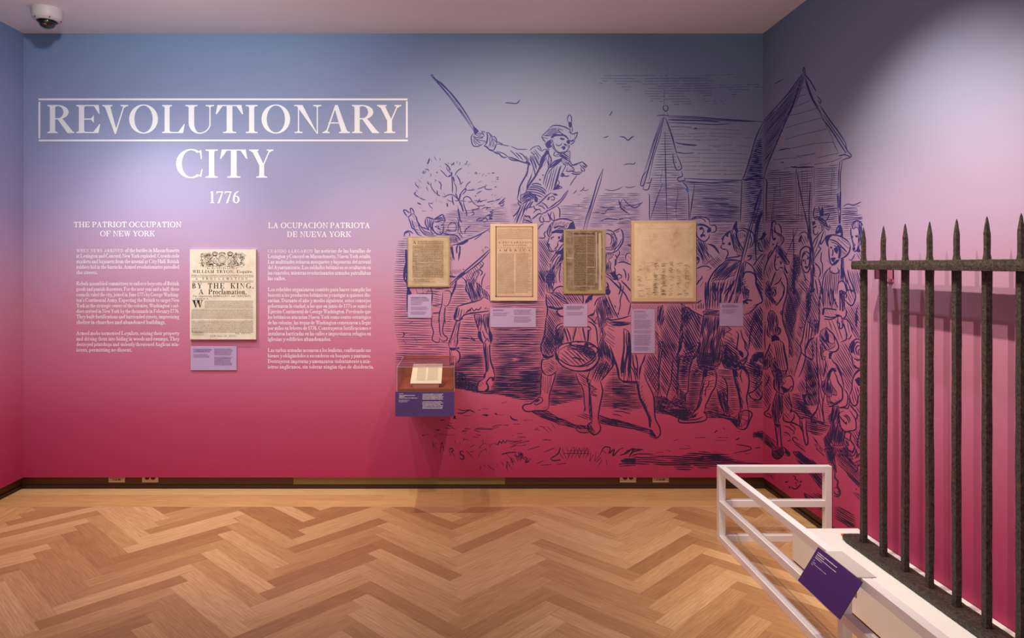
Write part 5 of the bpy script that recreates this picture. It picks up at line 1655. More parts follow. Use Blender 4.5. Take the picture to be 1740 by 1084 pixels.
# flecks that lighten the horse's mane are left open between these strokes
draw('horse', 740, 500, 6.02, """
s 2.6 220 125 300 100 380 80 450 60
s 2.6 220 125 205 180 190 230 200 260 235 270 275 250
f 190 205 215 150 235 125 225 180 215 240 200 255
s 1.8 245 140 235 200 225 240
s 1.8 270 150 255 220 240 255
s 1.8 295 160 290 210
s 2.6 240 265 290 215 340 200 400 190 480 180 555 168
f 240 262 260 235 285 240 270 260
f 300 200 330 160 360 150 370 165 340 175 320 190
s 2.2 340 165 370 140 390 170 420 150 430 160 455 150 470 125
f 350 185 420 180 440 190 360 205
s 2.0 500 155 520 130
s 1.8 500 145 555 150
s 2.6 210 270 190 350 160 440 140 490 135 530
s 2.6 255 270 240 330 225 430 225 500 205 545
f 200 270 225 275 210 330 215 270
t 2.2 215 350 195 420 205 380 180 470 215 400 190 490 175 440 155 500 150 480 160 520 200 470 185 530 220 470 200 530 225 300 215 350 240 290 225 340
f 135 520 150 545 200 545 215 555 190 575 145 570
s 2.0 205 550 240 545 245 555 210 560
s 2.8 200 565 240 590 250 640 235 690 210 700
s 2.2 145 570 150 640 140 730
s 1.8 165 570 170 640
f 150 640 175 640 170 730 145 730
s 2.4 395 205 410 270 430 330 440 370
f 400 205 440 205 470 210 480 280 460 370 440 365 425 310 405 260
s 2.2 440 370 440 430 460 470 490 500
f 445 375 465 380 475 450 495 500 460 475 440 430
s 2.4 550 180 545 250 545 340 575 420 575 480 555 510
f 490 210 550 200 545 290 520 370 505 330
s 1.8 500 210 490 280 520 380 545 420
f 540 360 578 430 575 490 560 500 545 440
s 2.0 480 370 500 430 520 460
s 2.0 500 500 530 450 545 490
s 2.6 490 500 500 600 515 700 520 790
f 490 500 515 505 520 600 530 700 535 790 515 795 510 690 495 590
s 2.6 555 510 555 600 565 680 590 760 605 830
f 545 520 560 520 560 600 572 690 600 780 585 770 555 690 548 600
s 1.6 530 530 540 680 545 780
s 2.6 520 795 500 830 490 870
f 520 790 490 840 490 870 510 850
s 2.6 605 830 600 870 570 850 540 870 520 910 550 950
f 570 850 608 840 605 880 580 890
s 2.8 490 870 450 890 425 940 420 990 460 1000 520 990 545 950
f 450 880 430 930 420 985 430 1000 520 1005 550 970 540 920 525 900 530 960 500 990 440 985 435 950
t 2.2 470 890 490 920 455 910 475 930 445 930 465 945
m 220 125 450 50 570 0 570 190 545 340 580 440 560 520 575 700 610 840 560 980 430 1010 420 960 500 830 490 500 440 400 400 200 275 250 230 420 250 640 215 700 135 740 135 520 190 350 190 220
""")
# -- drummer
draw('drummer', 905, 360, 9.03, """
s 2.6 300 165 330 140 420 108 520 115 620 140
s 2.2 300 165 260 220 230 280 225 330 250 390
f 620 140 640 180 660 265 480 265 500 270 540 250 570 180
f 300 165 330 150 300 220 280 290 300 330 270 380 245 385 222 330 230 270 260 210
f 300 300 370 270 470 270 480 330 420 330 350 320 290 340
t 2.0 330 185 370 165 350 200 400 160 390 190 430 150 420 190 450 150 450 190 480 150 470 190 500 155 500 195 540 160 520 210 560 165 320 220 370 190 310 240 400 200
s 1.8 380 260 440 245 500 250
f 320 240 400 210 490 215 500 235 400 230 340 260
s 1.6 470 200 520 215 510 250
s 2.4 265 385 245 430 225 500 245 520 245 560 265 600 320 605 370 575
f 220 490 245 480 270 500 260 520 235 515
f 280 395 320 375 335 385 300 405 290 430 280 420
f 385 380 420 370 425 410 395 420
s 2.2 430 360 450 380 445 420 410 440 385 470
s 2.4 385 470 385 520 350 560 330 575
f 450 340 480 340 480 470 410 460 440 420 460 390
s 2.4 480 480 430 540 380 610
s 2.2 480 540 430 600 390 640
s 2.2 370 580 350 640 310 700 270 770
f 350 610 400 600 480 560 480 660 400 650 370 670
s 2.2 390 650 330 720 290 800
s 2.2 420 670 370 740 330 830 300 900
s 2.0 450 680 400 760 370 800 340 850
f 440 650 480 650 480 720 430 760 380 790 400 740
s 2.0 460 740 430 800 420 880 410 960 415 1084
f 265 790 290 830 310 800 340 840 330 900 360 880 400 770 430 780 380 900 350 980 370 1084 200 1084 230 950 270 880
h 60 4.6 1.8 0 415 820 475 720 475 1084 415 1084
h 57 3.4 2.0 0 90 430 190 410 330 620 270 760 260 800 250 870 230 900 90 760
h 62 3.6 2.0 0 88 770 250 890 200 1084 88 1084
h 45 4.4 1.6 0 180 340 260 410 230 490 250 560 300 620 230 480
s 2.2 90 400 180 400 190 370 175 340 210 290
m 300 165 420 100 620 130 660 265 480 270 480 1084 80 1084 80 400 180 390 230 290
""")
draw('drummer', 900, 460, 8.336, """
h 62 3.4 2.1 0 120 0 235 0 235 220 215 390 130 400 118 200
f 235 0 330 0 350 150 330 230 350 280 320 330 245 300 235 150
s 2.4 330 290 380 240 440 220 480 230
h 52 4.2 2.2 0 330 290 470 240 475 320 440 330 340 330
f 300 310 420 315 480 370 520 440 560 465 480 465 430 420 380 370 320 340
h 52 3.8 2.4 0 230 330 310 340 470 470 470 510 400 530 260 500 230 450
h 54 3.8 2.4 0 440 330 740 335 760 440 750 468 520 468
f 250 500 310 500 390 525 475 510 470 545 400 560 330 545 270 530
f 370 570 400 555 400 590 440 630 478 640 478 660 420 655 380 620
h 55 3.2 2.0 0 250 530 370 560 400 640 478 670 478 720 420 760 330 680 260 600
s 3.0 235 330 235 440 250 520 250 600 235 660
s 2.8 235 660 225 760 215 880 180 1000 160 1084
h 55 3.4 2.6 0 240 600 300 640 400 760 370 860 360 1084 170 1084 215 900
h 120 5.0 1.6 0 240 800 370 800 360 1084 190 1084
s 2.6 480 740 420 760 380 800 370 900 360 1084
s 2.2 480 780 430 800 390 850
f 390 860 470 800 490 830 480 1000 440 1060 380 1084 375 900
s 2.8 490 810 520 920 545 1010
s 2.6 520 810 560 900 585 1000
s 1.8 630 810 600 970
s 2.6 660 800 630 920 610 1000
s 1.6 690 800 740 990
s 3.0 750 800 770 900 790 1000
f 820 840 850 830 835 1000 810 1000
s 1.6 865 850 855 1000
s 2.4 830 720 880 740 917 780
s 2.4 750 340 760 400 755 465
f 790 465 800 420 830 360 900 340 880 400 870 430 840 400 830 440
t 2.4 830 400 850 440 850 390 870 430 870 380 890 410
s 2.0 815 650 870 620 917 600
h 50 3.4 1.8 0 830 660 917 620 917 740 850 700
s 2.4 800 790 850 800 870 820 850 850
m 230 300 480 320 760 330 917 330 917 1084 160 1084 230 700
""")
draw('drummer', 1000, 370, 8.335, """
s 2.2 245 175 300 178 350 205 380 260 390 310
s 2.4 245 220 300 235 340 290
s 2.4 350 195 400 175 445 150
s 2.8 445 150 480 200 490 280 480 350 440 420 400 470
s 1.6 380 210 410 200 440 185
s 1.8 450 230 455 270
s 1.8 470 290 440 370 380 440 350 490
f 320 220 370 240 405 300 400 370 370 440 320 460 250 450 245 420 300 420 340 390 355 330 350 280
s 2.0 320 260 330 320 310 390
s 1.6 345 280 350 330
s 2.2 245 495 300 500 360 490 430 450
f 248 515 330 520 360 515 330 560 290 585 280 600 320 640 310 700 330 760 300 790 248 780
s 2.2 430 460 440 500 420 540 390 580
s 2.2 400 490 410 550
s 2.2 370 520 400 560 395 600
f 370 580 400 600 395 660 360 700 370 650
s 2.0 360 700 380 740 370 790
f 300 780 360 760 390 800 420 840 420 880 380 880 340 840
s 2.4 340 800 360 760 380 770 375 810
s 2.4 390 860 400 820 430 800 470 820 465 850 430 860
s 2.2 390 870 420 890 430 860
s 2.0 320 850 350 870 390 880
s 2.0 248 790 310 830 330 850
s 2.6 245 830 290 850 340 900 400 960 460 1020 520 1084
s 2.4 460 885 500 930 560 990 605 1040
s 2.0 410 905 440 930 450 980 440 1084
s 2.4 490 720 520 770 530 860
s 2.0 560 780 570 830 555 900
s 1.8 495 960 490 1020 470 1080
s 2.4 245 910 275 940 280 1000 250 1060
f 245 1010 275 1000 290 1084 245 1084
s 2.4 410 640 480 625 540 640 605 670
s 2.0 530 590 525 540 560 500 605 505
s 1.8 560 540 600 590
s 1.8 540 590 570 620
f 545 375 605 375 605 410 560 395
m 245 170 445 150 490 300 440 450 400 600 490 625 610 670 610 1084 245 1084
m 530 590 525 540 560 500 605 500 605 660 550 620
""")
draw('drummer', 980, 480, 6.77, """
f 95 240 100 205 130 170 180 140 180 180 150 200 130 230
s 2.2 205 270 220 220 260 170
s 2.6 360 150 390 230 440 340 480 410
s 2.0 330 160 370 250 420 350 450 400
s 2.0 310 170 340 260 400 350
f 270 170 330 160 350 220 380 300 400 350 420 400 340 410 330 450 350 480 300 520 330 600 310 660 350 720 420 850 440 930 420 950 330 860 290 900 250 880 240 780 260 700 300 600 270 520 240 470 200 470 240 380 220 320 240 240
t 2.0 270 470 250 520 280 480 255 560 285 520 260 600 280 560 260 640 280 600 265 680
s 2.6 330 70 360 40 350 0
s 2.4 390 90 340 120 330 130
f 330 90 350 70 370 60 392 110 375 140 345 145
s 2.2 130 385 190 370 210 310
s 2.2 125 390 180 430 220 480
h 55 3.2 1.8 0 130 400 190 380 230 400 200 460
s 2.6 130 450 180 470 220 520 235 620 240 730
s 2.6 440 0 480 50 520 90 560 140 590 200 620 240
s 2.4 490 0 510 60 480 140
s 2.4 540 0 590 60 630 110
s 2.0 540 40 520 130 500 200 500 270 480 350
f 470 350 488 345 485 375 470 370
f 430 262 450 270 445 300
s 2.4 330 400 400 430 480 420 560 400 620 380
f 340 420 420 450 500 450 620 460 620 475 560 480 480 490 400 480 350 450
s 2.2 400 490 500 495 600 480
s 2.4 620 240 610 310 590 380
t 2.4 350 490 440 520 360 520 430 560 350 560 440 640 330 580 430 660 340 640 440 710 330 660 430 740
s 3.0 540 530 545 640 540 780 520 900 510 1000 520 1084
s 2.4 540 530 590 560 610 620 600 760 600 900 605 1084
s 2.4 575 560 570 680 590 800 560 960 560 1084
f 590 580 615 640 625 800 620 960 600 1084 585 1000 600 860 590 700
s 2.0 640 840 660 960 690 1010 700 1084
s 2.2 680 830 700 940 690 1020
s 2.6 790 830 770 900 740 960 720 1084
f 515 900 540 800 545 920 535 1040 515 1040 510 980
s 2.6 380 720 420 840 470 980 490 1084
h 62 3.6 2.0 0 240 900 330 880 420 950 370 1030 310 1084 150 1084 160 1010
h 118 5 1.6 0 250 900 330 890 400 950 300 1084 180 1084
s 2.4 430 940 380 1010 320 1084
h 0 4.0 1.4 0 430 960 470 1000 490 1084 350 1084
s 2.8 240 740 260 800 255 880 215 960 150 1010 80 1020 0 1025
s 2.4 130 690 200 730 240 770 220 830 240 850
s 2.2 0 690 80 680 130 690
f 0 730 60 735 130 760 190 800 225 860 220 900 180 900 130 840 60 770 0 760
h 50 6 1.8 0 0 780 60 780 150 860 130 920 60 950 0 960
s 2.6 220 870 180 920 120 950 60 965 0 970
t 2.4 185 910 205 890 160 930 180 920 210 890 225 870
s 2.0 95 695 90 740 120 745 130 700
m 130 130 330 130 380 40 440 0 630 100 630 380 620 830 790 830 720 1084 0 1084 0 520 125 510
""")
draw('drummer', 880, 560, 5.706, """
s 3.0 260 0 250 90 225 150 230 220 250 240
h 58 3.4 2.4 0 262 0 362 0 360 240 300 270 245 240 228 190 228 150
h 118 4.6 1.8 0 262 60 362 60 360 240 260 250 230 180
f 370 0 440 0 430 100 390 190 365 240 358 120
s 2.4 380 180 440 140 490 130 560 115 640 118 700 130 760 170 785 210 780 260
s 2.2 400 200 470 160 560 150 650 160 720 190 750 240 720 290 660 330 580 355 500 345 430 310 390 270 395 230 400 200
s 2.6 370 240 380 290 430 350 500 385 560 400 640 400 720 370 770 310 785 260
f 480 170 560 150 650 165 720 195 745 240 710 300 640 240 600 210 540 190 490 190
h 42 6.4 1.9 0 410 220 480 180 560 190 700 295 650 330 560 350 470 330 420 280
f 520 270 560 265 640 290 650 300 600 290 550 280
s 2.2 415 285 450 320 520 350 600 355
f 490 125 515 120 525 145 500 155
f 650 130 680 125 690 150 665 175 650 155
s 2.0 680 140 740 160 770 190
s 2.0 700 170 730 165 740 180
t 2.6 710 325 730 310 690 340 705 335 740 280 745 270 660 365 690 350
f 355 230 375 220 400 290 400 310 365 290
s 2.4 240 250 290 270 350 250
f 230 240 260 240 300 260 350 240 340 265 290 285 250 275
s 2.6 245 270 230 320 230 380 250 420 280 445
t 2.2 245 290 300 290 240 320 300 310 240 340 300 330 250 360 290 350 240 300 280 280
h 35 3.4 1.7 0 300 280 350 250 380 330 370 390 330 430 270 440 235 390 290 360
s 2.2 280 445 330 440 375 400
s 2.2 375 320 380 400
s 2.4 235 400 220 500 220 600 215 650
s 2.2 370 400 345 500 320 580 305 640 300 740
t 2.2 250 450 240 590 270 455 260 610 290 455 280 620 310 455 290 620 325 450 310 560 235 450 228 560
s 2.4 215 650 160 690 120 720 70 725 45 750 60 780 100 795 180 785 260 785 295 760 300 730
s 2.0 190 660 230 660 240 690 220 710 170 730 160 690
f 165 690 200 670 215 685 195 700 170 705
t 2.2 245 755 255 770 262 748 272 765 280 740 288 755
f 140 800 200 795 290 790 380 850 460 880 540 920 620 935 690 930 700 960 600 960 520 945 420 920 340 890 230 850
h 8 3.6 1.7 0.4 330 860 480 860 530 910 420 915
s 2.0 565 420 580 490 620 550 640 630 645 720 660 790
s 2.0 640 800 650 750 640 700
h 35 3.8 1.6 0 570 410 690 420 680 540 690 640 720 830 690 830 640 700 630 560
h 20 3.4 1.7 0 640 810 700 840 720 880 600 850 530 830
s 3.0 700 400 680 450 670 490 690 540 695 640 710 760 715 850
f 680 480 705 490 695 540 740 560 770 575 730 590 715 610 770 640 730 640 705 620 715 760 722 860 700 880 690 750 690 620
t 2.4 720 570 770 580 710 600 765 605 720 630 760 650 700 530 740 560
s 2.4 930 340 870 420 800 500
h 112 4.4 2.0 0 720 400 780 330 860 300 930 340 860 430 800 500 760 510 700 490
h 68 5 1.5 0 740 400 850 310 920 340 830 460 720 480
s 2.6 800 500 820 580 815 640 795 740 780 830 775 890
s 2.6 720 850 710 900 680 920 690 980 740 1020 790 990 800 940 775 890
f 680 920 715 900 715 950 750 990 730 1010 690 990 670 960
s 2.2 560 960 600 930 660 940
s 2.2 560 960 590 990 640 1000 690 995
t 1.8 590 950 620 990 610 945 650 995 630 940 680 990
f 780 830 860 855 970 890 970 940 870 920 790 900
h 8 3.2 1.6 0.3 780 870 970 900 970 945 800 920
m 262 0 228 150 230 380 215 650 45 740 60 800 300 790 300 640 375 400 380 290 500 390 570 410 640 630 640 800 700 850 560 960 690 1000 790 1010 775 880 820 600 930 340 800 0
""")
draw('drummer', 850, 170, 4.713, """
p 2.2 825 548 780 650 740 790 690 940 665 1040
p 1.6 825 548 805 650 760 790 720 920 690 1040
p 1.6 770 700 730 840 680 1030
m 825 540 845 560 700 1040 655 1040
""")
# -- marching men between the drummer and the corner
draw('marchers', 1040, 580, 6.373, """
s 2.6 0 120 20 200 50 280 75 390 120 440
f 0 180 20 210 25 250 0 300
f 75 390 110 420 200 430 270 430 270 460 200 455 120 450
s 2.6 130 0 130 100 105 230 110 330
f 100 230 120 140 125 280 118 340 105 330
s 2.4 160 0 160 120 130 280 130 430
f 180 0 205 60 210 160 200 300 215 430 165 430 180 300 190 160
s 2.4 225 140 230 250 270 380 280 420
s 2.2 250 135 275 250 270 380
s 2.2 205 270 240 340 260 430
s 2.4 360 140 330 230 300 300 295 420
h 60 4.0 2.4 0 380 140 470 130 510 140 510 540 480 560 400 440 350 360 340 260
h 120 6 1.5 0 380 300 510 300 510 520 430 500 360 390
f 505 0 545 0 540 120 520 260 510 420 520 540 540 600 480 620 460 560 500 500 500 300 500 130
h 58 4.2 2.6 0 545 0 660 0 720 60 660 180 650 300 630 460 600 590 520 560 520 300
s 2.6 345 340 370 420 420 520 450 600 460 760 470 840 500 900 520 950 520 1010 480 1045 420 1030 405 990
s 3.6 270 430 285 500 300 600 350 700 390 800 410 850 410 930
f 262 430 295 440 290 500 310 610 360 690 395 790 420 860 415 940 405 930 395 830 340 710 295 620 275 520
t 2.4 310 510 330 480 310 550 330 530 315 590 335 570 325 630 345 600 340 660 355 630 355 700 370 660 370 730 380 690 415 830 400 760 430 870 410 800
f 400 950 440 960 450 990 470 1010 480 1040 420 1020
s 1.8 460 1060 510 1050
f 0 840 60 850 160 880 260 910 330 930 420 960 410 1000 340 980 240 950 120 930 0 905
s 1.6 0 705 90 720 180 740
s 1.6 20 755 110 760 200 785
s 1.6 0 790 60 795 110 815
h 3 3.0 1.9 0.3 0 470 260 460 300 610 360 720 340 740 180 715 0 700
h 0 4.4 1.4 0 0 250 60 330 110 460 0 460
s 2.6 660 180 650 300 635 450 600 560 590 640
h 0 3.8 1.7 0 665 180 710 190 705 300 710 420 700 530 640 640 600 640 620 500 650 380
f 700 160 740 110 760 60 750 0 720 0 720 60
f 700 160 740 150 720 260 715 400 720 520 760 540 800 560 790 640 770 660 700 580 690 640 640 660 700 560 695 460 710 300
h 30 3.8 2.4 0 740 120 840 0 940 60 880 190 840 270 720 230
h 5 3.8 2.4 0 720 240 840 280 820 420 810 540 730 520 715 400
t 2.6 730 560 790 600 720 580 780 630 700 600 760 690 680 650 740 730 660 670 700 730 640 700 680 740 720 640 780 720 740 680 790 720 610 710 660 740
s 2.2 880 200 850 270 830 390 820 540 800 570 795 640 790 720
s 2.4 950 0 950 90 910 160 880 200
h 4 3.6 1.6 0 890 210 956 200 956 560 930 660 880 760 800 680 820 560 840 400
f 460 600 560 600 640 650 600 740 720 750 800 720 900 740 860 820 800 850 720 830 620 790 470 770
h 2 3.0 1.8 0.2 460 640 880 660 900 760 800 840 640 790 470 775
m 0 120 20 0 956 0 956 800 720 830 460 770 520 1040 400 1040 410 900 280 600 262 460 120 450
""")
draw('marchers', 1060, 510, 7.565, """
h 50 3.6 2.2 0 100 60 900 60 900 30 500 50 430 90 400 120 100 110
h 58 3.6 2.4 0 400 110 440 90 440 360 470 560 440 700 400 690
f 440 90 500 60 520 240 470 380 430 280
h 60 3.6 2.4 0 470 380 560 60 720 60 760 220 720 560 680 700 480 757 450 560
f 740 40 800 90 820 240 760 330 740 560 700 690 720 420 740 240
h 62 4.2 2.0 0 800 90 900 150 1000 210 980 420 960 560 900 700 760 600 760 380 820 300
s 2.4 800 90 900 150 1020 210
s 2.2 930 545 970 550 940 540
s 2.4 740 330 760 480 720 620 690 720
s 2.2 980 640 940 700 890 757
t 2.4 880 60 890 110 920 50 930 130 960 40 960 110 990 30 990 120 1020 50 1020 110
s 2.4 930 40 970 20 1000 0
""")
draw('soldier', 1170, 360, 7.746, """
s 2.4 20 110 70 75 140 60 220 75 270 105 275 160
s 1.8 40 105 100 85 170 80
s 1.8 140 70 200 100 230 140
s 2.2 105 165 160 160 220 175 290 225
s 2.4 105 185 150 175 230 190 290 245
s 2.4 275 165 310 180 350 175 365 230 340 265 290 270
f 240 240 290 200 300 250 280 270 245 275
f 140 210 170 195 200 215 185 225 165 240 145 235
s 2.2 190 220 200 260 180 290 205 300
f 155 300 185 290 220 300 215 330 190 320 170 340 155 330
s 2.4 105 250 110 320 160 370 210 390 260 350 280 290
s 1.8 105 215 125 240
s 2.4 230 385 275 340
f 100 370 150 365 210 390 240 450 250 540 340 625 280 650 230 690 190 680 170 600 100 540
s 2.4 240 420 300 440 350 480 400 550
s 2.0 280 420 340 450 380 500 405 550
h 45 3.4 2.2 0 250 660 400 560 480 560 460 640 370 740 340 750
h 40 4.0 1.7 0 380 500 480 550 420 560
s 2.4 105 590 130 600 140 640 110 690
f 105 600 130 590 140 620 115 650
s 2.4 105 750 170 720 240 715 300 745
s 2.2 245 770 310 745
s 2.6 105 965 130 920 180 860 170 840
s 2.0 120 910 180 880
s 2.0 150 990 195 915
s 2.0 105 850 120 830
f 575 240 590 180 625 120 640 125 640 200 655 250 640 300 600 230
f 550 250 580 230 580 300 590 380 640 470 700 510 720 560 690 580 640 565 640 530 600 500 580 420 555 330
s 2.6 430 355 470 320 490 290 550 245
f 480 300 540 240 545 270 520 300 525 330 500 330
f 430 355 470 325 465 360 450 385
s 2.2 440 370 450 400 440 430
f 440 405 480 410 470 430 445 430
s 2.2 440 430 425 470 450 490 500 490
s 2.4 500 490 520 540 500 600 480 640
s 2.0 520 540 530 580
f 530 410 550 385 560 430 540 445 520 430
s 2.2 510 430 540 400
s 2.6 650 215 720 215 780 235 840 270 860 320 860 390 820 460 780 480
s 2.4 640 260 640 330 680 430 720 490
s 2.0 650 260 710 240 760 270
t 2.6 660 280 665 350 685 270 685 350 710 270 710 340 735 280 730 330 690 400 700 420 715 385 725 410 740 300 740 330
f 590 300 620 260 640 330 690 450 720 500 690 500 640 430 600 370
s 1.8 790 340 790 430
s 2.0 810 300 830 380 800 460
s 2.4 480 620 560 600 640 590 690 575
s 2.4 480 650 540 630 620 635 680 650
f 490 640 680 640 660 690 640 750 600 840 540 850 480 890 420 890 340 900 300 920 360 780 420 700
s 3.0 490 650 400 720 320 810 260 930 230 1060
s 2.2 340 770 280 880 250 990
h 105 5.6 2.4 0 320 900 480 890 620 850 600 1084 260 1084 280 980
s 2.4 620 890 560 960 500 1030 470 1084
s 2.4 600 940 540 1030 510 1084
f 700 690 740 650 760 650 710 870 680 1084 620 1084 650 900
p 2.4 860 0 790 260 730 480 680 690 630 890 590 1084
p 2.0 880 0 820 250 770 470 720 640
p 1.2 835 0 770 270 700 520
s 2.4 770 580 830 575 810 620 770 640
f 770 570 830 570 830 585 780 595
s 3.0 720 870 740 800 790 790 840 800 880 850 890 940 930 1030 960 1084
s 2.4 760 660 830 710 880 790
s 2.6 870 780 880 850
t 3.0 710 900 750 880 700 930 760 910 700 960 760 940 720 990 780 980 720 1020 800 1040 740 1040 800 1060 700 1050 760 1084
h 55 3.8 2.2 0 870 720 980 560 1007 540 1007 1084 960 1084 900 900 880 800
s 2.4 890 385 940 360 980 310 1007 260
s 2.2 890 385 920 410 930 490 980 520 1007 520
h 70 4 1.8 0 920 400 990 330 1007 330 1007 520 940 500
s 2.2 850 710 920 610 990 540
f 985 280 1007 250 1007 330 970 340
s 3.2 950 0 900 130 880 260 880 450 890 640
s 2.4 980 0 930 130 905 260 895 450
f 945 30 975 10 925 140 905 260 885 270 900 140
m 20 110 140 55 270 100 365 230 270 350 400 550 500 560 520 500 425 470 430 350 560 240 620 115 660 210 780 230 840 0 885 0 820 260 865 320 820 470 770 560 850 710 1007 530 1007 1084 100 1084 100 130
""")
draw('soldier', 1160, 480, 6.77, """
h 92 4.8 2.6 0 265 0 450 0 430 240 430 300 270 310 262 150
f 260 0 300 0 310 300 270 300
s 3.0 265 0 258 130 265 240 270 310
f 340 0 370 0 385 200 370 220 350 160
s 2.4 470 0 440 120 440 240
f 590 240 640 60 630 0 690 0 650 130 620 240
s 2.2 560 60 500 140 480 240
s 2.4 595 0 530 80 500 220
f 550 150 590 60 600 60 560 200 540 235 520 235
f 690 0 720 60 760 90 760 170 740 190 700 180 700 130 660 120 690 60
t 3.0 700 60 770 100 700 80 760 130 700 110 760 150 690 140 740 180
f 690 210 740 190 800 200 800 215 760 210 730 220 760 240 740 250 715 235 700 260
s 2.6 850 0 880 60 910 160 915 220 870 250 820 300 770 350 700 370
s 2.4 830 0 870 70 910 120
s 2.0 760 300 840 270
s 2.0 720 345 790 320
h 55 4.0 2.4 0 700 380 800 330 940 230 940 780 860 780 760 700 700 540
h 112 9 1.6 0 720 380 940 280 940 700 800 660
s 2.6 830 390 790 520 770 660 760 770
s 2.2 665 540 690 640 730 700 750 780
f 230 340 270 310 420 325 425 370 300 370 240 360
h 130 5.0 2.4 0 240 320 430 325 425 365 260 360
f 240 370 425 375 425 500 520 505 560 540 480 590 470 640 430 620 460 700 440 760 460 860 430 930 340 1000 260 1010 190 970 160 900 170 800 190 700 210 560 225 450
t 2.6 520 520 560 540 500 560 570 600 480 600 600 670 470 640 610 700 460 670 620 760 450 720 640 830 460 790 640 880 470 850 630 920 480 900 620 950
f 470 720 500 720 560 790 640 850 660 910 720 900 690 980 640 1010 560 1000 480 980 450 920 450 800
h 40 4.2 2.4 0 450 700 560 620 640 760 660 880 520 990 460 900
s 2.6 610 560 640 590 630 700 625 770 680 800 700 840
s 2.2 600 610 630 650
f 630 770 680 790 700 850 690 870 660 840
s 2.4 660 890 700 880 740 850 750 800 720 760 715 700 690 650
s 2.2 640 900 690 940 730 910 745 860
f 640 950 700 960 740 1050 745 1084 720 1030 680 990 650 1000
h 25 4.0 2.0 0 160 880 200 980 300 1020 400 980 400 1084 60 1084 110 900
h 60 4.6 2.4 0 0 320 120 320 230 390 210 560 190 760 110 890 0 820
f 0 290 60 280 120 330 100 400 40 500 0 520
h 40 5 2.6 0 0 820 110 880 70 980 60 1084 0 1084
s 2.4 190 690 160 800 110 880 80 980 70 1084
f 230 1010 290 1010 280 1084 235 1084
f 570 1000 620 1010 640 1084 580 1084
s 2.4 360 1010 390 1084
t 2.4 170 270 180 300 190 260 195 300 215 240 220 300 240 240 240 300
f 775 920 800 840 850 800 930 800 935 940 900 920 860 880 830 940 800 940
h 20 4.4 1.8 0 750 900 780 920 930 950 930 1084 720 1084 700 960
h 100 7 1.4 0 800 960 930 960 930 1084 800 1084
m 0 280 0 0 940 0 940 1084 0 1084
""")
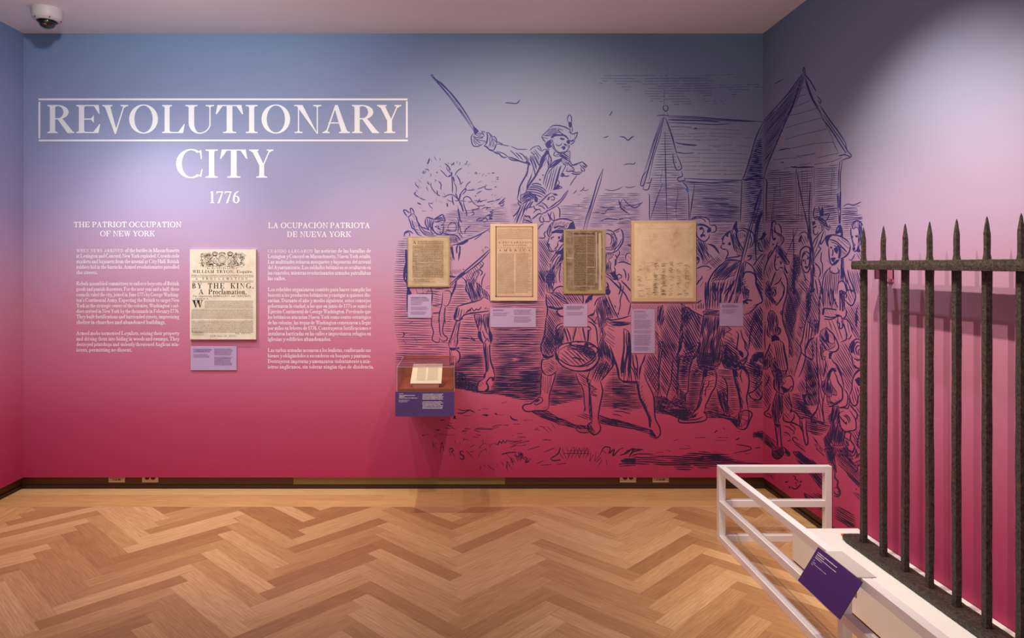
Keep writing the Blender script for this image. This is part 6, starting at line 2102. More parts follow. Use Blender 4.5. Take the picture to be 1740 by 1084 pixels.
draw('soldier', 1140, 600, 6.775, """
f 300 60 330 0 560 0 570 120 520 190 440 200 360 200 310 150
f 580 0 640 0 640 60 700 100 740 90 800 120 830 150 780 185 700 190 620 170 590 100
t 2.6 620 20 680 80 650 20 740 110 690 10 780 110 730 10 800 90 640 80 700 140
s 2.2 800 90 850 80 880 40 895 0
s 2.2 840 150 860 90
f 370 200 420 200 400 260 380 340 360 470 345 520 330 520 345 400 365 300
t 2.4 420 230 480 215 410 260 490 240 400 290 450 280 390 320 430 310 380 360 420 350 375 390 420 390 370 430 410 430 370 470 395 470 430 330 500 310 440 360 500 340 430 390 480 380 420 420 460 410
s 2.0 440 310 430 370 400 420 400 510
s 2.6 510 195 525 260 510 380 470 450 430 540 400 600 390 680
s 3.0 345 500 325 560 300 630 250 700
s 2.4 360 510 330 600 290 660
s 2.6 250 700 230 740 160 755 90 755 85 775 110 800 240 800 330 790 400 770 410 730 390 690
s 2.4 110 770 200 770 300 760 370 730
f 230 730 280 700 300 690 290 730 250 750
f 300 685 320 690 310 705
f 370 670 410 680 410 700 380 690
h 2 3.6 1.8 0 205 200 360 200 345 480 310 590 260 640 170 560 190 440
h 2 3.8 1.7 0 535 190 705 190 740 330 770 500 660 500 640 330 570 280 530 300
h 30 3.6 2.0 0 520 300 600 290 640 360 650 500 660 600 600 600 560 470 520 380
f 520 390 560 470 590 560 600 620 580 640 550 540
f 560 440 640 400 655 500 650 600 680 640 720 690 660 730 600 700 590 600
t 2.0 600 690 660 730 620 670 690 720 650 650 710 700
s 2.6 590 270 630 320 650 400 650 580 660 620
h 3 3.4 1.7 0 440 480 520 400 570 570 540 650 410 650 420 560
f 405 620 540 620 560 650 580 640 580 700 540 680 400 690 405 670 540 655 540 640 410 640
f 410 700 560 690 640 720 740 740 780 690 780 840 740 820 680 770 600 745 420 740
h 4 3.6 1.9 0 650 490 780 520 790 660 740 740 660 630
s 3.2 720 190 735 300 770 420 790 520 800 640 790 680
f 715 190 740 190 750 300 780 400 800 500 830 560 820 640 800 670 790 560 770 450 735 330
t 2.4 740 230 780 300 745 270 790 370 755 320 800 410 760 360 810 450 770 400 820 470 750 200 800 280
s 2.0 820 180 800 250 820 340
s 2.8 830 150 880 210 900 320 890 430 870 510 880 580 890 650
f 830 145 860 160 885 220 870 230
s 2.6 790 680 850 660 900 665 935 700 910 770 870 860 820 880 770 860
f 790 680 830 670 810 720 800 790 820 850 780 850 760 800
t 2.4 830 690 880 690 820 710 890 720 810 750 880 780 840 800 890 770 830 830 880 800
s 2.2 890 660 900 720 890 790 870 850
f 660 740 760 760 770 870 720 820
s 1.8 740 900 800 905
h 2 3.4 2.2 0 0 640 160 640 260 700 200 760 80 760 0 700
f 0 650 180 660 220 720 80 740 0 700
h 20 4 2.4 0 0 520 80 470 160 560 160 640 60 620 0 640
h 4 4.0 2.4 0 100 30 260 30 210 200 190 300 180 440 100 440 80 240
h 58 4.4 2.6 0 0 0 100 0 80 440 0 560
f 65 0 110 30 90 180 80 320 110 430 160 480 150 560 80 470 60 400 75 200
h 25 4.4 1.9 0 860 120 930 100 1055 150 1055 380 950 450 900 430 900 260
h 98 8 1.4 0 930 130 1055 150 1055 340 960 420
s 2.4 1055 320 950 440 900 460 920 510 990 540 1040 520 1055 430
h 55 4.4 1.8 0 950 450 1050 380 1050 500 990 530 920 490
h 2 3.4 2.0 0 890 510 990 550 1055 530 1055 635 900 630
f 910 90 940 30 1000 0 1055 0 1055 130 1010 60 960 130 930 120
m 0 0 1060 0 1060 635 930 640 900 860 780 880 560 740 420 740 400 790 90 800 60 740 0 700
""")
# -- barn on both walls, birds and cloud lines
draw('barn', 1000, 110, 4.013, """
p 1.8 515 165 515 275
s 1.8 525 275 508 290 520 315 540 310 540 285 525 275
p 1.6 525 315 505 350
p 1.6 530 315 545 348
s 1.6 465 347 520 345 560 352
s 2.0 540 350 700 355 900 370 1040 380 1190 388
s 1.4 540 360 700 365 900 378 1130 392
s 2.6 540 375 640 378 800 382 900 390
s 1.6 545 395 700 400 860 408 970 400
p 2.4 515 355 460 530 400 740 370 850
p 1.6 508 360 450 520 390 720
p 1.4 500 360 440 530 375 745
p 2.0 520 355 560 460 600 610
p 1.6 530 365 575 500 600 600
p 1.4 515 360 490 480 440 640 410 800
s 2.0 600 610 630 680 632 710 600 715 580 660 575 600
f 590 660 600 665 595 672
f 610 690 620 695 615 702
s 2.0 400 720 370 760 355 820 375 820 400 740
s 1.6 385 760 365 815
s 2.0 390 805 420 805 430 770
s 2.0 370 850 405 852 420 810
s 1.8 405 880 415 885 415 1060
s 2.0 632 720 640 760 610 770 615 795 660 785 650 770
s 2.0 640 800 670 830 680 870
s 1.8 680 870 685 960 685 1060
h 0 5.2 1.3 0.3 520 390 545 390 600 620 610 720 640 800 420 800 440 700 480 540
h 0 3.6 1.5 0.2 420 800 635 800 680 860 685 1062 418 1062
h 90 22 1.3 0 560 830 640 830 640 1060 560 1060
p 2.2 520 455 525 700 535 1060
p 1.8 505 705 490 800
p 1.8 490 800 505 810
p 2.0 505 810 460 930 420 1060
p 2.4 725 810 705 940 690 1060
s 2.2 640 795 720 800 840 805 960 795 1040 790
s 1.6 650 775 760 780 880 785 1050 785
s 2.2 900 798 960 795
s 2.0 1190 390 1140 500 1100 640 1060 760 1035 795
s 1.8 1045 790 1042 900 1035 1080
s 1.4 970 960 965 1060
h 2 3.4 1.4 0.25 640 800 1040 800 1040 1075 820 1075 800 1040 690 1050 690 870
h 2 2.6 1.1 0 770 900 960 900 960 960 1035 960 1035 1075 830 1075
h -9 4.0 1.5 0 1190 395 1204 395 1204 1080 1045 1080 1045 800 1100 640 1150 500
h -2 3.0 1.3 0 1190 400 1204 400 1204 800 1055 790 1110 640
p 2.4 1175 850 1140 950 1110 1080
p 1.6 1180 850 1165 950 1130 1080
p 2.4 1200 980 1170 1040 1150 1084
s 2.6 1050 785 1120 780 1204 770
t 1.3 560 420 700 425 550 445 640 440 720 435 900 440 910 440 1030 448 560 470 660 475 680 472 800 468 820 467 1030 470 570 490 700 488 720 492 800 486 820 485 980 495 1060 498 1110 502 590 510 760 512 740 515 890 512
s 2.0 590 530 640 540 740 548
s 2.4 630 538 660 545 740 550
t 1.3 820 552 980 548 850 560 900 560 1010 550 1100 560 600 560 640 562 700 578 850 582 870 582 1000 584 600 595 640 600 660 605 720 602 740 605 900 606 910 605 1090 610 620 630 760 632 780 635 1080 640 640 665 760 660 770 665 900 668 910 665 1080 668 640 690 740 692 750 692 900 690 910 694 1060 690 650 720 760 718 780 722 950 720 960 724 1060 722 740 745 900 745 920 748 1050 745
s 1.8 720 440 740 430 720 435
t 1.3 560 425 660 422 660 422 740 440
s 1.6 600 598 660 605 720 600
""")
draw('clouds', 1000, 110, 4.013, """
t 1.6 105 73 280 75 290 75 460 73 85 92 320 95 90 108 130 112 175 112 360 115 75 127 95 127 185 130 260 132 220 150 290 152 250 170 285 172 490 77 500 77 520 74 540 74 590 74 600 74 380 95 600 93 620 92 760 92 765 73 880 70 900 70 990 67 600 93 810 93 380 113 480 112 490 112 620 110 640 110 850 108 375 132 470 132 490 130 620 128 640 130 820 128 460 147 600 146 620 146 830 143 405 162 540 160 560 162 700 162 710 162 860 158 385 180 500 182 520 178 700 180 710 180 845 178 380 198 490 198 500 196 650 197 755 194 840 196 410 215 520 215 540 215 665 215 780 212 840 210 420 232 500 232 520 235 690 233 780 232 800 232 420 248 440 248 480 250 505 250 565 252 700 252 790 250 820 250 850 249 870 249 895 247 915 249 580 270 620 270 640 268 705 268 855 265 880 266 915 265 930 267 945 88 960 88 985 85 1020 86 1075 135 1165 135 890 140 950 140 970 140 1040 138 890 156 1000 154 1010 152 1095 150 1130 152 1200 153 950 170 1090 170 985 187 1045 184 975 203 1015 203 985 217 1000 217
s 1.2 985 235 990 232
""")
draw('birds', 1000, 110, 4.013, """
f 140 348 158 318 165 318 150 345
s 1.8 100 498 125 492 138 485
s 2.2 210 490 245 495 268 515 290 500 312 485
s 1.8 268 515 300 485
s 1.6 238 682 280 675 310 678 320 660
s 1.6 305 680 315 668
""")
draw('birds', 850, 160, 4.713, """
s 2.0 40 68 90 72 130 75 150 55 158 45
s 1.6 130 75 158 60
""")
draw('far_trees', 1000, 110, 4.013, """
s 1.4 110 850 160 858 210 845 232 830
s 1.4 250 832 280 838 320 828
s 1.8 205 920 215 960 240 990 280 1020
s 1.6 205 920 225 960 260 980
s 1.8 235 910 270 950 320 975 370 935
s 1.6 240 960 300 960 340 950 370 940
s 1.4 230 915 215 970 260 1010
s 1.4 20 1010 60 1008 110 1015 130 985 200 990
s 1.4 75 970 130 975 180 970
s 1.4 75 1070 130 1050 200 1055
s 1.4 190 1060 250 1045 290 1050
""")
draw('far_trees', 870, 260, 8.338, """
s 1.6 860 575 890 560 915 525
s 1.4 930 600 980 580
s 1.6 960 545 1000 520 1025 480
s 1.4 1000 520 1040 535 1084 515
s 1.4 1005 645 1084 625
s 1.6 1000 685 1084 680
f 935 740 950 738 952 750 938 750
""")
draw('barn', 1270, 100, 3.871, """
s 1.8 375 95 365 75 375 55 380 90 385 110
s 2.0 370 95 340 130 250 250 160 350 103 415
s 2.0 375 100 340 200 300 310 240 440 190 560 140 680 105 790
s 1.6 360 110 330 200 290 320 230 430
p 1.6 378 110 345 220 315 305
p 1.6 350 150 320 230
h 130 3.0 1.8 0 365 105 375 110 300 310 215 490 130 690 105 780 105 420 180 340 260 245
h 130 4.5 1.2 0 210 480 245 450 180 600 130 720 110 740
s 2.2 375 100 410 140 440 190 455 215
s 2.0 380 120 400 200 440 290 480 350 490 385
s 1.8 385 130 430 260 470 320
s 1.6 460 245 485 275 480 295 465 270
s 2.2 480 310 540 400 600 480 645 550
s 2.2 490 385 560 480 610 560 650 620
s 1.6 500 370 570 470 620 540 655 600
s 2.0 645 545 655 600 685 640 640 660 615 670
s 2.0 620 640 660 605
s 2.0 600 640 640 630 680 645
t 1.6 495 395 500 410 505 405 512 425 515 425 520 445 520 440 530 460 535 465 545 485 540 480 550 505 550 500 560 520 555 520 570 540 560 540 575 560 568 555 582 580 575 570 590 600 585 585 598 615
t 1.8 350 150 375 140 320 215 380 185 310 255 388 235 300 320 350 300 340 305 410 275 280 372 340 360 340 360 460 325 250 455 330 430 330 430 490 388 250 530 350 500 350 500 520 462 190 605 330 580 330 580 450 555 460 555 570 548 300 655 450 620 460 650 600 620 170 665 300 650 320 640 440 625 240 720 330 705 340 700 420 685 440 695 560 675 560 675 620 650
s 1.6 210 600 260 590 280 595
s 1.6 220 680 240 680 230 690
p 1.8 105 790 105 1084
s 2.0 110 785 130 810 125 900 125 1080
p 1.6 610 670 600 760 598 870
p 1.8 625 670 612 760 612 1084
p 1.4 605 680 605 850
f 590 890 615 875 612 1084 605 1084
s 2.4 285 710 350 715 440 710
s 1.8 320 715 380 710 440 712
p 1.6 320 715 325 1080
p 1.4 335 740 335 1060
p 1.4 360 720 360 1080
p 1.4 395 740 395 1000
p 1.6 440 710 440 900
p 1.6 425 715 428 780
p 2.0 320 720 350 880 390 1084
p 2.6 415 815 408 950 405 1084
p 1.4 425 815 418 1084
p 1.6 560 720 550 900
p 2.0 570 740 570 780
p 1.4 215 770 215 910
p 1.6 180 840 160 1084
p 1.4 187 840 168 1084
h -4 4.0 1.3 0.25 140 720 240 735 320 740 320 1080 130 1080 110 800
h -5 4.2 1.3 0.25 445 720 600 690 600 870 590 1060 445 1060
h -4 4.4 1.2 0.2 335 740 430 730 430 1060 335 1060
h 0 3.6 1.5 0 0 660 105 660 105 1084 0 1084
h -15 3.4 1.4 0 30 600 104 420 104 660 0 680
p 2.0 0 795 105 790
p 2.4 90 860 60 960 20 1084
p 1.8 95 860 80 950 40 1084
p 2.6 105 985 85 1030 70 1084
s 1.4 180 165 210 148 240 132
t 1.4 0 168 80 170 50 187 120 185 140 200 160 192 0 202 10 202
s 1.8 630 970 660 955 700 960 750 940
s 1.8 680 965 740 968
t 1.6 640 985 720 980 620 1005 720 1002 620 1025 715 1022 630 1045 760 1048 620 1065 770 1068 720 985 725 1000 755 1000 768 990
""")
# -- crowd on the right wall
draw('crowd', 1280, 360, 7.74, """
s 1.6 250 0 240 160 220 350 205 440
s 2.2 255 220 250 160 270 115 295 130 290 170
s 2.2 290 170 320 155 355 190 370 260 365 300
s 2.2 285 180 280 230 300 270 330 290
s 2.4 265 240 290 270 340 290 390 330 400 370 380 420 350 450
s 1.6 300 300 340 310 370 350 375 400
s 2.2 250 260 255 330 270 370 300 350
f 270 340 300 340 290 370 270 370
f 250 420 280 420 270 440 255 440
s 2.0 320 400 300 450 270 490
f 240 210 260 230 260 330 245 310
h 60 4 1.8 0 310 350 370 350 380 410 350 440 320 400
s 2.2 40 385 90 360 120 330 130 260
f 100 340 130 270 180 290 150 330 120 370 80 375
h 62 3.6 2.0 0 80 370 130 330 200 330 220 470 180 520 130 420 110 390
h 65 4 1.8 0 70 400 110 390 140 500 110 520 70 480
s 2.0 60 390 70 480 110 525 140 515
s 2.0 140 540 60 620 5 710
s 1.8 110 640 130 590 170 560
s 2.0 250 500 200 570 190 640
h 58 4.2 2.0 0 20 690 130 560 130 900 120 1020 80 1060 30 850
h 55 4.2 2.0 0 130 600 200 560 160 760 140 1000 130 1050
s 2.6 5 770 40 860 40 960 90 1080
s 2.4 300 460 250 540 200 620 150 760 140 820
f 310 440 360 460 440 560 430 600 460 640 480 660 470 690 430 690 390 660 340 560 300 520
h 60 5 1.6 0 320 460 380 500 420 600 360 620 320 520
s 2.4 300 540 290 620 280 680 290 740 310 770 340 750
f 310 590 340 580 335 605 320 610
f 285 625 300 635 290 660
f 290 680 310 690 300 700
f 350 640 375 660 370 700 355 680
s 2.2 340 740 370 730 400 750
f 410 680 430 750 460 800 440 820 405 760
s 2.4 390 760 440 870 450 960 440 1084
s 2.4 300 780 260 880 230 980
h 75 4 1.7 0 160 760 290 560 270 720 210 900 150 920
h 70 3.6 2.0 0 230 980 310 780 400 760 360 850 320 940 260 1000
s 2.2 370 860 340 920 280 960
f 170 930 200 905 230 940 230 1000 300 990 300 1040 260 1084 160 1084
s 2.4 360 900 390 960 410 1000 390 1084
s 2.0 350 930 390 1000
p 2.2 525 215 530 420 535 640
p 1.4 590 205 520 370 430 580
s 2.0 600 320 620 280 680 265 715 300 720 400
f 590 400 610 330 640 290 640 360 620 400
h 65 4 1.8 0 600 400 640 300 710 320 715 430 640 470 590 470
s 2.6 620 600 620 520 660 470 710 455 755 480
s 2.2 640 620 650 560 690 520 740 560 745 640
f 640 580 670 530 700 545 670 570 650 610
s 2.4 640 600 640 700 660 770 700 800 740 760 750 660
f 645 630 670 620 672 650 655 655
f 705 600 730 595 728 625 710 630
s 2.0 690 620 685 680 705 690
f 670 715 710 710 720 740 690 745
s 1.8 650 780 680 850 690 930
h 65 3.2 2.2 0 470 720 540 560 620 560 640 700 640 800 600 900 560 1084 450 1084 450 850
h 100 3.0 2.0 0 540 560 620 560 630 780 560 900 530 1000 480 1084 520 760
f 530 560 550 560 545 1084 525 1084
h 50 4.4 1.8 0 600 900 660 820 720 850 750 1000 700 1084 560 1084
p 2.6 680 0 720 200 760 400
p 2.0 735 0 750 220 760 330
h 0 4.4 1.4 0.3 250 30 680 30 710 160 725 250 600 260 590 500 540 560 480 640 430 560 400 400 370 200 300 130 250 130
h 0 4.4 1.4 0.2 130 0 245 0 230 300 205 440 180 300 130 260
h 0 4.0 1.5 0 0 30 130 30 125 250 40 380 0 400
h 0 4.4 1.4 0 720 30 774 30 774 400 740 400
""")
draw('crowd', 1370, 350, 7.227, """
p 3.0 5 160 30 350 70 540 100 680
p 2.4 25 160 50 350 80 500 110 650
s 2.2 95 150 90 90 100 30 110 0
s 2.2 175 130 165 60 155 0
t 2.0 100 40 155 30 95 65 160 50 95 90 165 75 95 115 170 100 100 140 170 125
f 180 130 175 60 200 0 215 60 215 110 205 130
s 2.2 200 100 240 105 285 90 265 150 240 190
s 1.8 240 110 260 130
s 2.4 90 150 140 130 200 160 240 200 270 270 295 240
f 95 140 160 130 230 190 260 260 290 230 300 260 275 300 240 270 215 230 215 290 195 310 190 230 150 170 110 170
f 70 195 105 180 115 220 80 245
f 80 260 130 240 125 260 90 275
s 2.2 90 270 95 340 130 350 150 310
t 2.0 150 240 180 230 150 260 170 280 80 300 100 310
s 2.2 190 310 130 380 100 420 80 480
s 2.0 215 310 180 420 180 470 240 380
s 2.0 230 300 235 370
s 2.0 170 420 150 500 180 520 130 600 100 650
s 2.0 190 560 180 660 200 720 200 830
s 1.8 260 660 290 720
h 110 5 1.5 0 100 400 160 360 140 500 160 560 110 640 80 520
s 2.6 230 400 250 370 320 355 400 365 470 400 520 440 545 480
s 2.6 545 480 530 560 480 620 430 640
f 230 380 260 360 320 360 290 390 270 440 280 510 250 480 235 430
s 2.0 280 410 360 430 420 480 500 560
s 1.6 300 440 380 470 430 520
t 2.4 430 400 530 480 390 400 520 520 410 490 500 570 400 510 490 590 400 530 480 600 400 555 460 610 400 580 440 620 320 420 400 450
f 380 480 420 500 430 560 420 640 390 640 400 560
s 2.4 360 350 370 300 400 240 420 235 440 300 450 380
f 400 235 425 240 445 320 450 385 420 370 430 330 400 330 370 350 365 310 390 300 400 270
s 1.6 370 340 400 310 430 320
s 2.6 280 510 280 600 300 700 340 720 390 680 410 640
f 340 520 380 500 395 540 380 590 350 560
f 290 500 320 500 318 520 300 525
s 2.2 330 530 325 610 310 600
f 300 640 345 630 370 640 350 660 345 690 320 680 310 660
s 2.0 340 480 370 500 400 490
f 375 660 400 660 360 710 310 740 320 715
s 2.2 300 740 290 800 350 830 400 810 380 750
s 2.2 300 750 240 810 215 870 200 960 195 1084
h 95 3.6 1.8 0 230 830 300 770 360 830 420 760 430 900 400 960 400 1084 200 1084
s 2.4 440 640 430 740 430 900
f 430 640 460 650 465 860 450 920 430 900
s 2.6 510 780 530 880 570 980 600 1084
s 2.0 470 800 490 900 540 1000 560 1084
h 75 4 1.6 0 470 800 520 900 560 1084 500 1084 450 950
s 2.4 390 980 400 940 440 920 480 960 500 1040 470 1084
s 2.2 405 1060 430 1040 460 1084
s 2.2 500 1040 540 1030 570 1060
s 2.4 550 250 570 210 620 180 670 200 700 260 705 330
f 570 240 600 190 640 180 690 230 710 320 700 420 660 480 640 520 640 430 650 330 640 270 610 260 580 280 565 270
s 2.4 550 260 550 350 580 480 580 560
f 555 365 575 365 578 390 560 390
f 600 365 635 355 635 380 610 385
s 2.2 590 450 600 480 580 500
f 565 520 600 500 605 530 590 550 570 540
s 2.2 580 560 620 550 640 480
f 600 550 640 520 640 480 670 560 640 570
h 60 3.6 1.6 0 560 670 600 580 660 560 690 590 690 670
s 1.8 520 640 550 670 600 590
h 75 3.6 1.7 0 530 790 680 780 680 1084 600 1084 580 960
h -6 4.4 1.3 0.3 215 0 400 0 410 220 370 270 350 350 300 330 300 220 250 190 290 90 220 100
h -4 4.2 1.3 0.2 430 20 620 20 640 100 715 120 715 200 620 170 550 240 545 400 480 400 440 290
h 0 4.2 1.4 0.2 0 60 90 60 80 400 60 420 30 300 0 160
s 2.4 100 690 160 760 175 830 150 880
s 2.2 85 700 100 780 95 850 130 870
t 2.0 95 730 115 720 95 770 115 760 100 800 125 790 110 840 130 820
s 2.2 150 880 180 980 190 1084
s 2.2 210 830 180 900
t 1.8 150 900 165 910 155 930 170 940 155 970 175 970 160 1000 180 1000 165 1040 185 1040
s 2.2 0 490 50 530 60 600
s 2.2 0 600 40 640 30 740 0 780
f 40 500 70 540 90 680 90 1000 110 1030 60 1060 40 1010 60 900 50 700
s 2.4 110 900 130 1000 140 1084
""")
draw('crowd', 1280, 490, 7.23, """
s 2.4 50 0 90 90 110 160 70 190 0 210
h 58 4.0 2.0 0 60 0 125 0 128 190 110 140
h 58 4.0 2.0 0 0 250 110 180 128 190 128 740 60 780 0 760
s 2.4 0 360 60 440 120 560
s 2.2 130 420 165 415
f 150 20 240 0 250 60 235 110 270 160 300 180 290 210 230 170 190 110 160 100
h 75 4 2.0 0 140 100 200 110 240 180 220 250 160 260 140 220
s 2.6 385 0 370 80 330 150 290 210
s 2.4 260 0 280 60 250 100
s 1.8 340 270 335 300 350 325 355 290 345 268
s 2.6 430 0 400 120 370 230 360 370 400 520 440 650 440 850
h 70 2.8 2.2 0 420 0 600 0 600 150 550 300 520 500 500 700 500 860 440 850 430 640 370 420 370 260 400 120
h 110 3.4 1.8 0 440 100 560 100 520 400 450 600 400 450 390 280
h 60 3.2 1.8 0 560 180 640 100 700 160 680 280 640 450 610 600 580 620 520 560 560 400
h 95 5 1.5 0 640 470 723 330 723 600 640 780 600 700
h 55 3.2 1.8 0 500 560 580 640 590 760 540 940 430 950 430 870 500 860
s 2.4 700 160 690 280 640 420 610 600 580 700 590 780 540 940 500 1084
s 2.4 723 600 670 660 640 760 640 860 600 1000 560 1084
s 2.2 590 780 640 830 723 870
h 65 3.2 1.9 0 640 850 723 880 723 1084 560 1084 600 990
s 2.2 560 480 590 485 610 470
f 190 300 210 270 250 280 290 340 310 420 300 470 330 520 310 570 260 570 230 590 190 560 170 500 190 440 175 380
s 2.4 300 470 335 500 330 550 300 570
s 2.2 170 500 175 570 215 605
f 220 600 260 570 310 590 330 640 270 640 230 660
s 2.6 330 640 370 680 390 780 410 870 420 980 400 1040 370 1060
s 2.6 210 670 180 760 140 840 130 870
f 130 860 180 820 230 870 200 960 160 1000 130 990
h 60 4.4 2.2 0 200 680 240 660 250 850 220 880 160 830
h 80 4.0 2.2 0 250 660 330 640 380 720 410 900 400 1030 330 1060 300 980 260 880
f 220 880 260 850 300 960 360 1050 370 1084 260 1084 210 960
f 0 850 20 810 80 790 125 790 125 930 90 900 60 880 20 920 0 930
f 20 830 60 800 120 800 120 850 60 850
h 8 4 1.6 0 0 940 120 950 120 1084 0 1084
h 100 7 1.4 0 0 940 120 950 120 1084 0 1084
h 75 3.4 1.8 0 430 960 540 950 500 1080 430 1080
s 2.0 150 440 140 600 150 760
""")
draw('crowd', 1370, 490, 7.227, """
h 92 3.6 1.6 0 210 0 330 0 380 240 320 250 220 240
h 95 3.2 1.9 0 290 0 320 0 400 240 370 260 330 200
s 2.4 210 0 205 120 215 240
s 2.4 320 0 330 100 390 240
s 2.2 270 0 280 120 310 240
f 410 30 440 20 470 60 470 260 445 280 440 80 430 60 420 270 415 270
s 2.4 440 30 470 40 495 90 480 120
s 2.6 500 20 560 20 600 60 605 120 580 190 550 210 500 170 470 130
h 65 4 1.8 0 490 120 510 40 590 60 590 140 560 190
s 2.4 210 245 290 250 380 265
f 200 250 230 245 215 330 195 320
h 62 5 1.7 0 220 260 370 270 380 320 300 340 220 310
s 2.4 215 340 300 355 400 345
s 2.2 220 375 300 380 370 355
s 2.2 370 330 430 340 440 370 480 350 495 290 480 230
f 350 320 400 320 430 345 380 350
s 2.4 390 350 390 420 410 430 410 490 445 480 440 370
s 2.6 450 390 490 375 540 430 560 500 575 550
s 2.4 430 400 480 500 495 600 490 630 420 660
s 2.0 500 620 530 620 560 570
h 70 7 1.6 0 220 390 370 380 410 500 480 520 490 620 420 650 340 560 300 480 220 470
h 75 7 1.5 0 450 400 500 390 560 540 520 610 490 560
h 60 3.6 1.8 0 480 230 670 150 670 640 600 620 570 540 540 420 490 370
f 600 320 630 200 625 320 650 400 630 390 620 490 605 460 600 380
h 60 4.2 1.7 0.15 420 680 540 620 530 760 560 850 570 930 620 1010 580 1084 440 1084 380 920 330 890 340 800 400 740
f 180 520 210 500 250 470 230 560 220 620 260 660 330 680 345 650 355 710 310 740 260 760 230 740 200 680 170 640 165 580
s 2.4 245 475 300 530 340 570 350 650
f 230 560 250 500 280 580 280 650 300 670 240 650
s 1.8 280 560 330 620
s 1.8 310 560 340 600
s 2.6 340 570 380 650 400 720 380 760 340 780 270 770
f 180 680 210 690 250 760 220 760 200 800 210 840 240 830 230 880 190 870 175 800
f 280 790 330 780 310 830 305 870 275 860
s 2.6 310 860 340 910 380 940 420 1020 440 1084
s 2.4 240 880 240 940 215 1084
h 75 4 1.7 0 240 900 270 880 290 960 250 1084 215 1084
f 260 1084 280 1010 320 970 370 1010 360 1030 320 1000 290 1040 280 1084
s 2.2 340 1010 370 1084
s 2.4 540 820 530 740 560 660 620 620 670 640
s 2.4 540 800 560 830 570 910 600 970 650 990
f 540 720 570 660 600 640 590 700 570 800 545 790
s 2.6 600 820 580 740 620 660 670 670
s 2.4 630 820 610 740 640 700 670 710
s 2.2 650 830 640 760 670 740
s 2.2 590 860 640 880 670 860
t 2.0 580 840 640 900 600 830 660 890 560 870 600 920
s 2.2 670 990 620 1020 580 1084
f 0 0 40 0 60 60 50 250 20 330 0 360
h 65 3.4 1.8 0 0 0 110 0 150 130 160 260 150 500 90 600 0 360
f 60 0 110 0 100 40 50 60
h 95 5 1.5 0 0 380 70 330 80 600 20 660 0 640
f 100 380 150 400 150 520 90 600 110 500
s 2.4 180 0 160 200 160 400 140 560
h 75 4 1.5 0 110 40 200 60 200 240 170 400 150 200
s 2.2 130 600 130 800 140 1084
h 62 3.4 1.8 0 0 720 70 620 130 600 130 860 70 860 0 830
s 2.4 100 600 40 650 0 740
s 2.4 0 830 80 870 70 640
h 65 3.2 1.8 0 0 860 130 880 140 1084 0 1084
h 80 5 1.5 0 135 620 200 640 190 780 210 880 230 1084 145 1084
""")
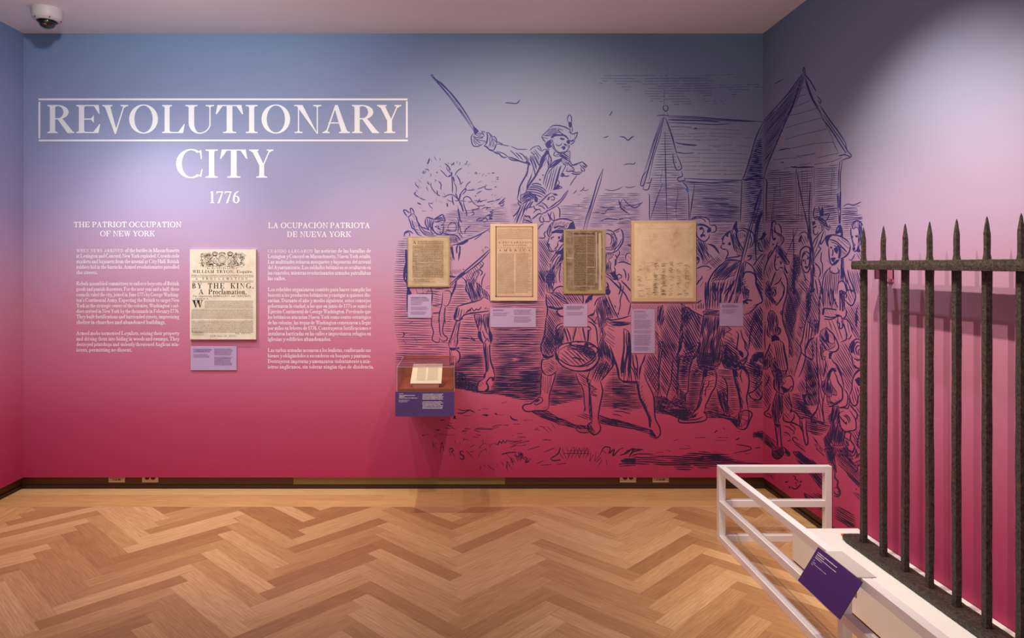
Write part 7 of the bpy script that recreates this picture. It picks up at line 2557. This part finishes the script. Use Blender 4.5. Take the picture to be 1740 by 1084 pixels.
draw('crowd', 1280, 630, 6.773, """
f 210 0 380 0 380 40 330 100 350 140 320 200 370 220 350 270 270 240 240 200 250 100
s 2.4 400 30 350 110
s 2.6 240 90 240 190 270 230
t 2.6 270 100 340 110 280 130 340 130 280 160 330 160 300 190 340 180
f 320 170 400 210 430 210 400 240 350 260
s 2.2 410 210 440 180 465 180
s 2.4 380 70 430 60 460 120 460 180 440 230 410 240
s 2.2 380 110 350 160
f 270 240 340 270 330 360 340 460 320 520 290 560 310 620 250 620 230 540 215 460 230 360
h 60 4 2.4 0 340 280 400 240 420 300 440 420 430 470 340 460
s 2.4 410 250 420 330 440 400 435 460
f 420 450 450 440 445 480 425 480
s 2.6 440 460 490 480 530 530 560 550 600 535
h 50 5 1.8 0 340 470 430 480 470 520 420 580 360 570
s 2.8 345 500 350 570 400 590 460 600 540 640
s 2.2 470 490 470 540 430 590
s 2.2 530 540 540 600 535 640
s 2.4 600 535 610 580 610 660 630 780 630 840 610 860 590 800 570 680 560 560
f 530 640 560 640 585 690 575 715 550 680
t 2.2 550 580 560 640 535 570 545 640
f 245 610 310 620 290 660 265 640
s 2.8 250 620 265 720 280 820 280 880
s 2.4 310 620 315 740 325 850 340 930
h 100 5 1.6 0 260 640 300 650 290 780 270 720
f 275 880 220 910 225 970 250 1000 285 1015 350 970 345 930 310 880
s 2.4 220 910 225 980 280 1015 350 970
f 110 710 180 760 220 830 270 890 220 900 160 850 115 820
f 0 720 105 690 108 800 60 760 0 760
h 8 3.6 1.8 0 0 690 108 690 108 770 0 770
h 45 3.6 2.2 0 180 750 270 820 280 880 250 870
h 55 4 2.4 0 340 880 420 960 400 980 340 930
s 2.4 340 870 420 950 410 980 370 970
s 1.8 35 890 75 878
s 2.0 420 610 480 660 470 690
s 1.8 355 635 410 650 475 710 450 730
s 1.8 350 715 380 710 420 740 430 760
s 2.0 350 735 390 750
s 1.8 420 780 430 800 390 810
s 1.8 520 800 480 765 450 780 480 820 540 860
s 1.8 470 840 520 870 600 930
s 2.0 525 835 580 880
f 460 930 520 930 600 990 700 1060 745 1084 640 1084 560 1030 480 970
h 40 3.4 2.0 0 460 940 520 920 740 1070 740 1084 600 1084
s 2.4 490 1025 560 1084
h 62 3.2 1.8 0 500 170 600 20 620 60 620 260 570 280 520 240
h 60 3.2 1.8 0 600 40 740 0 740 400 640 400 600 300 620 200
s 2.4 600 20 610 120 615 260 580 310 600 380 650 400
f 560 270 620 270 600 320 640 400 590 390 570 320
h 15 3.6 2.0 0 440 250 560 260 590 390 650 420 680 500 740 540 740 760 620 700 610 560 540 520 440 440
f 500 350 560 350 640 460 680 510 660 540 600 500 520 430
s 2.6 745 440 700 490 670 540 680 580 720 600 745 590
t 2.2 680 530 720 590 700 510 740 580 690 560 720 600
s 2.0 690 765 745 820
s 2.0 710 800 745 850
s 2.0 705 840 745 910
h 60 4 1.9 0 120 20 190 0 220 100 220 250 190 400 170 440 115 380
s 2.4 185 50 170 120 130 180
s 2.2 200 380 170 450 130 480 150 520 215 540
s 2.2 150 490 190 500 210 540 190 550
h 55 4.2 1.9 0 0 0 108 0 108 300 60 330 0 320
s 2.6 108 120 40 200 0 240
f 0 320 60 330 105 270 108 300 70 345 0 345
h 2 3.4 1.9 0 0 350 108 350 108 430 0 430
""")
draw('crowd', 1370, 620, 6.773, """
h 70 3.4 1.9 0 0 0 130 0 140 200 135 460 60 480 0 440
s 2.4 130 0 140 150 145 330 140 450 100 560 50 590
h 80 5 1.6 0 145 0 215 0 200 180 215 320 190 460 200 580 205 660 150 640 60 650 110 560 145 440
s 2.4 215 330 190 460 200 600 205 670 150 650 70 660 50 600
f 50 590 110 560 60 620 80 650 150 640 205 660 200 680 140 665 70 665
h 12 3.6 2.0 0 0 640 60 660 200 680 270 520 290 560 260 640 290 700 230 780 150 820 0 760
h 12 3.8 1.9 0 210 440 280 470 270 540 210 560
f 250 100 290 40 340 40 350 70 310 60 280 90 270 160 300 240 350 310 350 350 300 340 280 370 240 350 200 310 175 260 180 190 220 180
s 2.4 340 0 400 120 430 230 430 270
s 2.6 320 80 350 130 370 200 410 260 420 340 410 400 340 450 270 480
f 235 360 270 380 280 420 320 440 400 400 360 450 270 485 240 420
s 2.0 330 400 350 420
s 2.0 370 380 380 400
s 2.2 430 270 470 320 480 380 460 470 370 490
f 300 480 370 470 380 530 380 600 390 660 380 700 430 750 470 770 440 800 430 870 420 930 310 930 330 1020 250 1030 220 940 200 850 240 800 290 700 260 640 260 590 295 550
h 62 5 1.3 0 300 480 360 480 350 520
s 2.4 490 450 480 500 430 490 380 495
s 2.6 495 450 540 500 590 570 570 640
s 2.4 490 510 540 580 570 640 570 740 500 760 440 770 410 740 380 650 380 560 430 530
s 2.0 430 580 470 610 500 670
s 2.0 450 570 490 600 510 650
s 2.2 380 580 420 640 470 690
f 430 620 445 660 475 655 460 690 440 665 425 650
s 2.4 440 770 510 780 510 860 550 920 570 980
f 420 860 460 870 480 960 520 1040 540 1084 480 1084 440 960
s 2.2 440 780 440 830 500 870
s 2.2 460 870 490 920 460 930
s 2.2 500 870 480 880
s 2.4 480 980 520 1000 550 980
s 2.2 500 1040 550 1040 580 970
h 60 3.8 2.0 0 510 780 570 750 600 700 625 680 625 960 580 960 550 880
s 2.4 625 720 610 800 590 920 625 970
h 60 3.8 1.9 0 400 20 560 0 540 120 530 250 500 330 450 260
s 2.2 620 60 560 110 530 190 525 280 490 370
f 560 170 600 140 628 150 628 240 600 240 580 210
h 75 4.6 2.2 0 540 230 628 260 600 380 580 450 540 440 510 380
s 2.4 500 360 520 440 560 470 590 440 600 360 628 330
s 2.2 480 400 500 380 500 430 490 460
h 58 4 1.9 0 560 480 628 380 628 680 580 640 600 570
h 60 6 2.6 0 210 810 300 800 330 1010 250 1020
h 62 4.2 1.9 0 330 940 430 930 470 1084 340 1084
t 2.0 75 830 180 960 100 910 200 980 115 960 210 1050
f 260 1030 330 1030 330 1084 260 1084
s 2.0 0 780 20 850 10 920
s 2.2 550 0 600 40 628 30
""")
draw('crowd', 1290, 760, 7.744, """
f 175 60 310 0 330 80 250 150 200 140
f 340 20 410 90 390 110 340 70
h 40 3.6 2.2 0 440 60 500 50 760 230 570 250 480 140
f 500 170 600 230 580 245
f 650 330 740 330 800 400 850 480 890 560 885 600 800 520 720 420
h 45 4.2 2.0 0 740 250 800 320 885 400 885 480 800 400 700 330
f 860 20 1000 0 1010 80 985 110 1000 200 1010 260 1020 330 1000 340 960 220 920 200 890 100
s 3.0 1000 330 1000 400 1040 450 1030 500 1065 580 1050 640 985 640
s 2.4 985 580 1010 620 1050 620
s 2.0 1010 520 1050 560 1040 610
s 2.0 985 540 1020 520
t 2.2 1000 640 1055 680
h 28 4.0 2.0 0 585 600 640 610 780 600 885 660 885 700 620 700
f 585 595 610 610 650 690 610 690
h 30 3.8 2.1 0 985 750 1240 880 1270 940 1265 1050 1180 1050 985 940
f 1100 930 1180 980 1260 1040 1180 1050 1080 960
h 55 4.5 2.0 0 770 790 885 790 885 870 850 890
f 830 850 860 880 840 895
h 45 3.4 2.0 0 1000 0 1140 20 1230 180 1335 330 1335 550 1270 480 1180 380 1080 260 1020 190
h 45 3.0 2.2 0 1100 290 1180 340 1335 440 1335 550 1240 450
f 1100 0 1150 60 1180 150 1240 210 1335 160 1335 230 1250 240 1190 190 1130 80
s 2.4 1160 0 1180 40 1220 50
s 2.4 1250 0 1240 60 1210 80
s 2.4 1260 10 1290 80 1270 150
s 2.2 1300 140 1310 90 1335 80
s 2.2 1250 330 1290 310 1300 250 1335 220
t 2.4 1240 590 1320 680 1260 590 1335 660 1290 600 1335 640
f 1270 545 1285 545 1285 560 1270 560
s 2.0 440 370 480 390 470 410 520 450
f 530 450 560 435 565 455 540 465
f 340 455 385 440 380 460 350 470
f 385 520 410 510 410 545 395 545
s 2.4 420 520 470 550 510 530 550 480
s 2.0 480 470 500 520
s 2.0 470 470 520 460
f 360 205 372 205 370 220
h 50 5 1.9 0 70 330 180 335 215 400 190 440 100 370
t 1.8 560 10 610 60 470 330 510 350 750 10 860 110 790 10 840 60
""")
# -- ground and grass on the title wall
draw('ground', 670, 660, 6.378, """
t 1.8 680 225 720 235 690 265 740 265 950 220 1030 220 910 235 940 230 755 295 830 295 1160 160 1220 145 1290 385 1355 385 1405 345 1420 343 1330 488 1395 488 1370 525 1425 525 1280 505 1290 515
s 2.0 700 225 740 240 815 235 880 265
s 2.0 680 265 740 270 790 245 820 235
s 2.2 1085 265 1110 285 1100 260
p 1.6 1125 285 1205 285
s 2.4 950 290 1000 285 1020 290 980 300
s 2.4 1255 295 1280 330 1335 345
f 490 340 545 338 545 348 500 348
f 445 450 490 445 490 455 455 458
s 2.6 640 330 660 300 650 295 660 325 680 330
t 2.4 600 375 625 380 570 395 640 410 590 405 620 405 555 430 610 435 600 415 660 438
t 1.4 490 500 560 497 560 505 670 503 430 520 460 510 310 508 380 495
f 303 502 318 502 318 516 305 515
t 2.2 760 435 800 435 780 430 830 445 735 460 800 450 730 470 790 462 760 490 780 488
t 2.4 865 450 930 470 890 430 960 430 950 430 1080 440 880 440 1060 445 1060 415 1110 400 1080 430 1140 410 1110 395 1165 395 1180 395 1240 400
t 2.2 850 520 910 535 890 500 940 510 745 545 810 560
t 2.4 415 570 425 650 430 610 455 585 425 615 460 655 515 580 495 690 515 580 540 680 505 640 535 635 595 655 610 735 625 690 655 735
s 2.2 595 655 630 650 640 675 610 690
s 2.4 755 685 720 680 715 710 750 730 755 760 735 770 705 750
t 2.4 780 675 850 745 820 690 860 680 655 565 665 595 710 590 715 610 745 570 760 545 800 605 810 600 820 640 870 605
t 2.0 965 550 960 600 960 600 915 650 970 600 1010 600 920 690 950 680 950 680 990 650 990 650 1000 690 910 740 930 700 1030 600 1040 640 1040 610 1080 595
s 2.0 1090 590 1120 610 1140 570 1160 595 1180 560 1200 590 1220 560
t 1.8 1210 560 1320 575 1250 600 1380 560 1280 610 1460 570 1250 640 1320 610 1390 615 1430 610 1320 580 1400 585
t 2.6 935 840 935 880 970 820 985 850 1015 830 1040 860 1040 860 1090 885 1115 820 1130 840 1160 800 1185 835 1210 870 1225 790 1225 790 1250 840 1260 770 1290 830 1280 750 1310 800 1310 720 1340 790 1340 700 1370 760 1360 690 1390 760 1390 700 1400 750
s 2.0 1155 715 1240 695 1330 690
s 2.2 1300 720 1340 740 1380 700 1370 780
s 2.2 1410 740 1440 760 1420 800 1467 790
t 1.8 1240 830 1280 880
""")
draw('ground', 860, 560, 4.518, """
s 2.2 30 660 50 690 90 695
t 1.6 135 695 155 695 160 695 180 695 190 695 205 695 60 725 100 725 0 735 20 735 80 797 130 797 90 825 150 825 70 855 180 855 0 860 80 862 50 900 80 885 80 895 160 885
t 2.0 215 770 250 755 250 740 300 750 230 770 260 775 285 750 330 790 310 740 350 780 340 710 380 760 370 700 410 740
t 2.6 170 920 255 895 280 845 345 848 300 840 320 848
t 2.4 290 940 370 910 235 1030 285 1005 270 1040 350 1035 390 1035 460 1025
t 2.4 5 1010 10 1084 0 950 60 1020 40 980 50 1020 70 950 110 1010 90 940 140 1000 100 935 150 1000 150 1020 190 990
s 2.2 340 990 400 950 415 900
s 2.4 340 990 360 1005 420 1000
t 2.2 400 930 440 990 430 910 460 990 470 910 480 980 510 900 470 1000 540 905 500 985 560 910 530 990 590 910 560 990 620 905 590 980 640 920 610 990 650 940 640 1010 670 960 640 1010 690 940 680 1010 440 950 640 950 480 930 620 930
t 2.6 520 900 530 960 560 905 580 960 600 905 600 960 625 910 630 970 545 920 560 980
s 2.4 720 960 740 920 760 900 800 910 790 950 830 920 820 970 870 920 905 908
t 2.4 680 1010 720 960 730 980 690 1020 770 1000 775 1045 735 1000 710 1045 740 930 770 950
s 2.4 870 965 920 950 960 920 990 910
t 2.4 860 1040 990 1000 870 1050 994 1040 900 990 994 990 880 1010 994 1020 870 1030 994 1030
s 2.4 960 960 970 930 994 920
f 880 1000 994 985 994 1012 890 1020
""")
draw('ground', 1060, 560, 4.517, """
s 2.4 0 960 30 930 80 920 150 920
s 2.4 40 980 70 940 150 920
s 2.0 60 970 110 955 230 955
t 2.0 245 945 300 940 330 925 360 935 425 915 510 910 470 885 510 900 380 855 420 840 545 830 630 828 700 850 790 850 720 828 800 828
f 690 790 715 770 720 775 700 792
f 850 845 890 828 890 835 870 848
s 1.8 860 880 920 890 970 900 980 915 940 930 880 940
t 2.4 1010 910 1045 905 930 955 970 948 840 950 900 935 760 755 775 765
h 2 4.0 2.4 0.3 0 985 300 960 420 975 500 940 700 935 820 965 840 1000 1070 1030 1070 1050 860 1040 700 1060 400 1084 380 1050 100 1040 0 1045
h 2 3.4 2.6 0.2 380 990 720 960 840 990 1000 1030 700 1040 420 1040
h 3 3.4 2.4 0 985 820 1060 780 1070 860 1020 830
f 1020 800 1065 790 1070 840 1030 815
""")
# -- background hatching: left field, horizon, dark ground behind the legs
bg = INKS.setdefault('field', Ink())
ALLM = [q for k in MASKS for q in MASKS[k]]
# barn and gun outlines keep the field clear too
ALLM += [[(1088,320),(1097,310),(1125,200),(1297,200),(1297,380),(1088,380)]]
def field(poly, sp, w, gap, ang=1.0): bg.hatch(poly, ang, sp*0.9, w*0.86, gap, excl=ALLM)
field([(768,357),(860,352),(868,380),(862,420),(800,430),(740,400),(742,372)], 3.4, 1.0, 0.6)
field([(868,346),(900,340),(950,350),(950,386),(868,384)], 3.4, 1.0, 0.7)
field([(948,350),(985,346),(1000,330),(1094,328),(1094,372),(1060,380),(1004,388),(945,388)], 3.3, 1.0, 0.7, 0)
field([(1048,378),(1076,372),(1076,470),(1050,455),(1042,440),(1058,410)], 3.0, 1.0, 0.2, 2)
field([(1183,372),(1297,372),(1297,440),(1290,470),(1225,420),(1183,470)], 3.2, 1.2, 0.2)
field([(676,408),(692,404),(700,500),(830,470),(836,560),(880,556),(936,560),(936,600),(680,600),(670,560),(669,470)], 4.3, 1.35, 0.12)
field([(672,600),(936,600),(940,640),(900,660),(866,674),(830,668),(800,664),(774,658),(774,636),(672,634)], 3.7, 1.7, 0.15, 1)
field([(774,604),(936,600),(940,670),(905,684),(880,678),(848,670),(812,667),(774,658)], 3.5, 1.5, 0.3, -1.5)
field([(774,636),(830,640),(880,640),(915,650),(905,684),(880,679),(848,671),(812,668),(774,660)], 2.6, 1.4, 0.4, 1)
field([(836,512),(936,512),(936,600),(836,600)], 3.4, 1.35, 0.15)
field([(920,600),(1060,600),(1070,660),(1075,700),(1020,690),(985,680),(940,690),(900,684)], 3.0, 1.5, 0.35, 1)
field([(930,630),(990,630),(1000,668),(990,676),(930,690)], 2.6, 1.3, 0.2, 2)
field([(880,630),(930,630),(930,660),(905,680),(890,676)], 2.2, 1.5, 0.2, 0)
draw('field', 670, 440, 4.515, """
f 470 870 530 880 560 930 600 960 640 980 640 1025 560 1000 470 990
t 1.6 60 580 100 570 65 620 90 650 150 600 180 640 530 600 610 620 560 590 600 610 780 630 830 600
s 1.8 60 560 80 580 60 600
s 1.8 100 500 140 480
s 1.8 410 480 440 460
s 1.6 500 600 560 605 620 625 580 590
""")
LBL = {'horseman': 'engraved rider waving a sword', 'tree': 'engraved sketchy bare tree', 'bystander': 'engraved man waving one arm', 'horse': 'engraved horse forelegs and chest',
       'drummer': 'engraved drummer boy in a cocked hat with drum', 'marchers': 'engraved legs of marching men', 'soldier': 'engraved soldier with a musket seen from behind', 'barn': 'engraved timber barn with steep gable',
       'clouds': 'engraved thin cloud lines', 'birds': 'engraved flying birds', 'far_trees': 'engraved distant trees', 'crowd': 'engraved crowd with hats and running boys', 'ground': 'engraved grass tufts and stones', 'field': 'engraved ground hatching'}
for k, ink in INKS.items(): ink.build('engraved_' + k, LBL[k])
for o in ROOTS + [WALL, WALLR, FLOOR, BB, BL, BR]:
    try:
        if '_o' in o.keys(): del o['_o']
    except ReferenceError:
        pass
